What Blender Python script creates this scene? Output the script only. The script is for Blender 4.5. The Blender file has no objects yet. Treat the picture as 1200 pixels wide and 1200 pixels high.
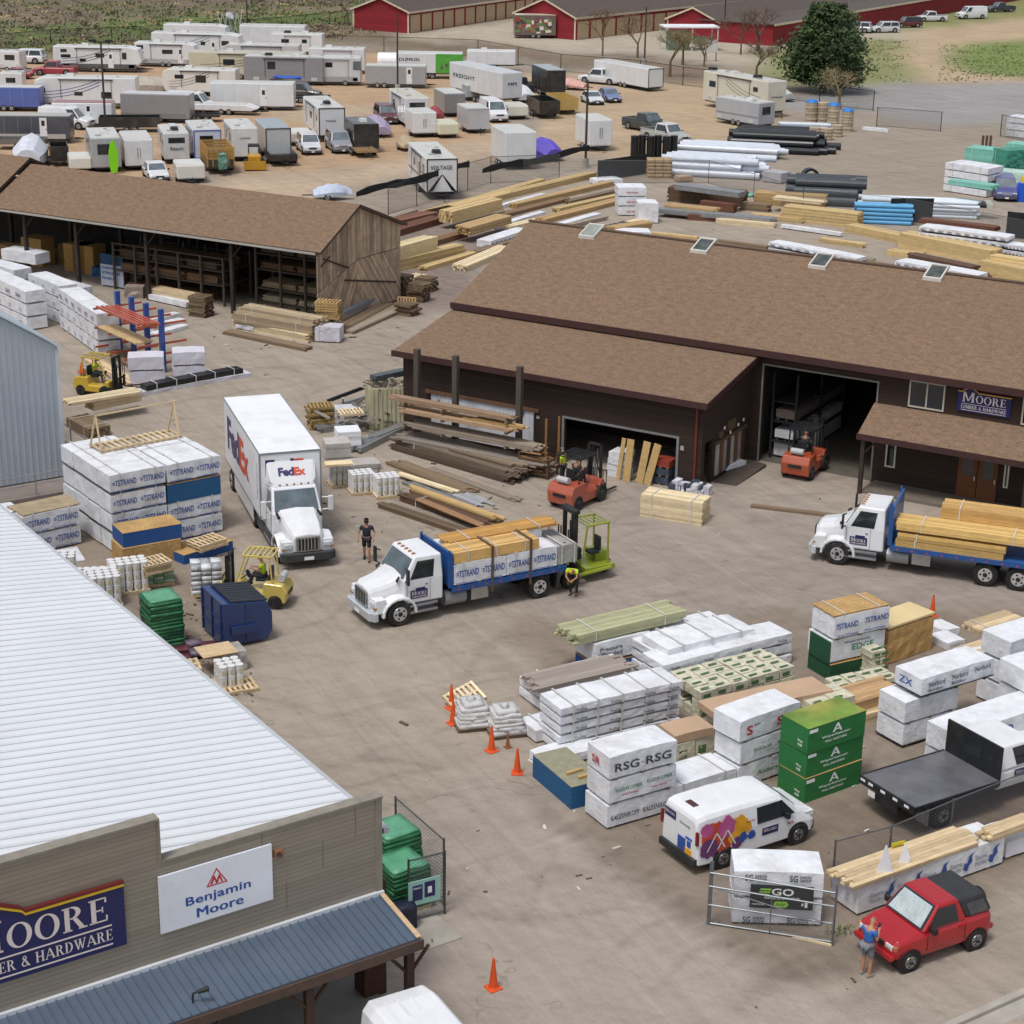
import bpy,bmesh,math,random
from mathutils import Vector,Matrix,noise
R = math.radians
rnd = random.Random(7)
F,PITCH,ROLL,CH = 2206.92,R(19.6792),R(0.93747),28.15      # focal length in photo pixels, tilt, roll, height (m)
cp,sp,cr,sr = math.cos(PITCH),math.sin(PITCH),math.cos(ROLL),math.sin(ROLL)
FW = Vector((0,cp,-sp));r0 = Vector((1,0,0));u0 = Vector((0,sp,cp))
RT = r0*cr + u0*sr;UP = -r0*sr + u0*cr
sc = bpy.context.scene
C = sc.collection
cam = bpy.data.objects.new('camera',bpy.data.cameras.new('camera'))
m4 = Matrix((RT,UP,-FW)).transposed().to_4x4();m4.translation = Vector((0,0,CH))
cam.matrix_world = m4
cam.data.sensor_width = 36;cam.data.lens = F/1200*36;cam.data.clip_start = 1;cam.data.clip_end = 2500
C.objects.link(cam);sc.camera = cam
SUN_EL,SUN_AZ = 66,215                                           # degrees; azimuth clockwise from +Y
w = bpy.data.worlds.new('World');sc.world = w;w.use_nodes = True
nt = w.node_tree;nt.nodes.clear()
sky = nt.nodes.new('ShaderNodeTexSky');sky.sky_type = 'NISHITA';sky.sun_disc = False
sky.sun_elevation = R(SUN_EL);sky.sun_rotation = R(SUN_AZ);sky.air_density = 1.0;sky.dust_density = 3.0;sky.ozone_density = 1.0
hs = nt.nodes.new('ShaderNodeHueSaturation');hs.inputs['Saturation'].default_value = .42
bg = nt.nodes.new('ShaderNodeBackground');bg.inputs['Strength'].default_value = .12
wo = nt.nodes.new('ShaderNodeOutputWorld')
nt.links.new(sky.outputs[0],hs.inputs['Color']);nt.links.new(hs.outputs[0],bg.inputs[0]);nt.links.new(bg.outputs[0],wo.inputs[0])
sl = bpy.data.lights.new('sun','SUN');sl.energy = 1.6;sl.angle = R(14);sl.color = (1,.97,.93)
so = bpy.data.objects.new('sun',sl);C.objects.link(so)
sd = Vector((math.sin(R(SUN_AZ))*math.cos(R(SUN_EL)),math.cos(R(SUN_AZ))*math.cos(R(SUN_EL)),math.sin(R(SUN_EL))))
so.rotation_euler = sd.to_track_quat('Z','Y').to_euler();so.location = (0,0,60)
sc.view_settings.view_transform = 'Standard';sc.view_settings.look = 'None';sc.view_settings.gamma = 1
sc.view_settings.exposure = 0.26
def P(px,py,z=0.0):
 d = FW + RT*((px-600)/F) - UP*((py-600)/F)
 t = (CH-z)/-d.z
 return Vector((0,0,CH)) + d*t
def ang(a,b): return math.degrees(math.atan2(b.y-a.y,b.x-a.x))
def lin(h):
 if not isinstance(h,str): return (*h,1)
 h = h.lstrip('#');c = [int(h[i:i+2],16)/255 for i in (0,2,4)]
 return tuple(x/12.92 if x <= .04045 else ((x+.055)/1.055)**2.4 for x in c) + (1,)
MATS = {}
class N:
 def __init__(s,nt): s.nt = nt;s.l = nt.links
 def n(s,t,**k):
  x = s.nt.nodes.new(t)
  for a,b in k.items():
   if a.startswith('i_'):
    x.inputs[a[2:].replace('_',' ')].default_value = b
   else: setattr(x,a,b)
  return x
 def noise(s,vec,scale,detail=4,rough=.55):
  x = s.n('ShaderNodeTexNoise');x.inputs['Scale'].default_value = scale;x.inputs['Detail'].default_value = detail;x.inputs['Roughness'].default_value = rough
  s.l.new(vec,x.inputs['Vector']);return x.outputs['Fac']
 def math(s,op,a,b=None,c=None,clamp=False):
  x = s.n('ShaderNodeMath',operation=op,use_clamp=clamp)
  for i,v in enumerate((a,b,c)):
   if v is None: continue
   if isinstance(v,(int,float)): x.inputs[i].default_value = v
   else: s.l.new(v,x.inputs[i])
  return x.outputs[0]
 def ramp(s,f,a,b):   # map a..b to 0..1
  x = s.n('ShaderNodeMapRange');x.inputs['From Min'].default_value = a;x.inputs['From Max'].default_value = b
  s.l.new(f,x.inputs['Value']);return x.outputs[0]
 def mix(s,f,a,b,mode='MIX'):
  x = s.n('ShaderNodeMix',data_type='RGBA',blend_type=mode)
  for i,v in ((0,f),(6,a),(7,b)):
   if isinstance(v,(int,float)): x.inputs[i].default_value = v
   elif isinstance(v,tuple): x.inputs[i].default_value = v
   else: s.l.new(v,x.inputs[i])
  return x.outputs[2]
 def mapv(s,vec,sc=(1,1,1),rot=(0,0,0)):
  x = s.n('ShaderNodeMapping');x.inputs['Scale'].default_value = sc;x.inputs['Rotation'].default_value = rot
  s.l.new(vec,x.inputs['Vector']);return x.outputs[0]
def base(name):
 m = bpy.data.materials.new(name);m.use_nodes = True
 n = N(m.node_tree);b = m.node_tree.nodes['Principled BSDF']
 tc = n.n('ShaderNodeTexCoord');return m,n,b,tc
def mat(name,col,rough=.6,metal=0,ns=3.0,na=.12,dirt=None,da=.0,bs=0,bst=.0,vary=.25,streak=None,spec=None,coat=0,emit=None):
 """plain procedural surface: colour, soft mottling (na), optional dirt colour in patches (da), bump; 'v' face attribute shifts the tone"""
 if name in MATS: return MATS[name]
 m,n,b,tc = base(name)
 oi = n.n('ShaderNodeObjectInfo');va = n.n('ShaderNodeVectorMath',operation='ADD')
 n.l.new(tc.outputs['Object'],va.inputs[0])
 cx = n.n('ShaderNodeCombineXYZ');r_ = n.math('MULTIPLY',oi.outputs['Random'],37.0)
 n.l.new(r_,cx.inputs[0]);n.l.new(r_,cx.inputs[1]);n.l.new(cx.outputs[0],va.inputs[1])
 v = va.outputs[0]
 vv = n.mapv(v,streak) if streak else v
 f = n.noise(vv,ns,5)
 f = n.ramp(f,.3,.7)
 k = n.math('MULTIPLY_ADD',f,2*na,1-na)
 at = n.n('ShaderNodeAttribute',attribute_name='v')
 k2 = n.math('MULTIPLY_ADD',at.outputs['Fac'],vary,1.0)
 k = n.math('MULTIPLY',k,k2)
 g = n.n('ShaderNodeCombineColor');
 for i in range(3): n.l.new(k,g.inputs[i])
 c = n.mix(1.0,lin(col),g.outputs[0],'MULTIPLY')
 if dirt:
  d = n.ramp(n.noise(v,ns*.45,6,.65),.48,.72)
  c = n.mix(n.math('MULTIPLY',d,da),c,lin(dirt))
 n.l.new(c,b.inputs['Base Color'])
 b.inputs['Roughness'].default_value = rough;b.inputs['Metallic'].default_value = metal
 if spec is not None: b.inputs['Specular IOR Level'].default_value = spec
 if coat: b.inputs['Coat Weight'].default_value = coat;b.inputs['Coat Roughness'].default_value = .08
 if bs:
  bp = n.n('ShaderNodeBump');bp.inputs['Strength'].default_value = bst;bp.inputs['Distance'].default_value = .09
  n.l.new(n.noise(vv,bs,6,.65),bp.inputs['Height']);n.l.new(bp.outputs[0],b.inputs['Normal'])
 if emit: b.inputs['Emission Color'].default_value = lin(emit);b.inputs['Emission Strength'].default_value = .6
 MATS[name] = m;return m
def paint(col,dirt='8a7f70',da=.25,rough=.35): return mat('paint_'+col,col,rough,ns=1.2,na=.05,dirt=dirt,da=da,coat=.4)
def metal(col,rough=.45): return mat('metal_'+col,col,rough,.7,ns=4,na=.1)
def dull(col,da=.15): return mat('dull_'+col,col,.75,ns=4,na=.15,dirt='7a6c5c',da=da)
def wood(col,ns=2.0): return mat('wood_'+col,col,.75,ns=ns*3,na=.16,streak=(.25,3,3),vary=.45,bs=14,bst=.3,dirt='6a4a28',da=.18)
WRAP = mat('white_poly_wrap','dfe1e6',.42,ns=2.2,na=.08,bs=2.2,bst=.75,vary=.15,dirt='a39c94',da=.42)
WRAP2 = mat('grey_white_poly_wrap','cfcfd8',.45,ns=2.6,na=.08,bs=3.0,bst=1.0,vary=.15,dirt='98948e',da=.5)
PINE = wood('cfb893');GOLD = wood('ba9b66');PALE = wood('dcc9a4');GREEN_T = wood('b2b28c');OLDW = wood('7d6a54');BROWN = wood('6b4b36');GREYW = wood('97897a');DECKG = wood('8d857c')
BLACK = mat('black_rubber','1b1b1c',.8,ns=5,na=.2,dirt='6b6258',da=.45)
DARK = mat('dark_steel','26282b',.55,.3,dirt='5f574d',da=.3)
GLASS = mat('dark_glass','20262b',.06,0,na=.3,ns=.8,coat=.6)  # dark base, lifted slightly to stand in for reflections
GLASS2 = mat('windscreen_glass','59656b',.05,0,na=.35,ns=1.5,coat=.7)  # paler base tone stands in for reflections on the glass
CHROME = mat('bright_metal','b9bcc0',.25,.9,na=.1)
ALU = mat('dull_aluminium','9da0a3',.45,.6,na=.12,dirt='6b6258',da=.3)
STRAP = mat('grey_strap','57493e',.8)
BAND = mat('pale_band','c9c7c4',.5)
WHITE = paint('dfe2e6');SHEETW = mat('white_sheet','e6e8ec',.45,ns=1.3,na=.03,dirt='b3aca2',da=.35)
LOGO_B = mat('blue_print','2f4f95',.5,na=.12,ns=6);LOGO_K = mat('dark_print','3b4350',.5,na=.15,ns=6);LOGO_G = mat('green_print','3f7a58',.5,na=.15,ns=6)
LOGO_GR = mat('grey_print','8e939b',.5,na=.1);LOGO_R = mat('red_print','b7303a',.5,na=.1);LOGO_W = mat('white_print','e8ece8',.5,na=.1);LOGO_P = mat('purple_print','3d2f66',.45,na=.05);LOGO_O = mat('orange_print','d8502a',.45,na=.05)
def osb():
 m,n,b,tc = base('strand_board')
 v = n.n('ShaderNodeTexVoronoi',feature='F1');v.inputs['Scale'].default_value = 14;n.l.new(n.mapv(tc.outputs['Object'],(1,2.2,1),(0,0,.4)),v.inputs['Vector'])
 c = n.mix(n.ramp(v.outputs['Color'],.1,.9),lin('a8854f'),lin('c9a671'))
 c = n.mix(n.ramp(n.noise(tc.outputs['Object'],1.2),.4,.75),c,lin('a07f50'))
 n.l.new(c,b.inputs['Base Color']);b.inputs['Roughness'].default_value = .8;return m
OSB = osb()
def edge_stack(name,col,col2):       # painted edges of a stack of boards: fine horizontal lines
 m,n,b,tc = base(name)
 sx = n.n('ShaderNodeSeparateXYZ');n.l.new(tc.outputs['Object'],sx.inputs[0])
 w_ = n.math('FRACT',n.math('MULTIPLY',sx.outputs[2],1/.024));l = n.math('LESS_THAN',w_,.16)
 f = n.ramp(n.noise(n.mapv(tc.outputs['Object'],(1,1,8)),1.6,5),.35,.8)
 c = n.mix(f,lin(col),lin(col2));c = n.mix(n.math('MULTIPLY',l,.22),c,(0.01,0.015,0.02,1))
 n.l.new(c,b.inputs['Base Color']);b.inputs['Roughness'].default_value = .7;return m
BLUE_E = edge_stack('blue_board_edges','1d4c8c','24589a');TEAL_E = edge_stack('teal_board_edges','17507d','1f5f8c');GREEN_E = edge_stack('green_board_edges','1f6a33','2c7a3c');DGREEN_E = edge_stack('dark_green_board_edges','15452c','1a5434')
def shingle():
 m,n,b,tc = base('brown_asphalt_shingle')
 br = n.n('ShaderNodeTexBrick');br.inputs['Scale'].default_value = 1;br.inputs['Brick Width'].default_value = .34;br.inputs['Row Height'].default_value = .16;br.inputs['Mortar Size'].default_value = .012;br.inputs['Bias'].default_value = 0;br.offset = .37
 br.inputs['Color1'].default_value = lin('806a57');br.inputs['Color2'].default_value = lin('645244');br.inputs['Mortar'].default_value = lin('55443a')
 uv = tc.outputs['UV'];n.l.new(uv,br.inputs['Vector'])
 f = n.ramp(n.noise(n.mapv(uv,(.8,1.8,1),(0,0,.5)),2.6,6,.7),.3,.7)
 c = n.mix(.7,br.outputs['Color'],n.mix(f,lin('624d3f'),lin('907964')))
 c = n.mix(n.math('MULTIPLY',n.ramp(n.noise(uv,.12,4),.35,.7),.35),c,lin('705b4c'))
 c = n.mix(n.math('MULTIPLY',n.ramp(n.noise(n.mapv(uv,(1,1.6,1)),7,3,.8),.5,.68),.6),c,lin('9d8670'))
 n.l.new(c,b.inputs['Base Color']);b.inputs['Roughness'].default_value = .95;b.inputs['Specular IOR Level'].default_value = .15
 bp = n.n('ShaderNodeBump');bp.inputs['Strength'].default_value = .6;bp.inputs['Distance'].default_value = .02
 n.l.new(n.noise(uv,20,4),bp.inputs['Height']);n.l.new(bp.outputs[0],b.inputs['Normal']);return m
SHINGLE = shingle()
def siding(name,col,col2,pitch=.2,groove=.1,nz=.5):  # horizontal lap boards by height, with board-to-board tone
 m,n,b,tc = base(name)
 sx = n.n('ShaderNodeSeparateXYZ');n.l.new(tc.outputs['Object'],sx.inputs[0])
 q = n.math('MULTIPLY',sx.outputs[2],1/pitch);fr = n.math('FRACT',q);fl = n.math('FLOOR',q)
 wn = n.n('ShaderNodeTexWhiteNoise',noise_dimensions='1D');n.l.new(fl,wn.inputs['W'])
 f = n.ramp(n.noise(n.mapv(tc.outputs['Object'],(.5,.5,6)),1.5,6,.65),.3,.75)
 f = n.math('ADD',n.math('MULTIPLY',f,nz),n.math('MULTIPLY',wn.outputs[0],1-nz))
 c = n.mix(f,lin(col),lin(col2));c = n.mix(n.math('MULTIPLY',n.math('LESS_THAN',fr,groove),.75),c,(.012,.01,.008,1))
 n.l.new(c,b.inputs['Base Color']);b.inputs['Roughness'].default_value = .85
 bp = n.n('ShaderNodeBump');bp.inputs['Strength'].default_value = .5;bp.inputs['Distance'].default_value = .03
 n.l.new(fr,bp.inputs['Height']);n.l.new(bp.outputs[0],b.inputs['Normal']);return m
LOGSIDE = siding('dark_brown_log_siding','3b2a20','2a1d17',.19,.14)
TANSIDE = siding('weathered_tan_siding','a39a8c','8d8476',.12,.06,.55)
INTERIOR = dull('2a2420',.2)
class MB:
 def __init__(s): s.v = [];s.f = [];s.m = [];s.s = []
 def face(s,idx,m=0,v=0.0): s.f.append(tuple(idx));s.m.append(m);s.s.append(v)
 def add(s,vs,fs,m=0,v=0.0):
  o = len(s.v);s.v += [tuple(x) for x in vs]
  for f in fs: s.face([o+i for i in f],m,v)
  return s
 def box(s,c,d,rz=0,m=0,v=0.0,tilt=0):
  cx,cy,cz = c;a,b_,e = d[0]/2,d[1]/2,d[2]/2;cs,sn = math.cos(rz),math.sin(rz)
  vs = []
  for z in (-e,e):
   for x,y in ((-a,-b_),(a,-b_),(a,b_),(-a,b_)):
    vs.append((cx+x*cs-y*sn,cy+x*sn+y*cs,cz+z+tilt*x))
  return s.add(vs,[(3,2,1,0),(4,5,6,7),(0,1,5,4),(1,2,6,5),(2,3,7,6),(3,0,4,7)],m,v)
 def bx(s,x0,x1,y0,y1,z0,z1,m=0,v=0.0): return s.box(((x0+x1)/2,(y0+y1)/2,(z0+z1)/2),(x1-x0,y1-y0,z1-z0),0,m,v)
 def frus(s,x0,x1,y0,y1,z0,X0,X1,Y0,Y1,z1,m=0,v=0.0):   # rectangle below, rectangle above
  return s.add([(x0,y0,z0),(x1,y0,z0),(x1,y1,z0),(x0,y1,z0),(X0,Y0,z1),(X1,Y0,z1),(X1,Y1,z1),(X0,Y1,z1)],
                     [(3,2,1,0),(4,5,6,7),(0,1,5,4),(1,2,6,5),(2,3,7,6),(3,0,4,7)],m,v)
 def cyl(s,p,q,r,r2=None,n=12,m=0,v=0.0,caps=True):
  p,q = Vector(p),Vector(q);r2 = r if r2 is None else r2
  d = (q-p).normalized();a = d.orthogonal().normalized();b_ = d.cross(a);o = len(s.v)
  for c_,rr in ((p,r),(q,r2)):
   for i in range(n):
    t = 2*math.pi*i/n;s.v.append(tuple(c_+a*math.cos(t)*rr+b_*math.sin(t)*rr))
  for i in range(n): j = (i+1) % n;s.face((o+i,o+j,o+n+j,o+n+i),m,v)
  if caps: s.face([o+i for i in range(n)][::-1],m,v);s.face([o+n+i for i in range(n)],m,v)
  return s
 def tube(s,pts,r,n=6,m=0,v=0.0):
  for a,b_ in zip(pts,pts[1:]): s.cyl(a,b_,r,r,n,m,v)
  return s
 def prism(s,prof,y0,y1,m=0,v=0.0):     # (x,z) profile extruded along y
  k = len(prof);vs = [(x,y0,z) for x,z in prof]+[(x,y1,z) for x,z in prof]
  return s.add(vs,[tuple(range(k)),tuple(range(k,2*k))[::-1]]+[(i,i+k,(i+1) % k+k,(i+1) % k) for i in range(k)],m,v)
 def loft(s,rings,m=0,v=0.0,caps=True):
  k = len(rings[0]);o = len(s.v)
  for r_ in rings: s.v += [tuple(x) for x in r_]
  for a in range(len(rings)-1):
   for i in range(k): j = (i+1) % k;s.face((o+a*k+i,o+a*k+j,o+(a+1)*k+j,o+(a+1)*k+i),m,v)
  if caps: s.face([o+i for i in range(k)][::-1],m,v);s.face([o+(len(rings)-1)*k+i for i in range(k)],m,v)
  return s
 def quad(s,a,b_,c,d,t=.01,m=0,v=0.0):   # thin slab on quad a-b-c-d, pushed out along its normal
  a,b_,c,d = map(Vector,(a,b_,c,d));n = (b_-a).cross(d-a).normalized()*t
  return s.add([a,b_,c,d,a+n,b_+n,c+n,d+n],[(3,2,1,0),(4,5,6,7),(0,1,5,4),(1,2,6,5),(2,3,7,6),(3,0,4,7)],m,v)
 def text(s,txt,o,xd,yd,wd,ht,m=1,font='bold',gap=0):
  """flat letters: o = lower-left corner, xd/yd = text axes, fitted to wd x ht metres"""
  vs,fs,bb = glyphs(txt,font)
  x0,x1,y0,y1 = bb;o = Vector(o);xd = Vector(xd).normalized();yd = Vector(yd).normalized()
  kx = wd/(x1-x0);ky = ht/(y1-y0)
  nn = xd.cross(yd)
  for q_ in ((0,-.028,.028) if font in ('bold','heavy') and 'M' in txt else (0,)): s.add([o+xd*((x-x0+q_)*kx)+yd*((y-y0)*ky)+nn*abs(q_)*.05*(1 if q_ > 0 else .5) for x,y in vs],fs,m,0.0)
  return s
 def build(s,name,mats,parent=None,bevel=0,smooth=False,seg=2):
  me = bpy.data.meshes.new(name);me.from_pydata(s.v,[],s.f)
  for x in (mats if isinstance(mats,(list,tuple)) else [mats]): me.materials.append(x)
  me.polygons.foreach_set('material_index',s.m)
  at = me.attributes.new('v','FLOAT','FACE');at.data.foreach_set('value',s.s)
  if smooth: me.polygons.foreach_set('use_smooth',[True]*len(s.f))
  me.update()
  o = bpy.data.objects.new(name,me);C.objects.link(o)
  if parent: o.parent = parent
  if bevel:
   b_ = o.modifiers.new('bevel','BEVEL');b_.width = bevel;b_.segments = seg;b_.limit_method = 'ANGLE';b_.angle_limit = R(35)
   b_.harden_normals = False
  return o
GL = {}
SER = {  # block serif capitals as polygons on a 0..1 box (several convex pieces)
 'stem': lambda x,w_: [(x,0,x+w_,1),(x-.09,0,x+w_+.09,.07),(x-.09,.93,x+w_+.09,1)]}
def glyphs(txt,font):
 k = (txt,font)
 if k in GL: return GL[k]
 if font == 'serif': GL[k] = serif_glyphs(txt);return GL[k]
 cu = bpy.data.curves.new('t','FONT');cu.body = txt;cu.size = 1;cu.resolution_u = 3
 if font == 'bold' and 'M' not in txt: cu.offset = .018
 if font == 'heavy': cu.offset = 0 if 'M' in txt else .02;cu.space_character = 1.04
 if font == 'tight': cu.offset = .035;cu.space_character = .93
 ob = bpy.data.objects.new('t',cu);me = bpy.data.meshes.new_from_object(ob)
 vs = [(v.co.x,v.co.y) for v in me.vertices];fs = [tuple(p.vertices) for p in me.polygons]
 bb = (min(v[0] for v in vs),max(v[0] for v in vs),min(v[1] for v in vs),max(v[1] for v in vs))
 bpy.data.objects.remove(ob);bpy.data.curves.remove(cu);bpy.data.meshes.remove(me)
 GL[k] = (vs,fs,bb);return GL[k]
def arcband(cx,cy,rx,ry,tx,ty,a0,a1,n=14):      # elliptical band with fat sides
 out = []
 for i in range(n):
  a,b_ = R(a0+(a1-a0)*i/n),R(a0+(a1-a0)*(i+1)/n)
  out.append([(cx+rx*math.cos(a),cy+ry*math.sin(a)),(cx+rx*math.cos(b_),cy+ry*math.sin(b_)),
     (cx+(rx-tx)*math.cos(b_),cy+(ry-ty)*math.sin(b_)),(cx+(rx-tx)*math.cos(a),cy+(ry-ty)*math.sin(a))])
 return out
def rc(*q): return [[(a,b_),(c,b_),(c,d),(a,d)] for a,b_,c,d in q]
def stem(x,w_=.17): return rc((x,.03,x+w_,.97),(x-.07,0,x+w_+.07,.06),(x-.07,.94,x+w_+.07,1))
def serif_letter(ch):
 if ch == 'O': return arcband(.42,.5,.42,.52,.17,.06,0,360,24),.86
 if ch == 'M': return stem(.08,.13)+stem(.86,.17)+[[(.1,.98),(.3,.98),(.6,.08),(.5,.08)],[(.5,.08),(.6,.08),(.95,.98),(.84,.98)]],1.14
 if ch == 'R': return stem(.08)+arcband(.3,.74,.34,.26,.17,.06,-90,90)+rc((.2,.94,.32,1),(.2,.48,.32,.54))+[[(.34,.5),(.5,.5),(.76,.04),(.58,.04)]]+rc((.54,0,.84,.06)),.84
 if ch == 'E': return stem(.08)+rc((.2,.94,.62,1),(.2,0,.64,.06),(.2,.47,.5,.53),(.56,.78,.62,1),(.58,0,.64,.24),(.45,.38,.5,.62)),.7
 if ch == 'L': return stem(.08)+rc((.2,0,.6,.06),(.54,0,.6,.28)),.66
 if ch == 'U': return rc((.08,.3,.24,.97),(.01,.94,.31,1),(.6,.3,.68,.97),(.54,.94,.76,1))+arcband(.38,.3,.3,.32,.15,.07,180,360),.8
 if ch == 'B': return stem(.08)+arcband(.3,.76,.28,.24,.15,.06,-90,90)+arcband(.3,.27,.34,.27,.17,.06,-90,90)+rc((.2,.94,.32,1),(.2,.49,.32,.55),(.2,0,.32,.06)),.74
 if ch == 'H': return stem(.08)+stem(.62)+rc((.2,.46,.66,.54)),.9
 if ch == 'A': return [[(.02,.03),(.1,.03),(.46,1),(.38,1)],[(.34,1),(.5,1),(.9,.03),(.7,.03)]]+rc((-.04,0,.2,.06),(.62,0,.98,.06),(.2,.3,.66,.37)),.92
 if ch == 'D': return stem(.08)+arcband(.3,.5,.46,.5,.17,.06,-90,90)+rc((.2,.94,.32,1),(.2,0,.32,.06)),.86
 if ch == 'W': return [[(.02,.97),(.2,.97),(.42,0),(.32,0)],[(.32,0),(.42,0),(.58,.9),(.5,.9)],[(.46,.97),(.64,.97),(.82,0),(.72,0)],[(.72,0),(.82,0),(1.08,.97),(1.0,.97)]]+rc((-.04,.94,.28,1),(.4,.94,.7,1),(.9,.94,1.16,1)),1.18
 if ch == '&': return arcband(.34,.76,.2,.24,.1,.07,0,360)+arcband(.32,.27,.3,.27,.14,.08,60,330)+[[(.2,.72),(.34,.78),(.8,.06),(.62,.04)]]+rc((.6,0,.84,.06)),.84
 return [],.4
def serif_glyphs(txt):
 vs,fs,x = [],[],0
 for i,ch in enumerate(txt):
  pol,adv = serif_letter(ch.upper());k = 1.0
  if txt[0] == 'M' and i > 0 and txt == 'MOORE': k = .78
  for p in pol:
   o = len(vs);vs += [(x+a*k,b_*k) for a,b_ in p];fs.append(tuple(range(o,o+len(p))))
  x += (adv+.07)*k
 bb = (min(v[0] for v in vs),max(v[0] for v in vs),min(v[1] for v in vs),max(v[1] for v in vs))
 return vs,fs,bb
def tag(o,label,cat,group=None):
 o['label'] = label;o['category'] = cat
 if group: o['group'] = group
 return o
def thing(name,label,cat,loc,yaw=0,group=None):
 o = bpy.data.objects.new(name,None);C.objects.link(o);o.empty_display_size = .3
 o.location = loc;o.rotation_euler = (0,0,R(yaw));return tag(o,label,cat,group)
def struct(o): o['kind'] = 'structure';return o
def copy_tree(o,parent=None):
 c = o.copy();C.objects.link(c);c.parent = parent
 for ch in o.children: copy_tree(ch,c)
 return c
def noise3(x,y,z): return noise.noise(Vector((x,y,z)))
# ================================================================== SETTING
class Fr:      # a building's own frame: origin, yaw; local x along the wall, y into the building
 def __init__(s,o,yaw):
  s.o = Vector((o[0],o[1],0));s.yaw = yaw;s.u = Vector((math.cos(R(yaw)),math.sin(R(yaw)),0));s.n = Vector((-s.u.y,s.u.x,0))
 def wp(s,px,py,t=0.0):      # photo pixel on the vertical plane local y = t -> (x, z)
  d = FW+RT*((px-600)/F)-UP*((py-600)/F);o = s.o+s.n*t;c = Vector((0,0,CH));k = (o-c).dot(s.n)/d.dot(s.n);p = c+d*k
  return (p-s.o).dot(s.u),p.z
 def g(s,px,py,z=0): q = P(px,py,z)-s.o;return q.dot(s.u),q.dot(s.n)
 def w(s,x,y,z=0): return s.o+s.u*x+s.n*y+Vector((0,0,z))
def inpoly(x,y,pg):
 c = False;j = len(pg)-1
 for i in range(len(pg)):
  if (pg[i][1] > y) != (pg[j][1] > y) and x < (pg[j][0]-pg[i][0])*(y-pg[i][1])/(pg[j][1]-pg[i][1])+pg[i][0]: c = not c
  j = i
 return c
def gz(pts): return [tuple(P(x,max(y,-60))[:2]) for x,y in pts]
ZONES = [  # outline (photo spots on the ground), colour, edge roughness (m)
 (gz([(-200,232),(200,232),(420,262),(480,232),(620,205),(760,190),(830,205),(1300,250),(1300,-60),(-200,-60)]),'8f8477',3),
 (gz([(-200,200),(140,215),(300,205),(370,190),(520,190),(600,150),(600,110),(560,78),(480,62),(380,60),(-200,66)]),'a78d72',3),
 (gz([(200,236),(330,236),(480,205),(640,178),(660,150),(560,165),(420,195),(300,205)]),'a99681',2),
 (gz([(330,128),(480,116),(600,106),(640,112),(560,122),(450,134),(330,145)]),'a5947f',2),
 (gz([(590,82),(700,88),(860,100),(900,130),(880,160),(760,190),(640,175),(640,130)]),'a79379',3),
 (gz([(-200,75),(100,70),(300,46),(440,52),(480,60),(600,70),(850,98),(850,84),(640,58),(440,36),(440,-60),(-200,-60)]),'766a58',5),
 (gz([(-200,62),(120,62),(160,50),(290,34),(440,30),(440,12),(-200,34)]),'5d6a3d',5),
 (gz([(300,8),(380,0),(440,2),(440,-50),(300,-50)]),'66703f',5),
 (gz([(-200,18),(200,16),(440,5),(440,-8),(-200,-12)]),'69604f',6),
 (gz([(460,46),(480,40),(560,30),(1300,-60),(1300,20),(1040,50),(950,80),(870,78),(760,62),(640,60),(520,52)]),'a49b8b',1.5),
 (gz([(905,130),(880,112),(1000,96),(1090,97),(1200,96),(1300,96),(1300,130),(1200,140),(1100,146),(1020,132)]),'8d8b89',1.5),
 (gz([(880,60),(960,50),(1040,45),(1062,60),(1080,95),(1000,97),(900,100)]),'7f8058',3),
 (gz([(1060,50),(1120,22),(1300,5),(1300,100),(1100,98),(1060,78)]),'a8947a',3),
 (gz([(1105,62),(1140,48),(1300,45),(1300,86),(1180,90),(1120,80)]),'6f7d48',2.5),
 (gz([(1050,38),(1300,10),(1300,-20),(1050,20)]),'7c7d52',2.5),
 (gz([(500,40),(600,66),(850,100),(950,118),(950,104),(850,84),(640,58)]),'807060',2),
 (gz([(430,640),(640,700),(1300,720),(1300,640),(900,560),(640,610)]),'8f857c',6),
 (gz([(600,720),(700,1000),(780,1060),(915,1146),(1000,1132),(1100,1090),(1300,1000),(1300,700)]),'82766a',4),
 (gz([(720,940),(1000,940),(1200,900),(1200,1010),(1000,1060),(830,1010)]),'776a5e',4),
 (gz([(440,1400),(440,1000),(560,900),(760,1032),(915,1146),(1120,1190),(1100,1400)]),'998e84',2),
 (gz([(600,905),(650,957),(702,988),(760,1030),(802,1062),(852,1098),(915,1144),(1000,1128),(1000,1134),(915,1151),(848,1104),(798,1069),(752,1036),(698,994),(645,963),(594,908)]),'5f564d',.3),
 (gz([(0,640),(200,560),(260,680),(330,760),(200,800)]),'85796c',4),
 (gz([(420,255),(560,230),(620,262),(540,360),(430,370)]),'80736a',3),
]
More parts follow.
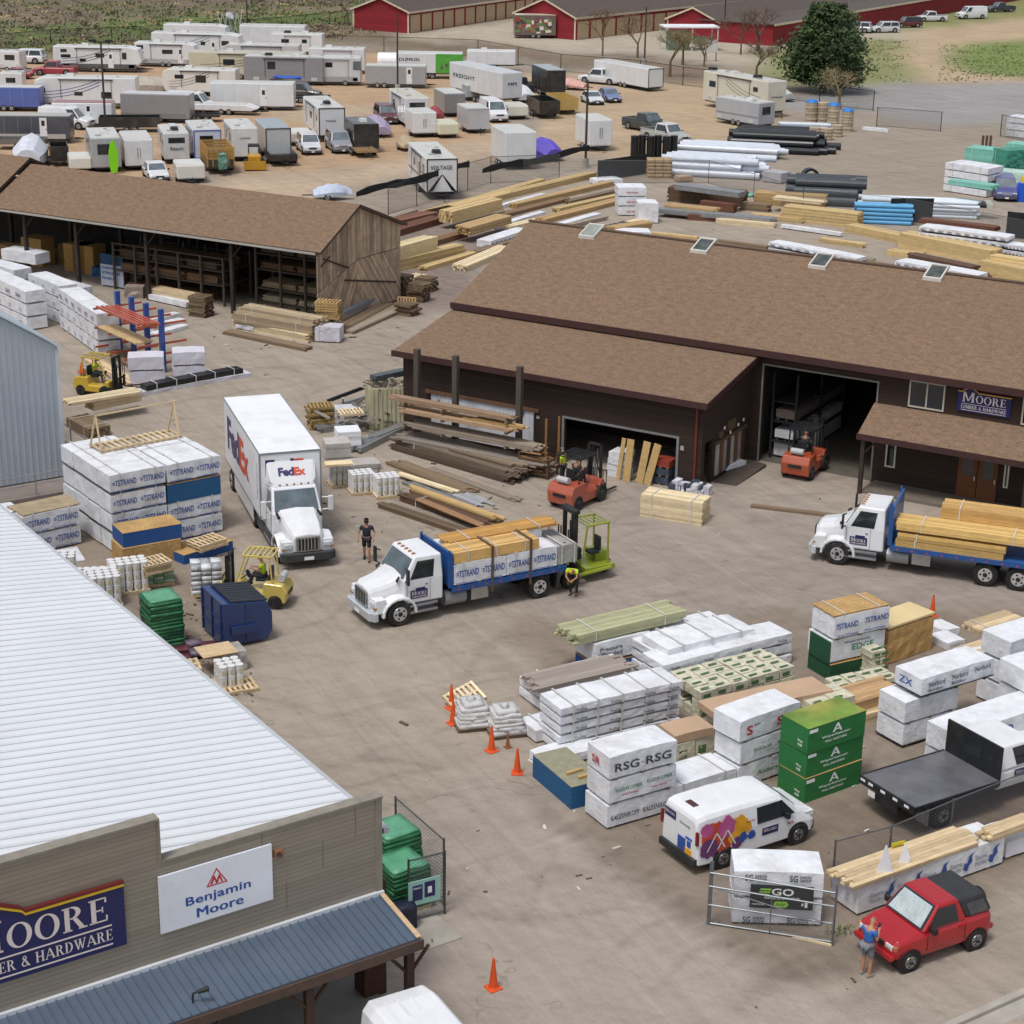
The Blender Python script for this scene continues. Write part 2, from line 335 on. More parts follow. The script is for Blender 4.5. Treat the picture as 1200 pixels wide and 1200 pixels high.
def ground():
 X0,X1,Y0,Y1 = -150,170,20,560;mb_v = [];cols = []
 xs = [X0];ys = [Y0]
 while xs[-1] < X1: xs.append(xs[-1]+(.42 if -14 < xs[-1] < 22 else 1.5))
 while ys[-1] < Y1: ys.append(ys[-1]+(.42 if 36 < ys[-1] < 68 else max(.8,(ys[-1]-20)*.011)))
 zs = [(z,min(p[0] for p in z),max(p[0] for p in z),min(p[1] for p in z),max(p[1] for p in z),lin(c)[:3],e) for z,c,e in ZONES]
 b0 = lin('968b7f')[:3]
 for y in ys:
  for x in xs:
   n1 = noise3(x*.09,y*.06,0);n2 = noise3(x*.09,y*.06,9);n3 = noise3(x*.4,y*.3,4);n4 = noise3(x*.4,y*.3,14)
   c = b0
   for z,a,b_,c_,d,col,e in zs:
    q_ = e*min(1,max(.12,(y-45)/40));xx = x+(n1*.8+n3*.5)*q_;yy = y+(n2*1.6+n4*1.0)*q_
    if a < xx < b_ and c_ < yy < d and inpoly(xx,yy,z): c = col
   mb_v.append((x,y,0));cols.append((*c,1))
 nx = len(xs);fs = [(j*nx+i,j*nx+i+1,(j+1)*nx+i+1,(j+1)*nx+i) for j in range(len(ys)-1) for i in range(nx-1)]
 for it_ in range(2):
  src = cols[:]
  for j in range(1,len(ys)-1):
   if it_ and ys[j] < 68: continue
   for i in range(1,nx-1):
    k = j*nx+i;q = (src[k],src[k-1],src[k+1],src[k-nx],src[k+nx]);cols[k] = tuple(sum(a[t] for a in q)/5 for t in range(4))
 o = len(mb_v);
 for x,y in ((-1500,-300),(1700,-300),(1700,2400),(-1500,2400)): mb_v.append((x,y,-.02));cols.append((*lin('7c705c')[:3],1))
 fs.append((o,o+1,o+2,o+3))
 me = bpy.data.meshes.new('ground');me.from_pydata(mb_v,[],fs)
 a = me.attributes.new('soil','FLOAT_COLOR','POINT');a.data.foreach_set('color',[t for c in cols for t in c])
 m,n,b,tc = base('soil_and_worn_asphalt')
 at = n.n('ShaderNodeAttribute',attribute_name='soil');v = tc.outputs['Object']
 big = n.ramp(n.noise(v,.11,5,.6),.3,.7);mid = n.ramp(n.noise(v,.7,6,.65),.3,.72);fine = n.ramp(n.noise(v,9,6,.7),.25,.75)
 def tracks(ang_,sc_,dist):
  wv = n.n('ShaderNodeTexNoise');wv.inputs['Scale'].default_value = sc_;wv.inputs['Detail'].default_value = 5;wv.inputs['Roughness'].default_value = .6;wv.inputs['Distortion'].default_value = dist
  n.l.new(n.mapv(n.mapv(v,(1,1,1),(0,0,ang_)),(.1,1.3,1)),wv.inputs['Vector']);return n.ramp(wv.outputs['Fac'],.36,.66)
 t1 = tracks(R(62),1.1,1.2);t2 = tracks(R(-28),.8,1.2);t3 = tracks(R(20),.9,2.2)
 k = n.math('ADD',.74,n.math('MULTIPLY',big,.2));k = n.math('ADD',k,n.math('MULTIPLY',mid,.15));k = n.math('ADD',k,n.math('MULTIPLY',fine,.22))
 k = n.math('ADD',k,n.math('MULTIPLY',t1,.2));k = n.math('ADD',k,n.math('MULTIPLY',t2,.15))
 k = n.math('MULTIPLY',n.math('ADD',k,n.math('MULTIPLY',t3,.14)),.84)
 vo = n.n('ShaderNodeTexVoronoi',feature='DISTANCE_TO_EDGE');vo.inputs['Scale'].default_value = .16;
 dv = n.n('ShaderNodeVectorMath',operation='ADD');n.l.new(v,dv.inputs[0]);nz = n.n('ShaderNodeTexNoise');nz.inputs['Scale'].default_value = .6;n.l.new(v,nz.inputs['Vector']);sc2 = n.n('ShaderNodeVectorMath',operation='SCALE');sc2.inputs['Scale'].default_value = 3;n.l.new(nz.outputs['Color'],sc2.inputs[0]);n.l.new(sc2.outputs[0],dv.inputs[1]);n.l.new(dv.outputs[0],vo.inputs['Vector'])
 cr_ = n.math('LESS_THAN',vo.outputs['Distance'],.004);cr_ = n.math('MULTIPLY',cr_,n.ramp(n.noise(v,.09,3),.5,.62));cr_ = n.math('MINIMUM',n.math('MAXIMUM',cr_,0),1)
 k = n.math('MULTIPLY',k,n.math('MULTIPLY_ADD',cr_,-.3,1.0))
 geo = n.n('ShaderNodeSeparateXYZ');n.l.new(v,geo.inputs[0])
 for (cx_,cy_,pr_,o_) in ((22,48,1.9,0),(-30,88,1.9,3),(6,130,2.0,7)):      # pairs of curved wheel marks
  dx_ = n.math('SUBTRACT',geo.outputs[0],cx_);dy_ = n.math('SUBTRACT',geo.outputs[1],cy_);l_ = n.math('SQRT',n.math('ADD',n.math('MULTIPLY',dx_,dx_),n.math('MULTIPLY',dy_,dy_)))
  l_ = n.math('ADD',l_,n.math('MULTIPLY',n.noise(v,.13,2),5.0));f_ = n.math('ABSOLUTE',n.math('SUBTRACT',n.math('FRACT',n.math('MULTIPLY',l_,1/pr_)),.5))
  b_ = n.math('SUBTRACT',1.0,n.math('MULTIPLY',f_,7.0),clamp=True);mk_ = n.ramp(n.noise(v,.1+.01*o_,3),.5,.62);b_ = n.math('MULTIPLY',b_,n.math('MINIMUM',n.math('MAXIMUM',mk_,0),1));b_ = n.math('MULTIPLY',b_,n.noise(v,3.5,4))
  k = n.math('MULTIPLY',k,n.math('MULTIPLY_ADD',b_,-.3,1.0))
 spots = n.ramp(n.noise(v,1.1,3,.5),.66,.76);k = n.math('MULTIPLY',k,n.math('MULTIPLY_ADD',spots,-.25,1.0))
 g = n.n('ShaderNodeCombineColor')
 for i in range(3): n.l.new(k,g.inputs[i])
 c = n.mix(1.0,at.outputs['Color'],g.outputs[0],'MULTIPLY')
 peb = n.ramp(n.noise(v,26,3,.8),.62,.74);c = n.mix(n.math('MULTIPLY',peb,.22),c,lin('c2b6a6'))
 n.l.new(c,b.inputs['Base Color']);b.inputs['Roughness'].default_value = .95;b.inputs['Specular IOR Level'].default_value = .2
 bp = n.n('ShaderNodeBump');bp.inputs['Strength'].default_value = .5;bp.inputs['Distance'].default_value = .06
 n.l.new(n.math('ADD',n.noise(v,7,6,.7),n.math('MULTIPLY',t1,.5)),bp.inputs['Height']);n.l.new(bp.outputs[0],b.inputs['Normal'])
 me.materials.append(m);o = bpy.data.objects.new('ground',me);C.objects.link(o);return struct(o)
ground()
CONC = mat('concrete','a39d94',.85,ns=1.5,na=.12,dirt='7a7065',da=.35,bs=12,bst=.2)
k0,k1 = P(1085,1212),P(1230,1147);mb = MB();L_ = (k1-k0).length+12
mb.bx(-6,L_,-.22,0,-.1,.12);mb.bx(-6,L_,-.75,-.225,-.1,.012)
o = mb.build('kerb',CONC,bevel=.02);o.location = k0;o.rotation_euler = (0,0,R(ang(k0,k1)));struct(o)
mb = MB();mb.bx(-3.5,.1,-1.2,7.5,-.05,.03);o = mb.build('concrete_pad',CONC);o.location = P(520,1077)+Vector((-.2,0,0));o.rotation_euler = (0,0,R(34));struct(o)
def roof_slab(name,q,m,parent,th=.14,edge=None):
 q = [Vector(x) for x in q];nrm = (q[1]-q[0]).cross(q[3]-q[0]).normalized();lo = [x-nrm*th for x in q]
 me = bpy.data.meshes.new(name);me.from_pydata([tuple(x) for x in q+lo],[],[(0,1,2,3),(7,6,5,4),(0,4,5,1),(1,5,6,2),(2,6,7,3),(3,7,4,0)])
 me.materials.append(m);me.materials.append(edge or m);me.polygons.foreach_set('material_index',[0,1,1,1,1,1])
 uv = me.uv_layers.new(name='uv');a = (q[1]-q[0]).normalized();b_ = nrm.cross(a);vs = q+lo
 for lp in me.loops: d = vs[lp.vertex_index]-q[0];uv.data[lp.index].uv = (d.dot(a),d.dot(b_))
 o = bpy.data.objects.new(name,me);C.objects.link(o);o.parent = parent;return o
FASC = mat('oxblood_trim','3f2422',.6,ns=3,na=.15,dirt='2c1a18',da=.4);DTRIM = dull('332721')
def window(parent,x0,x1,y,z0,z1,name='window',frame='d7d4cc',t=.07,split=True,mframe=None):   # on a front wall facing -y
 mb = MB();f = mframe or paint(frame);g = MB()
 for a,b_,c,d in ((x0,x1,z0,z0+t),(x0,x1,z1-t,z1),(x0,x0+t,z0+t,z1-t),(x1-t,x1,z0+t,z1-t)): mb.bx(a,b_,y-.06,y+.02,c,d)
 if split: xm = (x0+x1)/2;mb.bx(xm-t/2,xm+t/2,y-.05,y+.02,z0+t,z1-t)
 w_ = mb.build(name,f,parent);g.bx(x0+t,x1-t,y-.02,y+.01,z0+t,z1-t);g.build('pane',GLASS,w_);return w_
# ================================================================== MAIN BROWN BUILDING
MF = Fr((11.91,86.51),-30)
bld = thing('lumber_warehouse','long dark brown log sided warehouse with brown shingle roof and four skylights','building',MF.o,-30)
mb = MB()   # walls (front wall y=0, facing -y)
def wall(mb,x0,x1,z0,z1,y=0,t=.18): mb.bx(x0,x1,y,y+t,z0,z1)
wall(mb,-16.6,-.05,0,5.6);wall(mb,-.05,5.58,4.82,5.6);wall(mb,5.58,30,0,5.6)
mb.bx(-16.6,30,15.0,15.2,0,5.6)
for x in (-16.6,29.8): mb.add([(x,.18,0),(x,15,0),(x,15,5.6),(x,7.6,8.4),(x,.18,5.6),(x+.2,.18,0),(x+.2,15,0),(x+.2,15,5.6),(x+.2,7.6,8.4),(x+.2,.18,5.6)],
 [(0,1,2,3,4),(9,8,7,6,5)]+[(i,i+5,(i+1) % 5+5,(i+1) % 5) for i in range(5)])
mb.build('wall',LOGSIDE,bld)
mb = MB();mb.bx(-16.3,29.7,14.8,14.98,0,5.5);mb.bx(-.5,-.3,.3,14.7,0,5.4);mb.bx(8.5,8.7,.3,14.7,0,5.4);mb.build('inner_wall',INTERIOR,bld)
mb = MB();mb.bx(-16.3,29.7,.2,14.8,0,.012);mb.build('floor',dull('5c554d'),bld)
roof_slab('roof',[(-17.3,-.45,5.62),(31,-.45,5.62),(31,7.6,8.6),(-17.3,7.6,8.6)],SHINGLE,bld,.16,FASC)
roof_slab('roof',[(31,15.6,5.62),(-17.3,15.6,5.62),(-17.3,7.6,8.6),(31,7.6,8.6)],SHINGLE,bld,.16,FASC)
mb = MB();mb.box((6.8,7.6,8.62),(48.3,.3,.06));mb.build('ridge_cap',dull('5f4a3c'),bld)
mb = MB();mb.bx(-17.34,31,-.5,-.44,5.33,5.66);mb.build('fascia',FASC,bld)
mb = MB();mb.bx(-.13,-.05,-.05,.0,0,4.9);mb.bx(5.58,5.66,-.05,0,0,4.9);mb.bx(-.05,5.58,-.05,0,4.82,4.9);mb.build('door_frame',dull('77736d'),bld)
for px,py in ((693,280),(824,297),(962,315),(1096,331)):   # skylights
 x,y = MF.g(px,py,8.12);z = 5.62+(y+.45)*.37
 s_ = MB();h = .37;
 for a,b_,c,d in ((-.46,.46,-.62,-.53),(-.46,.46,.53,.62),(-.46,-.38,-.53,.53),(.38,.46,-.53,.53)):
  s_.add([(x+a,y+c,z+h*c),(x+b_,y+c,z+h*c),(x+b_,y+d,z+h*d),(x+a,y+d,z+h*d),(x+a,y+c,z+h*c+.16),(x+b_,y+c,z+h*c+.16),(x+b_,y+d,z+h*d+.16),(x+a,y+d,z+h*d+.16)],[(3,2,1,0),(4,5,6,7),(0,1,5,4),(1,2,6,5),(2,3,7,6),(3,0,4,7)])
 w_ = s_.build('skylight',paint('c9c6bf'),bld);g_ = MB();a,c = .38,.53
 g_.quad((x-a,y-c,z-h*c+.1),(x+a,y-c,z-h*c+.1),(x+a,y+c,z+h*c+.1),(x-a,y+c,z+h*c+.1),.01)
 g_.build('pane',mat('skylight_glass','4a504e',.15,ns=3,na=.5) if px > 800 else mat('skylight_glass_clear','8d938c',.2,ns=3,na=.2),w_)
window(bld,7.1,8.78,0,3.95,5.22,mframe=paint('b9b3a4'))
window(bld,MF.wp(1197,490)[0],MF.wp(1197,490)[0]+1.6,0,3.95,5.22,mframe=paint('b9b3a4'))
px0,px1 = 5.5,31
roof_slab('porch_roof',[(px0,-2.0,2.86),(px1,-2.0,2.86),(px1,.0,3.86),(px0,.0,3.86)],SHINGLE,bld,.12,FASC)
mb = MB();mb.bx(px0-.03,px1,-2.06,-2.01,2.62,2.9);mb.build('porch_fascia',FASC,bld)
for x in (5.75,13.3,21): mb = MB();mb.bx(x-.09,x+.09,-1.9,-1.72,0,2.68);mb.tube([(x,-1.8,1.9),(x+.6,-1.8,2.6)],.05);mb.build('porch_post',DTRIM,bld)
mb = MB();mb.bx(5.8,14,-1.75,0,0,.14);mb.build('porch_floor',dull('6e655a'),bld)
for (a,b_,nm,col) in ((1037,1049,'sidelight','cfcbc0'),(1178,1184,'sidelight','cfcbc0')):
 x0 = MF.wp(a,545)[0];x1 = MF.wp(b_,545)[0];window(bld,x0,x1,0,.9,2.35,'window',split=False,mframe=paint(col))
x0,x1 = MF.wp(1121,570)[0],MF.wp(1168,570)[0];xm = (x0+x1)/2
for a,b_ in ((x0,xm-.02),(xm+.02,x1)):
 mb = MB();mb.bx(a,b_,-.07,0,.14,2.25);d_ = mb.build('door',wood('6d3f22'),bld);g_ = MB();g_.bx(a+.18,b_-.18,-.085,-.07,1.15,2.05);g_.build('pane',GLASS,d_)
 h_ = MB();h_.bx(b_-.12,b_-.07,-.13,-.07,1.0,1.2);h_.build('handle',CHROME,d_)
LT = 5.4
mb = MB()
wall(mb,-17,-7.82,0,4.15,-LT);wall(mb,-7.82,-1.95,2.27,4.15,-LT);wall(mb,-1.95,-.66,0,4.15,-LT)
def side(x,y0,y1,z0,za,zb): mb.add([(x,y0,z0),(x,y1,z0),(x,y1,zb),(x,y0,za),(x-.18,y0,z0),(x-.18,y1,z0),(x-.18,y1,zb),(x-.18,y0,za)],[(0,1,2,3),(7,6,5,4),(0,4,5,1),(1,5,6,2),(2,6,7,3),(3,7,4,0)])
zt = lambda y: 4.17+(y+LT)*.185
side(-.66,-LT+.18,-5.05,0,zt(-LT),zt(-5.05));side(-.66,-5.05,-4.2,2.15,zt(-5.05),zt(-4.2));side(-.66,-4.2,0,0,zt(-4.2),zt(0));side(-16.82,-LT+.18,0,0,zt(-LT),zt(0))
mb.build('lean_to_wall',LOGSIDE,bld)
roof_slab('lean_to_roof',[(-17.3,-5.9,4.3),(-.3,-5.9,4.3),(-.3,-.02,5.32),(-17.3,-.02,5.32)],SHINGLE,bld,.14,FASC)
mb = MB();mb.bx(-17.34,-.26,-5.96,-5.91,4.02,4.32)
mb.add([(-.29,-5.9,4.02),(-.29,-.02,5.04),(-.29,-.02,5.34),(-.29,-5.9,4.32),(-.24,-5.9,4.02),(-.24,-.02,5.04),(-.24,-.02,5.34),(-.24,-5.9,4.32)],[(0,1,2,3),(7,6,5,4),(0,4,5,1),(1,5,6,2),(2,6,7,3),(3,7,4,0)])
mb.build('lean_to_fascia',FASC,bld)
mb = MB();mb.tube([(-.95,-LT-.07,4.1),(-.95,-LT-.07,.05)],.06,8);mb.build('downspout',mat('red_downspout','6e2b22',.5),bld)
mb = MB();mb.bx(-7.95,-7.83,-LT-.04,-LT,0,2.37);mb.bx(-1.93,-1.81,-LT-.04,-LT,0,2.37);mb.bx(-7.83,-1.93,-LT-.04,-LT,2.27,2.37);mb.build('lean_to_door_frame',ALU,bld)
mb = MB();mb.bx(-15.3,-9.5,-LT-.06,-LT,.25,2.3)
for i in range(24): mb.bx(-15.3+i*.242,-15.27+i*.242,-LT-.085,-LT-.06,.25,2.3)
sd_ = mb.build('sliding_door',mat('white_ribbed_metal','ccd0d6',.5,ns=2,na=.06,dirt='9b958c',da=.3),bld)
mb = MB();mb.bx(-15.6,-9.2,-LT-.14,-LT-.09,2.32,2.5);mb.quad((-14.9,-LT-.1,1.9),(-14.9,-LT-.1,2.1),(-13.7,-LT-.1,1.0),(-13.7,-LT-.1,.8),.04);mb.quad((-11.6,-LT-.1,1.2),(-11.6,-LT-.1,1.35),(-10.0,-LT-.1,2.3),(-10.0,-LT-.1,2.15),-.04);mb.build('door_track',BROWN,bld)
mb = MB();mb.bx(-1.72,-1.55,-LT-.05,-LT,1.75,1.95);mb.build('wall_box',paint('a9a9a4'),bld)
mb = MB();mb.bx(-9.35,-9.2,-LT-.05,-LT,2.0,2.15);mb.build('wall_box',paint('a9a9a4'),bld)
for i in range(8): mb = MB();y = -3.85+i*.42;mb.bx(-.66,-.6,y,y+.34,.25,1.75+.0*i);mb.build('display_door',[paint('a9a49b'),BROWN,paint('8f8a84'),wood('4b3226')][i % 4],bld)
mb = MB();mb.bx(-.66,-.55,-4.0,-.4,1.8,1.9);mb.bx(-.66,-.58,-3.6,-3.2,2.0,2.3);mb.bx(-.66,-.58,-2.6,-1.8,2.1,2.6,0);mb.build('display_rail',wood('5c4a35'),bld)
for y,z in ((-3.2,2.35),(-2.5,1.95),(-1.6,2.1),(-1.0,2.2)): mb = MB();mb.bx(-.58,-.54,y,y+.12,z,z+.14);mb.build('notice',SHEETW,bld)
mb = MB();mb.add([(-.6,-4.1,.02),(.55,-4.0,.02),(.6,-.6,.14),(-.6,-.3,.14),(-.6,-4.1,0),(.55,-4.0,0),(.6,-.6,0),(-.6,-.3,0)],[(0,1,2,3),(0,4,5,1),(1,5,6,2),(2,6,7,3)]);mb.build('ramp',dull('4a413a'),bld)
# ================================================================== OPEN SHED upper left
SF = Fr((-11.9,111.0),-29)
shed = thing('open_lumber_shed','open fronted timber shed with brown shingle roof and weathered diagonal board end','shed',SF.o,-29)
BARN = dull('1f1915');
roof_slab('roof',[(-26.3,-.15,4.75),(.35,-.15,4.75),(.35,4.2,6.98),(-26.3,4.2,6.98)],SHINGLE,shed,.16,dull('4b3a2f'))
roof_slab('roof',[(.35,9.6,4.95),(-26.3,9.6,4.95),(-26.3,4.2,6.98),(.35,4.2,6.98)],SHINGLE,shed,.16,dull('4b3a2f'))
roof_slab('upper_roof',[(-52,-.35,5.0),(-26.3,-.35,5.0),(-26.3,4.2,7.4),(-52,4.2,7.4)],SHINGLE,shed,.2,dull('3a2c24'))
roof_slab('upper_roof',[(-26.3,9.8,5.0),(-52,9.8,5.0),(-52,4.2,7.4),(-26.3,4.2,7.4)],SHINGLE,shed,.2,dull('3a2c24'))
mb = MB();mb.bx(-52,0,-.19,-.152,4.56,4.7);mb.build('gutter',paint('a8a39b'),shed)
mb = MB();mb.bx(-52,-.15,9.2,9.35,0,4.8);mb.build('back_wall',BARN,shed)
for i,px in enumerate((89,170,269,370,30,-40)):
 x = SF.wp(px,320,.15)[0];mb = MB();mb.bx(x-.11,x+.11,.3,.52,0,4.55);mb.tube([(x,.4,3.5),(x+.9,.4,4.5)],.05)
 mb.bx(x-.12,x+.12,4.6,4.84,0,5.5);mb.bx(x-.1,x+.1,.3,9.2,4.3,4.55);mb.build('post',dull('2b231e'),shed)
def clip(poly,a,b_,c):   # keep a*x+b*y<=c
 out = []
 for i in range(len(poly)):
  p,q = poly[i],poly[(i+1) % len(poly)];fp,fq = a*p[0]+b_*p[1]-c,a*q[0]+b_*q[1]-c
  if fp <= 0: out.append(p)
  if fp*fq < 0: t = fp/(fp-fq);out.append((p[0]+(q[0]-p[0])*t,p[1]+(q[1]-p[1])*t))
 return out
mb = MB()   # end wall planks: vertical in the top third, chevron below
def planks(poly,dx,dy,wd):
 nx,ny = -dy,dx;ks = [nx*p[0]+ny*p[1] for p in poly];k = min(ks)
 while k < max(ks):
  g = clip(clip(poly,nx,ny,k+wd*.93),-nx,-ny,-k)
  if len(g) > 2:
   x = .02+rnd.uniform(0,.02);v = rnd.uniform(-.9,.6);n_ = len(g)
   mb.add([(x,y,z) for y,z in g]+[(-.05,y,z) for y,z in g],[tuple(range(n_)),tuple(range(n_,2*n_))[::-1]]+[(i,i+n_,(i+1) % n_+n_,(i+1) % n_) for i in range(n_)],0,v)
  k += wd
planks([(0,.1),(4.3,.1),(4.3,3.5),(0,2.2)],.5,.87,.19);planks([(4.3,.1),(9.2,.1),(9.2,3.4),(4.3,3.5)],.62,-.78,.19)
planks([(0,2.25),(4.3,3.55),(4.3,6.8),(0,4.6)],0,1,.2);planks([(4.3,3.55),(9.2,3.45),(9.2,4.9),(4.3,6.8)],0,1,.2)
mb.build('end_wall',mat('weathered_planks','b39c85',.85,ns=3,na=.22,streak=(1,1,.3),vary=.42,dirt='5b4d42',da=.5),shed)
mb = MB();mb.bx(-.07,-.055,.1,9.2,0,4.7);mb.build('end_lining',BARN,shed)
mb = MB();mb.tube([(.08,.6,4.2),(.08,3.2,3.2)],.05);mb.tube([(.08,2.8,2.5),(.08,8.6,1.3)],.05);mb.build('brace',dull('2f2620'),shed)
def shed_rack(x0,x1,y0,y1,zs,rail=False):
 mb = MB();n_ = max(2,int((x1-x0)/1.5)+1)
 for i in range(n_):
  x = x0+(x1-x0)*i/(n_-1)
  for y in (y0,y1): mb.bx(x-.07,x+.07,y-.07,y+.07,0,zs[-1]+.9)
 for z in zs: mb.bx(x0,x1,y0,y1,z-.06,z)
 if rail: mb.bx(x0,x1,y0-.04,y0+.04,zs[-1]+.8,zs[-1]+.88);mb.bx(x0,x1,y0-.03,y0+.03,zs[-1]+.4,zs[-1]+.46)
 return mb.build('storage_rack',dull('4a4038'),shed)  # rack colour darkened to suggest the shade inside the shed
shed_rack(-17.2,-8.3,1.6,4.4,[1.3,2.2],True);shed_rack(-6.2,-.6,2.2,5.0,[.5,1.4,2.6,3.6])
shed_rack(-16.5,-8.6,5.5,8.5,[2.6,3.4])
# ================================================================== GREY METAL BUILDING left edge
gcor = P(77,557,1.1);GF = Fr((gcor.x,gcor.y),34)
gb = thing('metal_warehouse','pale blue grey ribbed metal warehouse at the left edge above a dock wall','building',GF.o,34)
GM = mat('pale_ribbed_metal','b3bbc4',.45,.1,ns=.7,na=.04,dirt='95a0aa',da=.3)
gz_top = GF.wp(70,406)[1];zl = GF.wp(0,372)[1];xl = GF.wp(0,372)[0];sl_ = (zl-gz_top)/(-xl);rx = -9.0
mb = MB();pf = [(0,1.1),(0,gz_top),(rx,gz_top-rx*sl_),(2*rx,gz_top),(2*rx,1.1)]
n_ = len(pf);mb.add([(x,0,z) for x,z in pf]+[(x,30,z) for x,z in pf],[tuple(range(n_))[::-1],tuple(range(n_,2*n_))]+[(i,(i+1) % n_,(i+1) % n_+n_,i+n_) for i in range(n_)])
x = -.1
while x > 2*rx: zz = gz_top-x*sl_ if x > rx else gz_top+(x-2*rx)*sl_;mb.bx(x-.03,x+.03,-.035,-.001,1.1,zz-.04);x -= .28
mb.build('wall',GM,gb)
mb = MB();roof_slab('roof',[(.25,-.15,gz_top-.04),(.25,30.2,gz_top-.04),(rx,30.2,gz_top-rx*sl_+.1),(rx,-.15,gz_top-rx*sl_+.1)],mat('pale_roof_metal','bfd0de',.35,.1,ns=1,na=.03),gb,.07)
roof_slab('roof',[(2*rx-.25,30.2,gz_top-.04),(2*rx-.25,-.15,gz_top-.04),(rx,-.15,gz_top-rx*sl_+.1),(rx,30.2,gz_top-rx*sl_+.1)],MATS['pale_roof_metal'],gb,.07)
mb = MB();mb.bx(-.12,.04,-.07,-.037,1.1,gz_top-.1);mb.build('corner_trim',paint('c8ccd2'),gb)
mb = MB();mb.bx(-22,1.9,-1.9,0,0,1.05);mb.bx(.3,1.9,0,14,0,1.05);mb.build('dock',mat('dock_concrete','877c76',.9,ns=1,na=.12,dirt='5d5650',da=.4),gb)
mb = MB();
for i in range(12): x = -20+i*2.0;mb.tube([(x,-1.75,1.05),(x,-1.75,2.0)],.03)
mb.tube([(-20,-1.75,2.0),(1.75,-1.75,2.0)],.025);mb.tube([(-20,-1.75,1.55),(1.75,-1.75,1.55)],.02)
for i in range(6): y = -.2+i*2.0;mb.tube([(1.75,y,1.05),(1.75,y,2.0)],.03)
mb.tube([(1.75,-1.75,2.0),(1.75,10,2.0)],.025);mb.build('railing',ALU,gb)
# ================================================================== STOREFRONT lower left
TF = Fr((-3.1,40.76),34)
st = thing('hardware_store','tan board fronted store with white ribbed metal roof and slate awning','building',TF.o,34)
ZP = 6.13;xs_,zs_ = TF.wp(186,1010);x2_,z2_ = TF.wp(186,961);ZH = z2_
mb = MB();mb.bx(-20,0,0,.2,3.35,ZP);mb.bx(-20,xs_,.0,.2,ZP,ZH);mb.build('false_front',TANSIDE,st)
mb = MB();mb.bx(xs_,.06,-.05,.27,ZP,ZP+.06);mb.bx(-20,xs_+.05,-.05,.27,ZH,ZH+.06);mb.bx(xs_-.0,xs_+.05,-.05,.27,ZP+.06,ZH);mb.bx(-.14,.04,-.03,.24,3.4,ZP);mb.build('trim',dull('857f75'),st)
for i in range(6):      # butt joints
 mb = MB();x,z = [(-1.6,4.7),(-3.2,5.4),(-5.2,4.4),(-2.6,3.9),(-10.2,4.2),(-.7,5.3)][i];mb.bx(x,x+.03,-.006,0,z,z+.75);mb.build('batten',dull('7c756a'),st)
mb = MB();mb.bx(-20,0,2.9,3.1,0,3.4);mb.bx(-.2,0,2.9,34,0,5.1);mb.bx(-20.2,-20,0,34,0,5.1);mb.bx(-20,0,33.8,34,0,5.1);mb.build('wall',mat('tan_wall','8f8779',.8),st)
mb = MB();mb.bx(-20,.0,.2,2.9,3.3,3.4);mb.build('soffit',dull('5a524a'),st)
RW = mat('white_roof_metal','d6d9dd',.42,0,ns=.4,na=.03,dirt='bcbec0',da=.3)
mb = MB();E5,SL = 5.15,.12
mb.add([(.22,.21,E5),(.22,34,E5),(-13,34,E5+13.2*SL),(-13,.21,E5+13.2*SL),(-30,34,E5-.5),(-30,.21,E5-.5)],[(0,1,2,3),(3,2,4,5)])
RIBS = MB()
y = .35
while y < 34:
 mb.add([(.2,y-.055,E5+.004),(.2,y+.055,E5+.004),(-13,y+.055,E5+13.2*SL+.004),(-13,y-.055,E5+13.2*SL+.004),(.2,y-.02,E5+.045),(.2,y+.02,E5+.05),(-13,y+.02,E5+13.2*SL+.05),(-13,y-.02,E5+13.2*SL+.05)],
           [(4,5,6,7),(0,4,7,3),(0,1,5,4)]);mb.add([(.2,y+.055,E5+.004),(-13,y+.055,E5+13.2*SL+.004),(-13,y+.02,E5+13.2*SL+.05),(.2,y+.02,E5+.05)],[(0,1,2,3)]);RIBS.add([(.2,y-.1,E5+.005),(.2,y-.055,E5+.005),(-13,y-.055,E5+13.2*SL+.005),(-13,y-.1,E5+13.2*SL+.005)],[(0,1,2,3)]);y += .42
mb.build('roof',RW,st);RIBS.build('rib_strip',mat('rib_strip_grey','a3a8ae',.6,ns=2,na=.15),st)  # narrow darker grey strip along one side of each roof rib
mb = MB();mb.bx(.22,.38,.2,34,E5-.18,E5-.03);mb.build('gutter',paint('b4b8be'),st)
mb = MB();A0,A1,AZ0,AZ1 = 0.0,-1.85,3.5,3.2
mb.add([(-20,A0,AZ0),(0.05,A0,AZ0),(.05,A1,AZ1),(-20,A1,AZ1),(-20,A0,AZ0-.05),(0.05,A0,AZ0-.05),(.05,A1,AZ1-.05),(-20,A1,AZ1-.05)],[(3,2,1,0),(4,5,6,7),(0,1,5,4),(1,2,6,5),(2,3,7,6),(3,0,4,7)])
x = -19.9
while x < .1:
 mb.add([(x-.018,A0,AZ0),(x+.018,A0,AZ0),(x+.018,A1,AZ1),(x-.018,A1,AZ1),(x-.01,A0,AZ0+.045),(x+.01,A0,AZ0+.045),(x+.01,A1,AZ1+.045),(x-.01,A1,AZ1+.045)],[(4,7,6,5),(0,3,7,4),(1,5,6,2),(3,2,6,7)]);x += .225
mb.build('awning_roof',mat('slate_blue_metal','5d6b7c',.45,.3,ns=1.2,na=.06,dirt='77808a',da=.3),st)
mb = MB();mb.bx(-20,.05,-.1,-.002,3.44,3.58);mb.build('flashing',paint('cfd3d9'),st)
mb = MB();mb.bx(-20,.1,A1-.06,A1+.02,AZ1-.32,AZ1-.06);mb.build('awning_fascia',dull('4e3d34'),st)
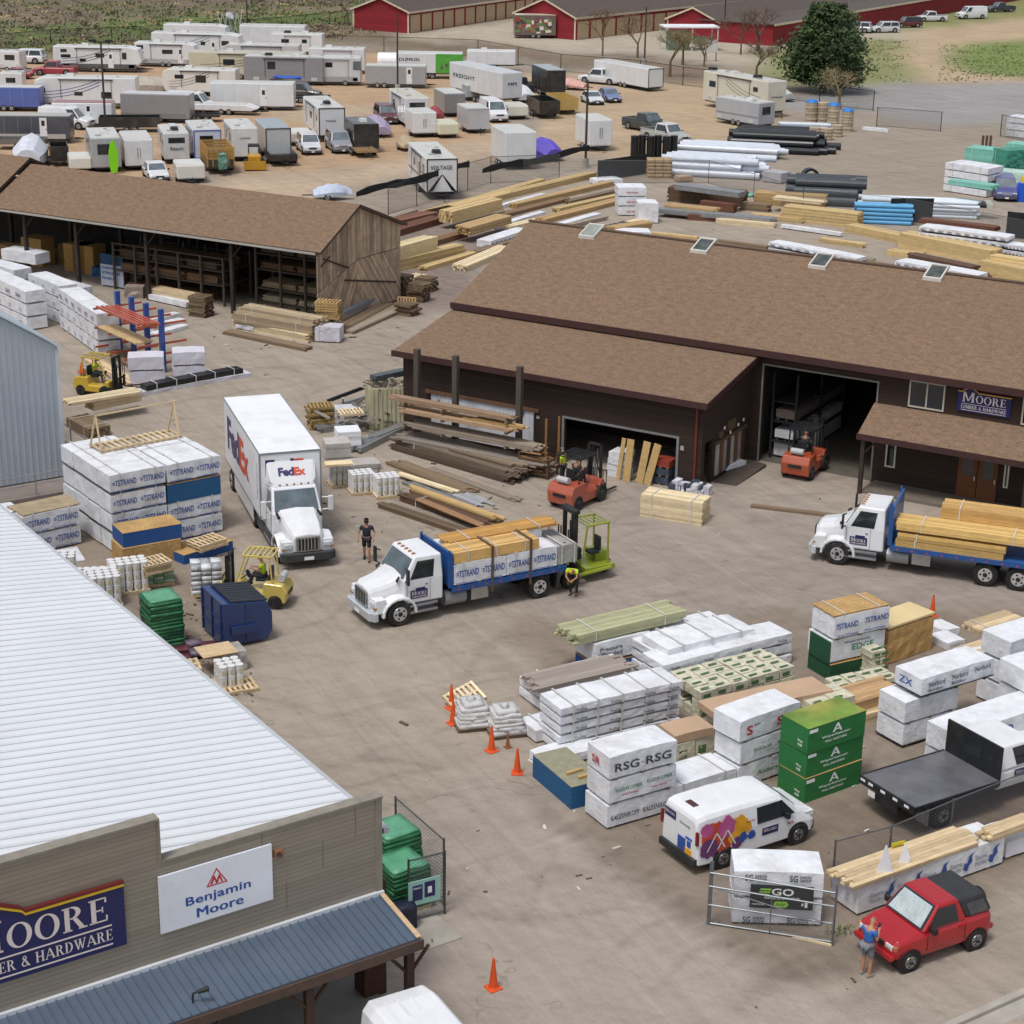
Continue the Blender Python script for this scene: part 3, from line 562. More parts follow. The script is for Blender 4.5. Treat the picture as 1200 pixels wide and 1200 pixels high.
mb = MB();mb.quad((.06,A0,AZ0-.2),(.06,A1,AZ1-.2),(.06,A1,AZ1+.02),(.06,A0,AZ0+.02),.05);mb.quad((.06,A0,AZ0+.03),(.06,A1,AZ1+.03),(-.07,A1,AZ1+.03),(-.07,A0,AZ0+.03),.02);mb.build('barge_board',wood('c9ab86'),st)
for px_ in (-.22,-2.95,-5.7,-8.6,-11.5): mb = MB();mb.bx(px_-.1,px_+.1,A1+.02,A1+.2,0,AZ1-.3);mb.tube([(px_,A1+.1,2.2),(px_+.55,A1+.1,2.85)],.05);mb.tube([(px_,A1+.1,2.2),(px_-.55,A1+.1,2.85)],.05);mb.build('awning_post',dull('3a261c'),st)
q = TF.g(436,1163);mb = MB();mb.bx(q[0]-.32,q[0]+.32,q[1]-.2,q[1]+.35,0,3.3);mb.build('pillar',wood('43261a'),st)
mb = MB();mb.bx(-20,.3,A1-.3,2.9,0,.05);mb.build('walkway',mat('walkway_concrete','8a857e',.85,ns=1.5,na=.1,dirt='6a6258',da=.3),st)
x,z = TF.wp(324,999);mb = MB();mb.bx(x-.09,x+.11,-.14,0,z-.08,z+.1);l_ = mb.build('wall_lamp',paint('8a5a3a'),st);mb = MB();mb.cyl((x,-.14,z),(x,-.2,z),.06);mb.build('lens',GLASS,l_)
x = TF.wp(222,1172,-1.3)[0];mb = MB();mb.tube([(x,-1.5,3.25),(x,-1.5,3.5),(x+.15,-1.6,3.6)],.025);mb.cyl((x+.1,-1.56,3.55),(x+.32,-1.66,3.62),.05,.07);mb.build('spotlight',DARK,st)
def sign_board(name,fr,t,pts,label,mats,draw,cat='sign'):
 q = [fr.wp(*p,t) for p in pts];x0 = min(a for a,b_ in q);z0 = min(b_ for a,b_ in q)
 o = thing(name,label,cat,fr.w(x0,t,z0),fr.yaw);draw(o,[(a-x0,b_-z0) for a,b_ in q]);return o
def bm(o,q):
 W_,H_ = max(a for a,b_ in q),max(b_ for a,b_ in q);mb = MB();mb.bx(0,W_,-.06,0,0,H_);mb.build('panel',paint('dfe4ee'),o)
 t = MB();X,Z = (1,0,0),(0,0,1);cx = W_*.5;ty = H_*.58;th = H_*.3;y = -.065
 for r_ in (1.0,):
  a = (cx-th*.62,ty);b_ = (cx+th*.62,ty);c = (cx,ty+th);g = (cx,ty+th*.36);k = .80;ins = lambda p: (g[0]+(p[0]-g[0])*k,g[1]+(p[1]-g[1])*k)
  for p,q_ in ((a,b_),(b_,c),(c,a)): t.add([(p[0],y,p[1]),(q_[0],y,q_[1]),(ins(q_)[0],y,ins(q_)[1]),(ins(p)[0],y,ins(p)[1])],[(0,1,2,3)])
  for dx in (-.17,.17):
   for k2,s_ in ((0,1),):
    bx_ = cx+dx*th*.9;t.add([(bx_-.24*th,y,ty+.1*th),(bx_-.1*th,y,ty+.1*th),(bx_+.02*th,y,ty+.42*th),(bx_-.02*th,y,ty+.6*th)],[(0,1,2,3)]);t.add([(bx_+.1*th,y,ty+.1*th),(bx_+.2*th,y,ty+.1*th),(bx_+.02*th,y,ty+.6*th),(bx_-.02*th,y,ty+.42*th)],[(0,1,2,3)])
 t.build('emblem',mat('sign_red','c22736',.5,na=.02),o);t = MB()
 t.text('Benjamin',(W_*.22,y,H_*.305),X,Z,W_*.58,H_*.2,0,'heavy');t.text('Moore',(W_*.315,y,H_*.1),X,Z,W_*.41,H_*.165,0,'heavy')
 t.build('lettering',mat('sign_blue','2b519c',.5,na=.02),o)
sign_board('paint_brand_sign',TF,-.02,[(186,1027),(317,990),(317,1053),(188,1092)],'white rectangular sign with red triangle emblem and blue letters on tan store front',None,bm)
NAVY = mat('sign_navy','1f2358',.45,na=.04);YEL = mat('sign_yellow','e0b922',.5,na=.03);MAR = mat('sign_maroon','6b2320',.5,na=.03);CREAM = mat('sign_cream','ddd3cf',.5,na=.03)
def moore(o,q,W_,H_,big=True,two=True):
 mb = MB();sh = H_*.80;x1 = W_*(.45 if big else .38);xa = W_*.08
 prof = [(0,0),(W_,0),(W_,sh),(x1,sh),(x1-.02*W_,sh+.05*H_),(x1*.62,H_),(xa+.02*W_,sh+.05*H_),(xa,sh),(0,sh)]
 mb.prism([(a,b_) for a,b_ in prof][::-1],-.05,0);mb.build('panel',NAVY,o)
 e = H_*.035
 for k,(m_,off,nm) in enumerate(((YEL,0,'yellow_edging'),(MAR,e,'maroon_edging'))):
  b = MB();top = prof[2:]
  for p,r_ in zip(top,top[1:]):
   b.add([(p[0],-.08-.01*k,p[1]+off),(r_[0],-.08-.01*k,r_[1]+off),(r_[0],-.08-.01*k,r_[1]+off-e),(p[0],-.08-.01*k,p[1]+off-e)]+[(p[0],0,p[1]+off),(r_[0],0,r_[1]+off),(r_[0],0,r_[1]+off-e),(p[0],0,p[1]+off-e)],
                  [(0,1,2,3),(7,6,5,4),(0,4,5,1),(1,5,6,2),(2,6,7,3),(3,7,4,0)])
  b.build(nm,m_,o)
 t = MB();X,Z = (1,0,0),(0,0,1);y = -.056
 t.text('MOORE',(W_*.09,y,H_*.38),X,Z,W_*.81,H_*.4,0,'serif');
 t.text('LUMBER & HARDWARE' if big else 'LUMBER & HARDWARE',(W_*.08,y,H_*.12),X,Z,W_*.84,H_*.14,0,'serif')
 t.bx(W_*.08,W_*.92,-.056,-.05,H_*.30,H_*.318);t.bx(W_*.08,W_*.92,-.056,-.05,H_*.055,H_*.073)
 t.build('lettering',CREAM,o)
xr,zr = TF.wp(143,1033);xr2,zr2 = TF.wp(143,1106);Hs = (zr-zr2)/.8;Ws = 4.15
o = thing('store_sign','large navy store name sign with yellow edging on tan store front','sign',TF.w(xr-Ws,-.02,zr2),34);moore(o,None,Ws,Hs)
x0,z0 = MF.wp(1121,484);x1,z1 = MF.wp(1184,490);zt_ = MF.wp(1184,466)[1]
o = thing('warehouse_sign','small navy name sign with white letters on dark brown warehouse wall','sign',MF.w(x0,-.02,z1),-30);moore(o,None,x1-x0,(zt_-z1)/.8,False)
# ================================================================== PACKS, PALLETS, STACKED GOODS
CARD = mat('brown_card_wrap','b79a80',.7,ns=1.2,na=.07,bs=3,bst=.2,vary=.1);TARP = mat('tan_tarp','b8935c',.75,ns=1.5,na=.12,bs=3,bst=.7)
LILAC = mat('lilac_white_wrap','d3d1dc',.5,ns=1.4,na=.05,bs=2.4,bst=.5,dirt='aaa6ac',da=.3)
BLACKW = mat('black_poly_wrap','17191c',.35,ns=2,na=.3,bs=3,bst=.6);CREAMP = mat('cream_packet','c6c2ab',.6,ns=4,na=.2,bs=4,bst=.6)
def soft(mb,x0,x1,y0,y1,z0,z1,amp=.02,seed=0,m=0,cell=.3,sag=0):
 """box with slightly lumpy faces (film stretched over a load)"""
 nx,ny,nz = (max(2,min(14,int(d/cell))) for d in (x1-x0,y1-y0,z1-z0))
 idx = {};o = len(mb.v)
 def vid(i,j,k):
  if (i,j,k) not in idx:
   x,y,z = x0+(x1-x0)*i/nx,y0+(y1-y0)*j/ny,z0+(z1-z0)*k/nz
   a = amp*(.4 if (i in (0,nx))+(j in (0,ny))+(k in (0,nz)) > 1 else 1)
   x += a*noise3(x*2.7+seed,y*2.7,z*2.7);y += a*noise3(x*2.7,y*2.7+seed,z*2.7+9);z += a*noise3(x*2.7+5,y*2.7,z*2.7+seed)
   if k == nz and sag: z -= sag*(abs(i/nx-.5)*2)**4
   idx[(i,j,k)] = len(mb.v);mb.v.append((x,y,z))
  return idx[(i,j,k)]
 for i in range(nx):
  for j in range(ny):
   mb.face((vid(i,j,nz),vid(i+1,j,nz),vid(i+1,j+1,nz),vid(i,j+1,nz)),m);mb.face((vid(i,j+1,0),vid(i+1,j+1,0),vid(i+1,j,0),vid(i,j,0)),m)
 for k in range(nz):
  for i in range(nx):
   mb.face((vid(i,0,k),vid(i+1,0,k),vid(i+1,0,k+1),vid(i,0,k+1)),m);mb.face((vid(i+1,ny,k),vid(i,ny,k),vid(i,ny,k+1),vid(i+1,ny,k+1)),m)
  for j in range(ny):
   mb.face((vid(0,j+1,k),vid(0,j,k),vid(0,j,k+1),vid(0,j+1,k+1)),m);mb.face((vid(nx,j,k),vid(nx,j+1,k),vid(nx,j+1,k+1),vid(nx,j,k+1)),m)
def boards(mb,L,W,H,bt=.05,bw=.19,jit=.12,gap=.0,z0=0.0,m=0,core=True,rr=None):
 """a bundle of sawn boards; only the outer boards are separate solids"""
 r_ = rr or rnd;nz = max(1,round(H/bt));nw = max(1,round(W/bw));bt = H/nz;bw = W/nw
 if nz > 12: nz = 12;bt = H/12
 if nw > 8: nw = 8;bw = W/8
 for k in range(nz):
  for j in range(nw):
   if 0 < k < nz-1 and 0 < j < nw-1 and (L > 0):
    pass
   a = r_.uniform(-jit,jit)*.5;e = r_.uniform(-jit,jit)*.5
   mb.bx(a,L+e,j*bw+.004,(j+1)*bw-.004,z0+k*bt+.003,z0+(k+1)*bt-.003-gap,m,r_.uniform(-.55,.45))
def pk(kind,p0,p1,W,H,label,z0=0.0,ref='b',L=None,yaw=None,cat='pack',group=None,col=None,txt=None,n=None,name=None,straps=2,amp=.02,jit=.1,loc=None,dark=False,bt=.09):
 zr = z0 if ref == 'b' else z0+H
 a = P(p0[0],p0[1],zr if p1 is not None else 0);a.z = z0
 if p1 is not None:
  b_ = P(p1[0],p1[1],zr);yw = ang(a,b_) if yaw is None else yaw;LL = (Vector((b_.x,b_.y,0))-Vector((a.x,a.y,0))).length if L is None else L
 else: yw,LL = yaw,L
 if loc is not None: a = Vector(loc);a.z = z0
 nm = name or {'wrap': 'wrapped_lumber_pack','lumber': 'lumber_bundle','osb': 'board_stack','card': 'cardboard_pack','packets': 'packet_stack'}[kind]
 t = thing(nm,label,cat,a,yw,group);seed = rnd.uniform(0,50);mb = MB()
 rh = .08 if kind in ('wrap','card') and H > .3 else 0
 def straps_(nst,m_=BAND,w_=.03,h0=rh):
  for i in range(nst):
   x = LL*(i+.5)/nst if nst > 2 else LL*(.18+.64*i/max(1,nst-1));s = MB();e = .022+amp*.6
   s.bx(x-w_,x+w_,-e,-e+.006,h0,H+e);s.bx(x-w_,x+w_,-e,W+e,H+e,H+e+.006);s.bx(x-w_,x+w_,W+e-.006,W+e,h0,H+e)
   s.build('strap',m_,t)
 if kind in ('wrap','card'):
  soft(mb,0,LL,0,W,rh,H,amp,seed,0,.32,sag=.03)
  mats = [col or (CARD if kind == 'card' else WRAP),LOGO_B,LOGO_K,LOGO_G,LOGO_GR,LOGO_R,LOGO_P]
  if txt:
   for (s_,x,z,w_,h_,mi,face) in txt:     # fractions of the face
    e = .024+amp*.8
    if face == 'f': mb.text(s_,(x*LL,-e,z*H),(1,0,0),(0,0,1),w_*LL,h_*H,mi,'heavy')
    elif face == 'l': mb.text(s_,(-e,(1-x)*W,z*H),(0,-1,0),(0,0,1),w_*W,h_*H,mi,'heavy')
    elif face == 'fo':      # ring mark on the front
     cx,cz,rr_ = x*LL,z*H,h_*H/2
     for k in range(20): a0,a1 = 2*math.pi*k/20,2*math.pi*(k+1)/20;mb.add([(cx+rr_*math.cos(a0),-e,cz+rr_*math.sin(a0)),(cx+rr_*math.cos(a1),-e,cz+rr_*math.sin(a1)),(cx+rr_*.68*math.cos(a1),-e,cz+rr_*.68*math.sin(a1)),(cx+rr_*.68*math.cos(a0),-e,cz+rr_*.68*math.sin(a0))],[(0,1,2,3)],mi)
    elif face == 'ft':      # small tree triangle
     mb.add([(x*LL,-e,z*H),((x+w_)*LL,-e,z*H),((x+w_/2)*LL,-e,(z+h_)*H)],[(0,1,2)],mi)
    elif face == 'fb': mb.add([(x*LL,-e,z*H),((x+w_)*LL,-e,z*H),((x+w_)*LL,-e,(z+h_)*H),(x*LL,-e,(z+h_)*H)],[(0,1,2,3)],mi)
  mb.build('wrapping',mats,t,smooth=False)
  if rh:
   for i in range(3): x = LL*(.1+.4*i);r_ = MB();r_.bx(x-.05,x+.05,0,W,0,rh);r_.build('runner',OLDW,t)
  if dark: r_ = MB();r_.bx(-.03,LL+.03,-.03,W+.03,rh-.0,rh+.03);r_.build('dark_edging',BLACKW,t)
  if straps: straps_(straps)
 elif kind == 'lumber':
  boards(mb,LL,W,H,bt,.16,jit,rr=random.Random(int(seed*100)));mb.build('boards',col or PINE,t)
  amp = 0
  if straps: straps_(straps,BAND,.025,0)
 elif kind == 'osb':
  mb.bx(0,LL,0,W,0,H-.02);mb.build('board_edges',col or BLUE_E,t)
  mb = MB();mb.bx(-.005,LL+.005,-.005,W+.005,H-.019,H);mb.build('top_board',OSB if not dark else dull('8d8a74'),t)
  if txt:
   mb = MB()
   for (s_,x,z,w_,h_,mi,face) in txt:
    if face == 'f': mb.text(s_,(x*LL,-.006,z*H),(1,0,0),(0,0,1),w_*LL,h_*H,0,'heavy')
    elif face == 'l': mb.text(s_,(-.006,(1-x)*W,z*H),(0,-1,0),(0,0,1),w_*W,h_*H,0,'heavy')
    elif face == 'ft':
     x0,z0_ = x*LL,z*H;wd,ht = w_*LL,h_*H
     mb.add([(x0,-.006,z0_),(x0+wd*.22,-.006,z0_),(x0+wd*.58,-.006,z0_+ht),(x0+wd*.42,-.006,z0_+ht)],[(0,1,2,3)]);mb.add([(x0+wd*.78,-.006,z0_),(x0+wd,-.006,z0_),(x0+wd*.58,-.006,z0_+ht),(x0+wd*.45,-.006,z0_+ht*.8)],[(0,1,2,3)])
     mb.add([(x0+wd*.2,-.006,z0_+ht*.22),(x0+wd*.8,-.006,z0_+ht*.22),(x0+wd*.74,-.006,z0_+ht*.36),(x0+wd*.27,-.006,z0_+ht*.36)],[(0,1,2,3)])
    elif face == 'fb': mb.bx(x*LL,(x+w_)*LL,-.008,0,z*H,(z+h_)*H)
   mb.build('lettering',LOGO_W,t)
  amp = 0
  if straps: straps_(straps,BAND,.015,0)
 elif kind == 'packets':
  nl = n or 3;nx = max(2,int(LL/.62));ny = max(1,int(W/.42));r2 = random.Random(int(seed*100))
  for k in range(nl):
   for i in range(nx):
    for j in range(ny):
     if 0 < k < nl-1 and 0 < j: continue
     g = .015;x0 = i*LL/nx+g+r2.uniform(-.05,.05);y0 = j*W/ny+g+r2.uniform(-.03,.03)
     q = MB();soft(mb,x0,(i+1)*LL/nx-g,y0,(j+1)*W/ny-g,k*H/nl,(k+1)*H/nl-.01-r2.uniform(0,.05),.04,seed+i*3+j*7,0,.2)
     e = .012;mb.add([(x0+.1,y0-e,k*H/nl+.05),(x0+.42,y0-e,k*H/nl+.05),(x0+.42,y0-e,(k+.55)*H/nl),(x0+.1,y0-e,(k+.55)*H/nl)],[(0,1,2,3)],1)
     zt_ = (k+1)*H/nl+.012;mb.add([(x0+.08,y0+.1,zt_),(x0+.45,y0+.1,zt_),(x0+.45,y0+.2,zt_),(x0+.08,y0+.2,zt_)],[(0,1,2,3)],1)
  mb.build('packets',[CREAMP,mat('dull_green_print','4b6a45',.6)],t)
 return t
def stack(kind,p0,p1,W,H,labels,z0=0.0,**k):
 """same footprint, one pack per label, bottom first"""
 a = P(*p0,z0);b_ = P(*p1,z0);yw = k.pop('yaw',None);yw = ang(a,b_) if yw is None else yw;LL = k.pop('L',None) or (b_-a).length
 out = []
 for i,lb in enumerate(labels):
  kk = dict(k);kd = kind
  if isinstance(lb,tuple): lb,ex = lb;ex = dict(ex);kd = ex.pop('kind',kind);kk.update(ex);kd != kind and kk.pop('col',None)
  h = kk.pop('h',H);off = Vector((rnd.uniform(-.04,.04),rnd.uniform(-.04,.04),0)) if i else Vector((0,0,0))
  out.append(pk(kd,p0,None,W,h,lb,z0=z0,L=LL,yaw=yw+rnd.uniform(-.6,.6),loc=a+off,**kk));z0 += h+.005
 return out
def TS(n=2,z=.5,s=1):
 o = []
 for i in range(n): x = .04+i/n;o += [('=TSTRAND',x,z-.03,.86/n,.31,1,'f'),('FUNCTIONALWOOD',x,z-.36,.78/n,.11,1,'f')]
 return o
def pallet_mb(mb,x,y,z,L=1.2,W=1.0,rz=0,v=0.0,hgt=.14):
 M_ = Matrix.Translation((x,y,z)) @ Matrix.Rotation(rz,4,'Z')
 def b(x0,x1,y0,y1,z0,z1,vv):
  o = len(mb.v);mb.bx(x0,x1,y0,y1,z0,z1,0,vv)
  for i in range(o,len(mb.v)): mb.v[i] = tuple(M_ @ Vector(mb.v[i]))
 for i in range(3): yy = i*(W-.09)/2;b(0,L,yy,yy+.09,.018,hgt-.018,v-.3)
 for i in range(7): xx = i*(L-.1)/6;b(xx,xx+.1,0,W,hgt-.018,hgt,v+rnd.uniform(-.4,.4))
 for i in range(3): xx = i*(L-.1)/2;b(xx,xx+.1,0,W,0,.018,v)
def pallets(px,py,n,yaw,label,col=None,z0=0.0,jit=.06,group=None,L=1.2,W=1.0):
 out = [];base_ = P(px,py,z0)
 for i in range(n):
  t = thing('pallet',label if n == 1 else label[i] if isinstance(label,list) else label,'pallet',base_+Vector((rnd.uniform(-jit,jit),rnd.uniform(-jit,jit),i*.145)),yaw+rnd.uniform(-4,4)*jit*12,group)
  c = [PALE,OLDW,PINE][rnd.randrange(3)] if col is None else col
  mb = MB();pallet_mb(mb,-L/2,-W/2,0,L,W);mb.build('deck',c,t);out.append(t)
 return out
def pile_of_pallets(px,py,n,yaw,label,col,z0=0.0,group=None,jit=.06,L=1.2,W=1.0):
 return pallets(px,py,n,yaw,label,col,z0,jit,group,L,W)
G1 = 'white wrapped packs stacked in the east rows'
stack('wrap',(711,973),(783,952),1.22,.82,[
 ('bottom white pack with dark lettering under the grey logo pack',dict(txt=[('KALESNIKOFF',.05,.35,.42,.2,2,'f'),('KALESNIKOFF',.53,.35,.42,.2,2,'f')])),
 ('middle white pack with faint green and red print beneath the grey logo pack',dict(txt=[('REGULAR LUMBER',.08,.5,.4,.15,3,'f'),('REGULAR LUMBER',.55,.55,.38,.15,3,'f'),('west forest',.18,.3,.24,.09,5,'f'),('west forest',.62,.3,.24,.09,5,'f')])),
 ('top white pack with big grey RSG letters and red scribble on its end',dict(txt=[('RSG',.07,.34,.36,.34,2,'f'),('RSG',.53,.34,.38,.34,2,'f'),('SR',.25,.4,.35,.3,5,'l'),('-',.46,.46,.05,.05,4,'f')]))],L=2.44,straps=0,group=G1)
t = pk('osb',(624,910),(668,948),1.22,.78,'teal blue board stack with two offcuts on top by the cones',col=TEAL_E,L=2.44,straps=0,cat='board stack',dark=True)
for i,(x,y) in enumerate(((1.15,.55),(1.55,.75))):
 mb = MB();mb.box((0,0,.04),(.6,.12,.08));o = mb.build('offcut',GOLD);tag(o,['short yellow offcut lying on the teal board stack, back one','short yellow offcut lying on the teal board stack, front one'][i],'offcut');o.location = t.matrix_basis @ Vector((x+.5,y,.785));o.rotation_euler = (0,0,R(34))
pk('wrap',(785,951),(859,927),1.3,.8,'low white pack with dark green lettering beside the grey logo stack',L=2.6,straps=2,txt=[('Anderson',.18,.3,.3,.22,3,'f'),('Anderson',.6,.3,.3,.22,3,'f')],group=G1,dark=True)
stack('wrap',(864,926),(925,904),1.22,.8,[
 ('bottom white pack with dark lettering left of the green boards',dict(txt=[('Anderson',.3,.4,.45,.22,3,'f'),('CPS',.02,.1,.2,.25,5,'f')])),
 ('middle white pack with pale green print left of the green boards',dict(txt=[('REGULAR',.2,.5,.3,.14,3,'f'),('REGULAR',.6,.5,.3,.14,3,'f')])),
 ('top white pack with red swirl mark and clean white top left of the green boards',dict(txt=[('S',.1,.3,.1,.4,5,'f'),('SGS',.22,.62,.1,.1,2,'f'),('S',.6,.3,.1,.4,5,'f')]))],L=2.6,straps=0,group=G1)
stack('osb',(942,942),(1003,920),1.22,.86,[
 (f'{w_} green stack of boards with white triangle mark and lettering',dict(txt=[('',.42,.55,.17,.33,0,'ft'),('Weyerhaeuser',.24,.38,.5,.12,0,'f'),('WALL SHEATHING',.3,.22,.38,.09,0,'f'),('Wey',.62,.3,.2,.12,0,'l'),('OSB',.64,.16,.16,.1,0,'l'),('',.02,.78,.14,.12,0,'fb')])) for w_ in ('bottom','middle','top mossy')],L=2.44,straps=0,col=GREEN_E,cat='board stack',group='green board stacks')
for o in list(C.objects)[-1:]: pass
C.objects[[o.name for o in C.objects if o.name.startswith('top_board')][-1]].data.materials[0] = mat('mossy_boards','6f8a3a',.8,ns=1.1,na=.25,dirt='b09a55',da=.8)
stack('wrap',(656,886),(796,851),1.35,.34,[(f'{w_} thin white wrapped layer of the five layer pile behind the grey logo stack',dict(txt=[(s_,x,.35,.09,.3,2,'f') for x,s_ in ((.12,'TruSide'),(.4,'TruSide'),(.68,'TruSide'),(.88,'TruSide'))])) for w_ in ('lowest','second lowest','middle','second highest','highest')],straps=5,amp=.035,group='thin white wrapped layers')
pk('wrap',(640,905),(705,887),1.0,.38,'low white wrapped pack with torn open end in front of the five layer pile',straps=0,amp=.05,txt=[('Trex',.1,.4,.2,.2,2,'f')])
pk('wrap',(628,872),(690,856),1.1,.5,'open ended white pack of brown boards left of the five layer pile',straps=1,amp=.05)
pk('lumber',(646,852),(690,842),.5,.18,'dark brown boards showing from an open white pack',z0=.5,col=BROWN,straps=0,bt=.05)
stack('wrap',(632,833),(742,806),1.35,.4,[('bottom white pack under grey composite decking',{}),('second white pack under grey composite decking',{})],straps=2,amp=.03,group=G1)
pk('lumber',(632,812),(742,786),1.3,.16,'grey brown composite decking boards laid over white packs',z0=.82,ref='b',col=mat('composite_deck','9a8f86',.6,ns=2,na=.1,streak=(.3,3,3)),straps=0,jit=.5,bt=.05,cat='decking')
pk('osb',(697,792),(722,786),1.3,.42,'low blue board stack under the printed pack and green lumber',L=2.4,col=BLUE_E,straps=0,cat='board stack')
pk('wrap',(697,779),(722,773),1.3,.8,'white pack with black lettering on its end under green lumber',z0=.44,L=2.4,straps=0,txt=[('Pressure',.08,.55,.4,.2,2,'f'),('Treated',.1,.28,.38,.2,2,'f')])
pk('lumber',(675,757),(801,727),1.25,.38,'pale green treated lumber bundle with two white bands, farthest west',z0=1.3,ref='b',col=GREEN_T,straps=2,jit=.3,bt=.09)
stack('wrap',(765,798),(870,772),2.1,.38,[('bottom layer of the broad white pile behind',{}),('second layer of the broad white pile behind',{}),('third layer of the broad white pile behind',{})],straps=4,amp=.04,group='broad white flat packs')
pk('wrap',(783,770),(884,745),1.6,.3,'loose top layer of the broad white pile with sagging film',z0=1.16,straps=3,amp=.06)
stack('wrap',(776,817),(927,778),1.3,.4,[('bottom layer of the long white pile with creased film',dict(txt=[('TruSide',x,.35,.07,.3,2,'f') for x in (.1,.35,.6,.85)])),('middle layer of the long white pile with creased film',dict(txt=[('TruSide',x,.35,.07,.3,2,'f') for x in (.15,.45,.75)])),('top layer of the long white pile with creased film',dict(txt=[('TruSide',x,.35,.07,.3,2,'f') for x in (.05,.3,.6,.88)]))],straps=0,amp=.05,group='long white flat packs')
pk('packets',(820,843),(930,812),1.9,1.05,'cream and green packets of boards in three tiers behind the brown card pack',n=3,cat='packets')
pk('packets',(846,868),(975,838),1.0,.7,'cream packets of boards under the long brown card pack',n=2,cat='packets')
pk('card',(841,849),(976,819),1.25,.35,'long brown card wrapped pack on cream packets',z0=.72,amp=.01,straps=0)
pk('packets',(791,893),(837,880),.9,.62,'cream plastic packets in a low row under a short card pack',n=1,cat='packets')
pk('card',(791,872),(837,861),1.0,.3,'short brown card pack behind the grey logo stack',z0=.63,amp=.01,straps=0)
pk('packets',(952,858),(1000,845),1.2,1.0,'white green printed packets behind the mossy green boards',n=3,cat='packets')
pk('lumber',(1000,852),(1060,836),1.3,.35,'tan card and board bundle behind the mossy green boards, lower',straps=0,col=PINE,jit=.3)
pk('lumber',(998,836),(1060,818),1.3,.35,'tan card and board bundle behind the mossy green boards, upper',z0=.36,straps=0,col=wood('b4926a'),jit=.3)
pk('packets',(985,822),(1052,806),1.0,.5,'row of tan packets on the ground beyond the board bundles',n=1,cat='packets')
stack('osb',(972,798),(1019,787),1.3,.62,[
 ('dark green board stack at the bottom under the white edge printed pack',dict(h=.62)),
 ('white wrapped pack printed EDGE over dark green boards',dict(kind='wrap',h=.92,txt=[('EDGE',.38,.42,.4,.26,3,'f'),('Weyerhaeuser',.22,.74,.5,.12,2,'f')],straps=0)),
 ('topmost white pack with blue letters and strand board lid beside the tan tarp',dict(kind='wrap',h=.9,straps=0,txt=[('7STRAND',.02,.45,.4,.26,1,'f'),('7STRAND',.54,.5,.44,.24,1,'f'),('FUNCTIONAL',.05,.12,.4,.1,1,'f'),('FUNCTIONAL',.55,.14,.4,.1,1,'f')]))],L=2.44,straps=0,col=DGREEN_E)
q_ = P(972,798);t = pk('lumber',(972,798),None,1.3,.06,'tan strand board sheets lying on the topmost printed pack',z0=2.46,L=2.44,yaw=ang(P(972,798),P(1019,787)),col=OSB,straps=2,jit=.03,bt=.06,cat='boards',name='board_sheets')
mb = MB();mb.bx(0,.02,0,1.2,0,0.86);o = mb.build('green_board_panel',DGREEN_E);tag(o,'dark green boards showing at the left end of the edge printed pack','boards');o.location = P(972,798)+Vector((-.06,0,.63));o.rotation_euler = (0,0,R(ang(P(972,798),P(1019,787))))
a = P(1038,780);yw = 38;t = thing('tarped_stack','tan tarp draped over a tall load beside an orange cone','tarped load',a,yw)
mb = MB();soft(mb,0,2.5,0,1.25,.02,1.36,.06,3,0,.2,.05);mb.build('tarp',TARP,t)
mb = MB();mb.bx(-.02,2.52,.0,1.25,1.42,1.5);mb.build('top_sheet',mat('cream_board','d2bd8e',.7,ns=1,na=.06),t)
pk('packets',(1021,797),(1036,793),.8,1.1,'narrow stack of grey white packets between printed pack and tarp',n=4,cat='packets')
stack('wrap',(1057,877),(1076,871),1.25,.84,[('bottom white pack of the short pair left of the bold circle packs',dict(dark=True)),('upper white pack of the short pair left of the bold circle packs',{})],L=2.4,straps=0,group=G1)
stack('wrap',(1116,921),(1197,892),1.3,.9,[('lower white pack with red scribble behind the black flatbed',dict(txt=[('A.L.',.3,.5,.3,.25,5,'l'),('Anderson',.6,.4,.25,.2,3,'f')])),('upper white pack with three blue ring marks behind the black flatbed',dict(txt=[('',x,.55,0,.42,1,'fo') for x in (.25,.55,.85)]+[('canfor',x,.2,.1,.12,1,'f') for x in (.32,.62)]))],L=4.3,straps=0,group=G1)
pk('wrap',(1079,819),(1152,797),1.25,.72,'white pack with ragged blue and black print lying on the short pair',z0=1.72,ref='b',L=3.3,straps=0,amp=.05,dark=True,txt=[('Norbord',.08,.5,.22,.26,2,'f'),('Building',.08,.22,.2,.2,2,'f'),('Norbord',.4,.55,.22,.26,2,'f'),('Building',.4,.25,.2,.2,2,'f'),('Norbord',.72,.6,.22,.26,2,'f'),('ZX',.2,.4,.5,.35,1,'l')])
stack('wrap',(1196,870),(1240,858),1.3,.86,[('bottom white pack at the right edge beside the ring marked packs',{}),('middle white pack at the right edge beside the ring marked packs',{}),('top white pack at the right edge beside the ring marked packs',{})],L=3.6,straps=0,group=G1)
stack('wrap',(1176,833),(1230,815),1.3,.86,[('lower white pack in the second row at the right edge',{}),('higher white pack in the second row at the right edge',{}),('highest white pack in the second row at the right edge',{})],L=3.6,straps=0,group=G1)
pk('wrap',(1122,800),(1175,785),1.2,.5,'low creased white pack behind the tarp at the right',L=3.5,amp=.05,straps=2)
pk('wrap',(1110,762),(1130,757),1.0,.3,'small green printed white bale beyond the tarp, lower',amp=.05,straps=0,txt=[('OOO',.1,.4,.7,.3,3,'f')])
pk('wrap',(1106,748),(1124,743),1.0,.3,'small green printed white bale beyond the tarp, farther',amp=.05,straps=0)
pk('lumber',(1140,785),(1185,770),1.0,.5,'yellow lumber bundle half hidden beyond white packs at right',col=PINE,straps=1)
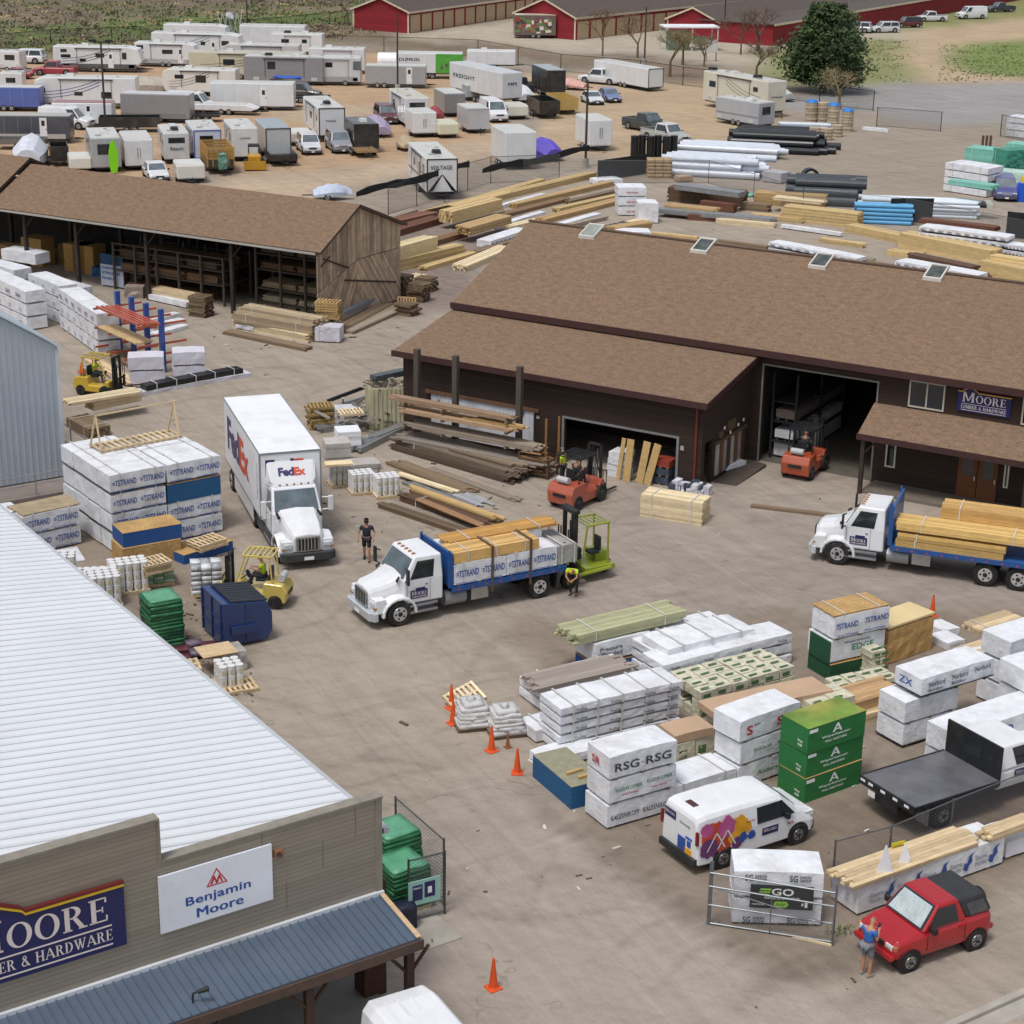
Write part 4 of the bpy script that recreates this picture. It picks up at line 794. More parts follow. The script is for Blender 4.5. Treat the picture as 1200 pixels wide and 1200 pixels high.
pk('lumber',(1150,745),(1200,730),1.0,.2,'thin tan boards beyond the white packs at the right edge',col=PINE,straps=1)
t = pk('wrap',(1004,1074),(1174,1013),1.1,.92,'long white pack with blue deer-like marks along the fence behind the red car',straps=0,amp=.012,txt=sum([[('Sierra',x+.045,.5,.085,.17,4,'f'),('Pacific',x+.045,.3,.085,.15,4,'f')] for x in (.03,.21,.39,.57,.75)],[]))
t['label'] = 'long white wrapped pack with blue prints along the fence behind the red car'
L_ = (P(1174,1013)-P(1004,1074)).length;mb = MB()
for i in range(5):
 x = L_*(.17+.18*i);e = -.04
 mb.add([(x,e,.3),(x+.16,e,.22),(x+.22,e,.4),(x+.34,e,.5),(x+.3,e,.68),(x+.42,e,.8),(x+.2,e,.72),(x+.14,e,.5),(x+.02,e,.5)],[(0,1,2,8),(2,3,4,7),(2,7,8),(4,5,6,7)])
o = mb.build('printed_mark',LOGO_B,t)
pk('lumber',(1002,1043),(1150,990),1.1,.12,'yellow boards lying on the long pack by the fence',z0=.94,ref='b',col=PINE,straps=0,jit=.3,bt=.06)
pk('lumber',(1160,988),(1215,968),.5,.25,'shorter tan board bundle at the right end of the fence pack',z0=.94,ref='b',col=PINE,straps=0,jit=.3)
pk('wrap',(1178,1008),(1230,992),1.1,.6,'crumpled white pack end at the right edge of the fence row',amp=.08,straps=0)
e0 = P(857,1083);e1 = P(958,1086)
for k,(lb) in enumerate(('lower white pack with dark logos behind the leaning wire gate','upper white pack with black banner behind the leaning wire gate')):
 t = pk('wrap',(857,1083),None,1.22,.84,lb,z0=k*.845,L=2.44,yaw=-1.5,straps=0,group='banner packs',txt=sum([[('SG',x,(.1,.66)[k],.09,.24,2,'f'),('SAKIN',x+.11,(.23,.79)[k],.13,.11,2,'f'),('GROUP',x+.11,(.1,.66)[k],.13,.11,2,'f')] for x in (.12,.62)],[]))
t = thing('banner','black banner with green and white lettering hung on the white packs','banner',P(857,1083)+Vector((.45,-.1,.62)),-4);mb = MB();mb.bx(0,1.72,-.03,0,0,.72);mb.build('cloth',mat('banner_black','141517',.5,na=.1),t)
mb = MB();y = -.036;mb.text('GO',(.58,y,.42),(1,0,0),(0,0,1),.6,.22,0,'heavy');mb.text('POWER BEYOND BELIEF',(.4,y,.3),(1,0,0),(0,0,1),.95,.075,0,'heavy');mb.text('1',(1.5,y,.08),(1,0,0),(0,0,1),.07,.18,0,'heavy');mb.text('#',(1.4,y,.12),(1,0,0),(0,0,1),.07,.1,0);mb.text('rated brand',(.06,y,.1),(1,0,0),(0,0,1),.34,.06,0);mb.build('lettering',LOGO_W,t)
mb = MB();
for z in (.41,.49,.57): mb.bx(.22+(z-.42)*.3,.52+(z-.42)*.3,y-.004,y,z,z+.05)
mb.add([(.7,y,.05),(1.0,y,.05),(1.06,y,.14),(1.0,y,.24),(.7,y,.24),(.64,y,.14)],[(0,1,2,3,4,5)]);mb.build('green_lettering',mat('lime_print','8fc63c',.5),t)
mb = MB();mb.text('56 VOLT',(.72,y-.004,.11),(1,0,0),(0,0,1),.26,.07,0,'heavy');mb.build('badge_text',mat('banner_black','141517'),t)
pk('lumber',(750,605),(819,628),1.15,1.05,'large pale lumber block standing alone before the lean-to',L=2.85,yaw=-24,col=PALE,straps=2,jit=.05,bt=.09)
pk('wrap',(851,552),(873,542),.5,.22,'small white pack on the ramp by the side display',z0=.12,L=1.5,yaw=45,straps=0)
zt3 = 3.44;ya = ang(P(128,557,zt3),P(192.5,545,zt3))
GW = 'white packs with blue lettering in the west block'
base0 = P(128.5,557,zt3);base0.z = 0;cs_,sn_ = math.cos(R(ya)),math.sin(R(ya));U_ = Vector((cs_,sn_,0));V_ = Vector((-sn_,cs_,0))
rows = {0: 'front',1: 'second',2: 'third',3: 'rear'};lay = ['bottom','second','third','top']
for c_ in range(2):
 for r_ in range(4 if c_ == 0 else 3):
  for k in range(4):
   if r_ > 0 and k < 3 and c_ == 1: continue
   if r_ == 2 and k in (1,) and c_ == 0: pass
   p = base0+U_*(c_*2.53)+V_*(r_*1.25)+Vector((rnd.uniform(-.03,.03),rnd.uniform(-.03,.03),0))
   if r_ > 0 and k < 3 and c_ == 0 and r_ > 3: continue
   lb = f'{lay[k]} white blue lettered pack, {rows[r_]} row, {"left" if c_ == 0 else "right"} column of the tall west block'
   if c_ == 1 and r_ == 0 and k == 2:
    pk('osb',(0,600),None,1.22,.84,'teal board stack in the right column of the tall west block',z0=k*.86,L=2.46,yaw=ya,loc=p,col=TEAL_E,straps=0,cat='board stack');continue
   pk('wrap',(0,600),None,1.23,.85,lb,z0=k*.86,L=2.46,yaw=ya,loc=p,straps=2 if r_ == 0 or k == 3 else 0,amp=.03,group=GW,dark=(k in (1,3) and c_ == 0),txt=TS(2,.42) if r_ == 0 else None)
stack('wrap',(30,652),(92,638),1.3,.86,[('lower white blue lettered pack under a grey board lid left of the tall block',dict(txt=TS(2,.45))),('upper white blue lettered pack under a grey board lid left of the tall block',dict(txt=TS(2,.45)))],L=2.5,straps=2,amp=.03,group=GW)
pk('lumber',(30,652),None,1.45,.05,'thin grey tan board sheet covering the left white stack',z0=1.74,L=2.6,yaw=ang(P(30,652),P(92,638)),straps=0,col=mat('weathered_sheet','a8977c',.8,ns=2,na=.15,dirt='6a5a48',da=.4),bt=.05,name='board_sheet',cat='board')
pk('wrap',(-25,655),None,1.3,.85,'white blue lettered pack at the left frame edge beside the board lid',z0=.86,L=2.1,yaw=ang(P(30,652),P(92,638)),straps=1,amp=.03,txt=TS(2,.45),group=GW)
pk('osb',(-40,668),None,1.2,.95,'stack of bare strand boards at the left frame edge',L=2.5,yaw=ang(P(30,652),P(92,638)),col=OSB,straps=0,cat='board stack')
mb = MB();mb.bx(0,2.3,0,1.1,0,.03);o = mb.build('torn_wrap_sheet',WRAP2);tag(o,'torn white wrap sheet with dark lettering on the ground by the left stack','wrap sheet');o.location = P(35,668);o.rotation_euler = (R(12),0,R(30))
pk('osb',(145,668),(214,655),1.3,.9,'bare strand board stack standing below the blue edged boards',L=2.5,col=OSB,straps=0,cat='board stack')
pk('osb',(145,642),(213,630),1.3,.62,'blue edged board stack with tan top on bare strand boards',z0=.91,L=2.5,col=BLUE_E,straps=0,cat='board stack')
pk('osb',(216,662),(281,642),1.3,.42,'low blue edged board stack carrying old pallets',L=2.5,col=BLUE_E,straps=0,cat='board stack')
pile_of_pallets(243,640,2,45,['pale pallet lying on the low blue boards','dark weathered pallet lying crosswise on the low blue boards'],None,z0=.43,L=1.4)
pile_of_pallets(180,668,3,36,[f'clean pale pallet, {w_} of three on the green bagged goods' for w_ in ('lowest','middle','topmost')],PINE,z0=.72)
def bagged(px,py,yaw,L,W,H,label,m_,n,name='bagged_pallet',extra=None,cat='bag stack'):
 t = thing(name,label,cat,P(px,py),yaw);mb = MB();pallet_mb(mb,0,0,0,L,W);mb.build('pallet',PINE,t)
 for k in range(n):
  z = .14+(H-.14)*k/n;b = MB()
  for i in range(3):
   for j in range(2): soft(b,i*L/3+.01,(i+1)*L/3-.01,j*W/2+.01,(j+1)*W/2-.01,z,z+(H-.14)/n-.008,.03,k*3.1+i+j*7,(i+j+k) % 2 if extra else 0,.18)
  b.build('bag_layer',[m_,extra or m_],t,smooth=True)
 return t
bagged(168,690,20,1.25,1.05,.72,'green and white bagged goods on a pallet below the clean pallets',mat('pale_green_bag','a6b9a2',.5,ns=3,na=.15),4,extra=mat('mid_green_bag','6f9a78',.5,ns=3,na=.15))
bagged(225,702,12,1.2,1.05,1.3,'white and dark printed bags on a pallet beside the blue dumpster',mat('white_bag','d5d6da',.5,ns=3,na=.1),6,extra=mat('grey_bag','9a9fa5',.5,ns=9,na=.4))
bagged(112,748,25,1.2,1.05,.95,'grey and black printed bags on a pallet beside the white roof edge',mat('grey_bag','9a9fa5'),5,extra=mat('black_white_bag','6d7075',.5,ns=14,na=.6))
def green_pile(px,py,yaw,H,label,L=1.2,W=1.2):
 t = thing('green_bag_stack',label,'bag stack',P(px,py),yaw);gm = mat('green_film','2c6b45',.28,ns=2.5,na=.15,bs=4,bst=.6)
 mb = MB();pallet_mb(mb,0,0,0,L,W);mb.build('pallet',PINE,t);n_ = int((H-.14)/.13)
 for k in range(n_):
  b = MB();j = rnd.uniform(-.025,.025);z = .14+k*(H-.14)/n_;soft(b,j,L+j,-j,W-j,z,z+(H-.14)/n_-.012,.045,k*2.3,0,.2);b.build('bag_layer',gm,t,smooth=True)
 b = MB();soft(b,.05,L-.05,.05,W-.05,H-.01,H+.07,.06,3,0,.2);b.build('top_film',mat('pale_green_film','5d9f7c',.25,ns=2,na=.15,bs=4,bst=.5),t,smooth=True)
green_pile(178,766,28,1.9,'tall stack of green plastic bags left of the blue dumpster',1.25,1.25)
green_pile(462,1078,34,1.35,'green plastic bag stack inside the wire gate beside the store, nearer')
green_pile(452,1052,34,1.75,'green plastic bag stack inside the wire cage beside the store, farther')
def buckets(px,py,yaw,nx,ny,nz,label,r=.15,h=.37,film=False):
 t = thing('bucket_pallet',label,'bucket pallet',P(px,py),yaw);mb = MB();pallet_mb(mb,0,0,0,nx*2*r+.06,ny*2*r+.06);mb.build('pallet',PINE,t)
 bm_ = mat('white_plastic','dcdcdc',.35,ns=4,na=.05);lab = mat('bucket_label','c6bd94',.5)
 for i in range(nx):
  for j in range(ny):
   for k in range(nz):
    if 0 < i < nx-1 and 0 < j < ny-1 and k < nz-1: continue
    b = MB();x,y,z = .03+r+i*2*r,.03+r+j*2*r,.145+k*(h+.01);b.cyl((x,y,z),(x,y,z+h*.9),r*.86,r*.93,14);b.cyl((x,y,z+h*.9),(x,y,z+h),r*.97,r*.97,14)
    if j == 0: b.add([(x-.06,y-r*.93,z+.08),(x+.06,y-r*.93,z+.08),(x+.06,y-r*.94,z+.24),(x-.06,y-r*.94,z+.24)],[(0,1,2,3)],1)
    b.build('bucket',[bm_,lab],t)
 return t
buckets(52,690,8,4,3,3,'white bucket pallet farthest left beside the left stack')
buckets(88,700,12,5,3,2,'white bucket pallet at the back behind the front bucket pallet')
buckets(106,716,20,4,4,3,'front white bucket pallet three tiers high by the white roof')
buckets(130,700,22,5,3,3,'white bucket pallet with yellowish labels at the right end of its row')
t = buckets(258,812,26,3,3,2,'small group of white buckets on a pallet near the roof edge')
pile_of_pallets(280,806,1,26,'empty pale pallet beside the small group of white buckets',PINE)
pile_of_pallets(212,788,2,20,['worn tan pallet lower of two near the dark red bags','worn tan pallet upper of two near the dark red bags'],PALE,L=1.4,jit=.1)
pile_of_pallets(190,775,1,60,'loose tan pallet under the roof edge left of the dark red bags',PALE)
t = thing('bag_pile','slumped pile of dark red bags in front of the green bag stack','bag pile',P(212,772),20)
for i in range(9): b = MB();x,y,z = (i % 3)*.5-.2,(i//3)*.42-.3,(i % 2)*.14;soft(b,x,x+.6,y,y+.4,z,z+.17,.07,i*4.4,0,.15);b.build('bag',[mat('dark_red_bag','5b2f38',.45,ns=3,na=.25),mat('mauve_bag','6d6070',.45,ns=3,na=.3)][i % 3 == 1],t,smooth=True)
t = thing('wrapped_crate','clear wrapped bale with a board lid right of the pallets','bale',P(262,790),28);b = MB();soft(b,0,.9,0,.9,.02,.75,.06,8,0,.15);b.build('film',mat('clear_film','a9a49f',.25,ns=3,na=.2,bs=5,bst=.8),t);b = MB();b.bx(-.75,.55,-.1,.95,.78,.81);b.build('lid',wood('cdb48e'),t)
t = thing('cardboard_box','open cardboard box with white papers by the roof edge','box',P(224,815),20);b = MB();b.bx(0,.6,0,.5,0,.4);b.build('carton',CARD,t);b = MB();b.bx(-.3,.0,.0,.4,.4,.42);b.bx(.1,.5,.05,.4,.41,.43);b.build('papers',SHEETW,t)
t = thing('cardboard_box','taller wrapped carton at the roof edge below the pallets','box',P(236,828),20);b = MB();soft(b,0,.5,0,.5,0,.75,.03,2,0,.2);b.build('carton',WRAP2,t)
mb = MB();mb.cyl((0,0,.05),(2.4,-1.0,.05),.06);o = mb.build('orange_pipe',mat('orange_plastic','b5552a',.5));tag(o,'orange pipe lying along the roof edge by the buckets','pipe');o.location = P(62,690)
t = thing('dumpster','blue steel dumpster with black ribbed lid left of the yellow forklift','dumpster',P(262,762),30)
NB = paint('1a3566','0f1d3d',.3);DL = 2.1
mb = MB();mb.prism([(0,.12),(1.75,.12),(1.95,.45),(1.95,1.15),(1.75,1.6),(0,1.8)],0,DL,0);
o = mb.build('body',NB,t,bevel=.02)
o.rotation_euler = (0,0,0)
mb = MB()
for z in (.6,1.1): mb.bx(-.03,0,0,DL,z,z+.05)
for y in (.1,1.0,DL-.15): mb.bx(-.05,0,y,y+.07,.15,1.75)
mb.bx(.3,1.3,-.12,0,.55,.85);mb.bx(.9,1.0,-.04,0,.2,1.6);mb.build('rib',NB,t)
mb = MB()
for i in range(9): y = .05+i*.225;mb.add([(.35,y,1.79),(1.78,y,1.62),(1.78,y+.2,1.62),(.35,y+.2,1.79),(.35,y+.03,1.84),(1.8,y+.03,1.67),(1.8,y+.17,1.67),(.35,y+.17,1.84)],[(4,5,6,7),(0,1,5,4),(1,2,6,5),(2,3,7,6),(3,0,4,7)])
mb.build('lid',mat('black_plastic','22252e',.45,ns=3,na=.2),t)
tz = 3.46;pa,pb = P(118,531,tz),P(214,512,tz);yw = ang(pa,pb);L_ = (pb-pa).length
t = thing('wooden_rack','long pallet with upright timber A-frame on top of the west block','frame',pa,yw);mb = MB()
mb.bx(0,L_,0,.09,.0,.1);mb.bx(0,L_,.95,1.04,.0,.1)
for i in range(14): x = L_*i/13.6;mb.bx(x,x+.12,-.05,1.1,.1,.13,0,rnd.uniform(-.4,.4))
mb.build('pallet',PINE,t);mb = MB()
for x in (.05,L_-.15):
 mb.tube([(x,.05,.12),(x+.05,.5,1.5)],.045,4);mb.tube([(x,1.0,.12),(x+.05,.5,1.5)],.045,4)
mb.tube([(.05,.5,1.5),(L_,.5,1.5)],.045,4);mb.build('upright',PINE,t)
pk('wrap',(100,549),None,1.2,.5,'white pack lying behind the west block near the grey warehouse',L=3.5,yaw=-52,straps=0,amp=.05)
pk('lumber',(78,500),(92,508),1.2,.5,'wooden bundle beside the grey warehouse corner, half hidden',L=2.5,yaw=-52,col=OLDW)
GR = 'white packs in the long rows before the shed'
def row(p0,p1,nseg,layers,W,H,nm,ring=True,txtset=None):
 a,b_ = P(*p0),P(*p1);yw = ang(a,b_);L_ = (b_-a).length/nseg;d = (b_-a).normalized()
 for s_ in range(nseg):
  for k in range(layers):
   seg = ['far','middle','near'][s_] if nseg == 3 else ['far','near'][s_] if nseg == 2 else ''
   lb = f'{["bottom", "middle", "top"][k] if layers == 3 else ["lower", "upper"][k]} white pack{", "+seg+" end," if seg else ""} of the {nm}'
   tx = [('',x,.45,0,.32,4 if k else 1,'fo') for x in (.18,.5,.82)] if not (k == 2 and txtset) else [(txtset,x,.35,.14,.3,6,'f') for x in (.08,.4,.72)]
   pk('wrap',p0,None,W,H,lb,z0=k*(H+.01),L=L_-.04,yaw=yw+rnd.uniform(-.4,.4),loc=a+d*(L_*s_),straps=0,amp=.025,group=GR,txt=tx)
row((71,384),(116,417),2,3,1.3,.8,'row beside the blue uprights',txtset='PTEC')
row((-40,353),(33,388),2,3,1.3,.8,'row at the left edge',txtset='IDAHO')
row((36,365),(72,381),1,3,1.2,.8,'short row between the two long rows')
row((-60,338),(20,360),2,3,1.3,.78,'rear row at the left edge')
stack('wrap',(152,452),(203,444),1.3,.78,[('lower lilac white pack left of the pair below the blue uprights',{}),('upper lilac white pack left of the pair below the blue uprights',{})],L=1.9,yaw=10,straps=0,col=LILAC,amp=.04)
stack('wrap',(203,446),(242,440),1.3,.78,[('lower lilac white pack right of the pair below the blue uprights',{}),('upper lilac white pack right of the pair below the blue uprights',{})],L=1.75,yaw=12,straps=0,col=LILAC,amp=.04)
pk('wrap',(165,464),(295,441),.9,.22,'low grey wrapped pack under the long black pack',col=WRAP2,straps=0,amp=.05)
pk('wrap',(172,458),(285,437),.7,.28,'long black wrapped pack with white bands by the lilac packs',z0=.23,col=BLACKW,straps=5,amp=.05)
t = thing('cantilever_rack','blue and orange steel cantilever rack holding orange beams','rack',P(141,413),-52)
rb = paint('1f4f9e');ro = paint('b8573a')
for i in range(4):
 x = i*1.75;mb = MB();mb.bx(x-.1,x+.1,-.14,.14,0,3.6);mb.build('column',rb,t)
 for z in (.5,1.6,2.7):
  mb = MB();mb.bx(x-.05,x+.05,-1.5,-.14,z,z+.11);mb.bx(x-.05,x+.05,.14,1.5,z,z+.11);mb.build('arm',ro,t)
mb = MB()
for i in range(5): mb.bx(.1+i*.1,5.2+i*.12,-1.4+i*.25,-1.27+i*.25,2.82,2.95,0,rnd.uniform(-.6,.2))
o = mb.build('orange_beams',ro);tag(o,'loose orange steel beams lying on the rack arms','beams');o.location = t.location;o.rotation_euler = t.rotation_euler
rk = t
def onrack(L,W,H,label,x,y,z,col,par,**k): return pk('lumber',(0,600),None,W,H,label,z0=z,L=L,yaw=math.degrees(par.rotation_euler.z),loc=par.location+Matrix.Rotation(par.rotation_euler.z,3,'Z') @ Vector((x,y,0)),col=col,straps=0,**k)
onrack(4.6,1.1,.08,'tan plywood sheets on the lower rack arms',.3,-1.45,1.72,wood('c0a67a'),rk,bt=.04,jit=.3)
pk('lumber',(108,405),(160,438),.9,.25,'old boards on the ground between the rack and white rows',col=OLDW,straps=0,jit=.6)
pk('lumber',(100,425),(150,452),.8,.2,'tan boards lying behind the far yellow forklift',col=PINE,straps=0,jit=.6)
for i,(a,b_) in enumerate((((183,396),(222,385)),((180,388),(218,378)),((175,380),(212,371)))): pk('wrap',a,b_,.6,.25,f'low white wrapped bundle {["nearest", "middle one", "farthest"][i]} of three right of the blue uprights',amp=.04,straps=0)
pk('wrap',(174,352),(218,362),1.0,.42,'white wrapped pack with tan boards on it before the shed posts',straps=0)
pk('lumber',(176,343),(222,352),1.0,.3,'tan boards on the white pack before the shed posts',z0=.43,col=PINE,straps=0)
pile_of_pallets(236,370,9,-25,[f'worn brown pallet number-{w_} from the ground before the shed post' for w_ in ('one','two','three','four','five','six','seven','eight','nine')],OLDW,group='worn pallets before the shed post')
for o in C.objects:
 if o.get('group') == 'worn pallets before the shed post': o['label'] = 'worn brown pallet in the stack before the shed post'
for i,(a,b_,W_,z,H,c_) in enumerate((((262,392),(356,412),.7,0,.2,OLDW),((272,384),(360,402),1.3,0,.5,PALE),((272,376),(364,392),1.2,.5,.5,wood('a8957a')),((280,366),(368,382),1.2,1.0,.35,wood('b3a083')))):
 pk('lumber',a,b_,W_,H,['scrap timber row nearest the yard before the shed','lowest tan board pack at the shed opening','middle tan board pack at the shed opening','upper grey tan board pack at the shed opening'][i],z0=z,col=c_,straps=2 if i else 0,jit=.3)
b = MB()
for i in range(8): soft(b,i*.45,i*.45+.5,rnd.uniform(0,.2),.5+rnd.uniform(0,.2),.1,.28+rnd.uniform(0,.1),.1,i*2.2,0,.12)
o = b.build('torn_film',WRAP2);tag(o,'crumpled white film lying along the scrap timber before the shed','film');o.location = P(275,386);o.rotation_euler = (0,0,R(-29))
mb = MB();pallet_mb(mb,0,0,0,1.2,1.0);o = mb.build('pallet',GOLD);tag(o,'yellow pallet leaning upright beside the grey block','pallet');o.location = P(355,398);o.rotation_euler = (R(78),0,R(-20))
t = pk('wrap',(369,401),(402,400),1.1,.95,'grey wrapped block under the yellow pallet stack',L=1.5,yaw=-8,col=WRAP2,straps=1)
pile_of_pallets(386,372,7,-12,'yellow pallet in the stack on the grey block by the shed end',GOLD,z0=.97,group='yellow pallets by the shed end',L=1.4)
for i,(a,b_,z,H,c_,lb) in enumerate((((404,391),(462,360),0,.25,OLDW,'flat grey timber frame row beside the shed end, nearest'),((400,382),(455,352),0,.5,GREYW,'grey weathered lumber pack beside the shed end, middle'),((402,371),(456,345),.5,.25,mat('slate_sheet','7b828a',.5),'slate grey metal sheets beside the shed end, upper'))):
 pk('lumber',a,b_,.9,H,lb,z0=z,col=c_,straps=0,jit=.4)
pk('lumber',(415,392),(481,362),1.1,.2,'low tray of grey brown boards by the yard beside the shed end',col=GREYW,straps=0)
for i,(x,y,n_) in enumerate(((470,345,9),(492,352,8),(478,368,5),(500,340,6))): pile_of_pallets(x,y,n_,-28,f'weathered pallet in the {["left rear", "right front", "left front", "right rear"][i]} heap behind the shed end',OLDW,jit=.15,group=f'weathered pallets, {["left rear", "right front", "left front", "right rear"][i]} heap')
mb = MB();pallet_mb(mb,0,0,0,1.2,1.0);o = mb.build('pallet',wood('a88b5c'));tag(o,'tan pallet leaning on the weathered pallet heaps','pallet');o.location = P(465,366);o.rotation_euler = (R(70),0,R(-10))
pk('wrap',(2,305),(42,312),1.3,.8,'white pack lying high on brown boards inside the shed',z0=1.25,straps=0,amp=.03)
for i in range(5): x,y = -27.5+i*1.9-(3 if i > 2 else 0),4.0+(i % 2)*1.5;pk('osb',(0,600),None,1.3,1.9-(i % 2)*.5,['tan board stack','brown board stack','tall tan board stack','low brown board stack','deep brown board stack'][i]+' in the dark left bay of the shed',L=1.8,yaw=-29,loc=SF.w(x,y),col=[dull('b08a4a'),dull('8a6a3c')][i % 2],straps=0,cat='board stack')
pk('osb',(0,305),(60,330),1.3,1.2,'brown board stack carrying a white pack in the shed',col=dull('96713c'),straps=0,cat='board stack',L=3)
pk('wrap',(45,340),(90,352),1.3,.75,'grey white pack on the ground between the shed posts',col=WRAP2,straps=0)
t = thing('banner','blue and white printed banner hanging in the shed','banner',P(119,335),-29);mb = MB();mb.bx(0,1.9,0,.04,.1,1.5);mb.build('cloth',mat('banner_white','b4bdcc',.6),t);mb = MB();mb.bx(0,1.9,-.01,.05,1.5,2.2);mb.build('blue_band',mat('banner_blue','1d4466',.6),t);mb = MB();mb.text('INTERNATIONAL PAPER',(.1,-.012,1.2),(1,0,0),(0,0,1),1.7,.15,0,'heavy');mb.text('EXTERIOR TRIM',(.1,-.012,.85),(1,0,0),(0,0,1),1.5,.18,0,'heavy');mb.text('PANELS',(.1,-.012,.5),(1,0,0),(0,0,1),1.0,.18,0,'heavy');mb.build('lettering',LOGO_B,t)
t = thing('shrink_wrapped_load','pink and grey wrapped load standing by the shed banner','load',P(132,335),-10);b = MB();soft(b,0,.9,0,.9,0,1.1,.06,3,0,.2);b.build('film',mat('pink_grey_film','9c7c84',.4,ns=3,na=.3,dirt='4a4348',da=.5),t)
t = thing('bulk_bag','blue and white bulk bag in the shed beside the banner','bulk bag',P(108,324),0);b = MB();soft(b,0,1.1,0,.9,0,.6,.12,6,0,.2);b.build('bag',mat('blue_bag','2c5f94',.5,ns=2,na=.3),t)
t = thing('bulk_bag','dirty grey bulk bag at the foot of a shed post','bulk bag',P(157,350),0);b = MB();soft(b,-.6,.6,0,.9,0,.75,.14,9,0,.2);b.build('bag',mat('dirty_bag','8d8278',.6,ns=2,na=.2),t)
for i in range(9):
 z = [1.32,2.22,2.22][i % 3];x = -16.8+(i//3)*2.7;y = 1.8 if i % 3 < 2 else 3.2
 onrack_loc = SF.w(x,y,0);pk('lumber',(0,600),None,1.1,.45,f'brown board pack on the {["lower", "upper front", "upper rear"][i % 3]} shelf, {["left", "middle", "right"][i//3]} bay of the shed',z0=z,L=2.4,yaw=-29,loc=onrack_loc,col=[wood('6a5038'),wood('55402e'),wood('7d5f40')][i % 3],straps=0,jit=.2)  # browns darkened: the shed's inner shade is put into the colour
for i in range(10):
 z = [.01,.52,1.42,2.62,3.62][i % 5];x = -6.0+(i//5)*2.8
 pk('lumber',(0,600),None,1.6,.36,f'{["grey", "white", "tan", "brown", "dark"][i % 5]} board pack on the {["floor", "lowest", "second", "third", "top"][i % 5]} level of the right shed rack, {["left", "right"][i//5]}',z0=z,L=2.5,yaw=-29,loc=SF.w(x,2.5),col=[GREYW,wood('a09478'),wood('8d7a5a'),BROWN,OLDW][i % 5],straps=0,jit=.25)  # board tones darkened to stand for shade under the shed roof
pk('lumber',(0,600),None,1.2,.5,'dark board pack under the shed shelves',L=6.5,yaw=-29,loc=SF.w(-16.4,1.9),z0=0,col=BROWN,straps=0)
for i,(x,y) in enumerate(((388,573),(412,582),(441,586))):
 buckets(x,y,20,4,3,2,f'film wrapped white bucket pallet, {["nearest the trailer truck", "middle one", "farthest from the trailer truck"][i]}',r=.14,h=.42)
def block(p,yaw,L,W,H,label,m_,z0=0,n=5):
 t = thing('sheet_stack',label,'stack',P(*p,z0),yaw)
 mb = MB();
 for k in range(n*2): mb.bx(rnd.uniform(-.02,.02),L,rnd.uniform(-.02,.02),W,k*H/(2*n)+.004,(k+1)*H/(2*n)-.004,0,rnd.uniform(-.5,.5))
 mb.build('sheets',m_,t);return t
CAPW = mat('pale_stone_sheets','b5b0aa',.6,ns=3,na=.1,dirt='8a8176',da=.4)
block((382,548),14,1.2,1.1,1.15,'tall pale slab stack with tan top beside the bucket pallets',CAPW);block((382,548),14,1.25,.6,.12,'tan sheet bundle on the tall pale slab stack',PALE,1.16,2)
block((396,530),14,1.15,1.1,1.0,'white topped slab stack behind the tall pale one',SHEETW)
block((392,502),14,1.2,1.0,.95,'grey film wrapped stack with an old pallet on it',WRAP2);pallets(410,485,1,20,'broken pale pallet on the grey film wrapped stack',PALE,.96)
block((408,556),14,1.4,1.0,.45,'low grey slab stack behind the bucket pallets',CAPW);block((425,552),20,.9,.8,.3,'small pale box of slabs behind the last bucket pallet',CAPW)
pallets(376,500,8,20,'worn yellow brown pallet in the leaning stack behind the trailer truck',wood('9a8050'),jit=.14,group='leaning pallets behind the trailer truck')
t = thing('scrap_bin','cream ribbed metal bin full of scrap at the lean-to corner','scrap bin',P(434,504),12);cm = mat('cream_ribbed_metal','b9b394',.5,ns=1.5,na=.08,dirt='7d735f',da=.5)
mb = MB();mb.bx(0,2.0,0,.05,0,2.15);mb.bx(0,.05,.05,1.6,0,2.15);mb.bx(1.95,2.0,.05,1.6,0,2.15);mb.bx(0,2.0,1.6,1.65,0,2.15)
for i in range(9): mb.bx(.1+i*.22,.18+i*.22,-.05,0,0,2.12)
for i in range(7): mb.bx(-.05,0,.1+i*.22,.18+i*.22,0,2.12)
mb.build('walls',cm,t);mb = MB();mb.bx(.05,1.95,.06,1.6,1.6,1.85);
for i in range(22): a_ = Vector((rnd.uniform(.1,1.9),rnd.uniform(.1,1.5),rnd.uniform(1.8,2.3)));mb.cyl(a_,a_+Vector((rnd.uniform(-.7,.7),rnd.uniform(-.5,.5),rnd.uniform(-.05,.3))),.04,.04,5,0,rnd.uniform(-1,1))
mb.build('scrap',[mat('scrap_mix','8b8278',.7,vary=.7)],t)
pk('lumber',(440,448),(478,440),.5,.3,'dark gutter lengths lying across the scrap bin',z0=2.2,ref='b',col=mat('slate_channel','50555c',.4),straps=0)
for i,(a,b_,c_,lb) in enumerate((((384,470),(432,452),DARK,'dark steel channel lying on the scrap heap behind the pallets'),((388,478),(440,462),ALU,'bright metal channel lying on the scrap heap behind the pallets'))):
 pa,pb = P(*a,.4),P(*b_,.9);t = thing('steel_channel',lb,'channel',pa,0);mb = MB();mb.cyl((0,0,0),pb-pa,.12,.12,4);mb.build('bar',c_,t)
t = thing('scrap_heap','heap of tangled white and grey scrap behind the cream bin','scrap heap',P(425,505),0);mb = MB()
for i in range(90):
 a_ = Vector((rnd.gauss(-.2,.9),rnd.gauss(.6,.9),rnd.uniform(.02,.8)));mb.cyl(a_,a_+Vector((rnd.uniform(-.9,.9),rnd.uniform(-.6,.6),rnd.uniform(-.2,.4))),rnd.uniform(.03,.08),None,4,0,rnd.uniform(-1.2,.6))
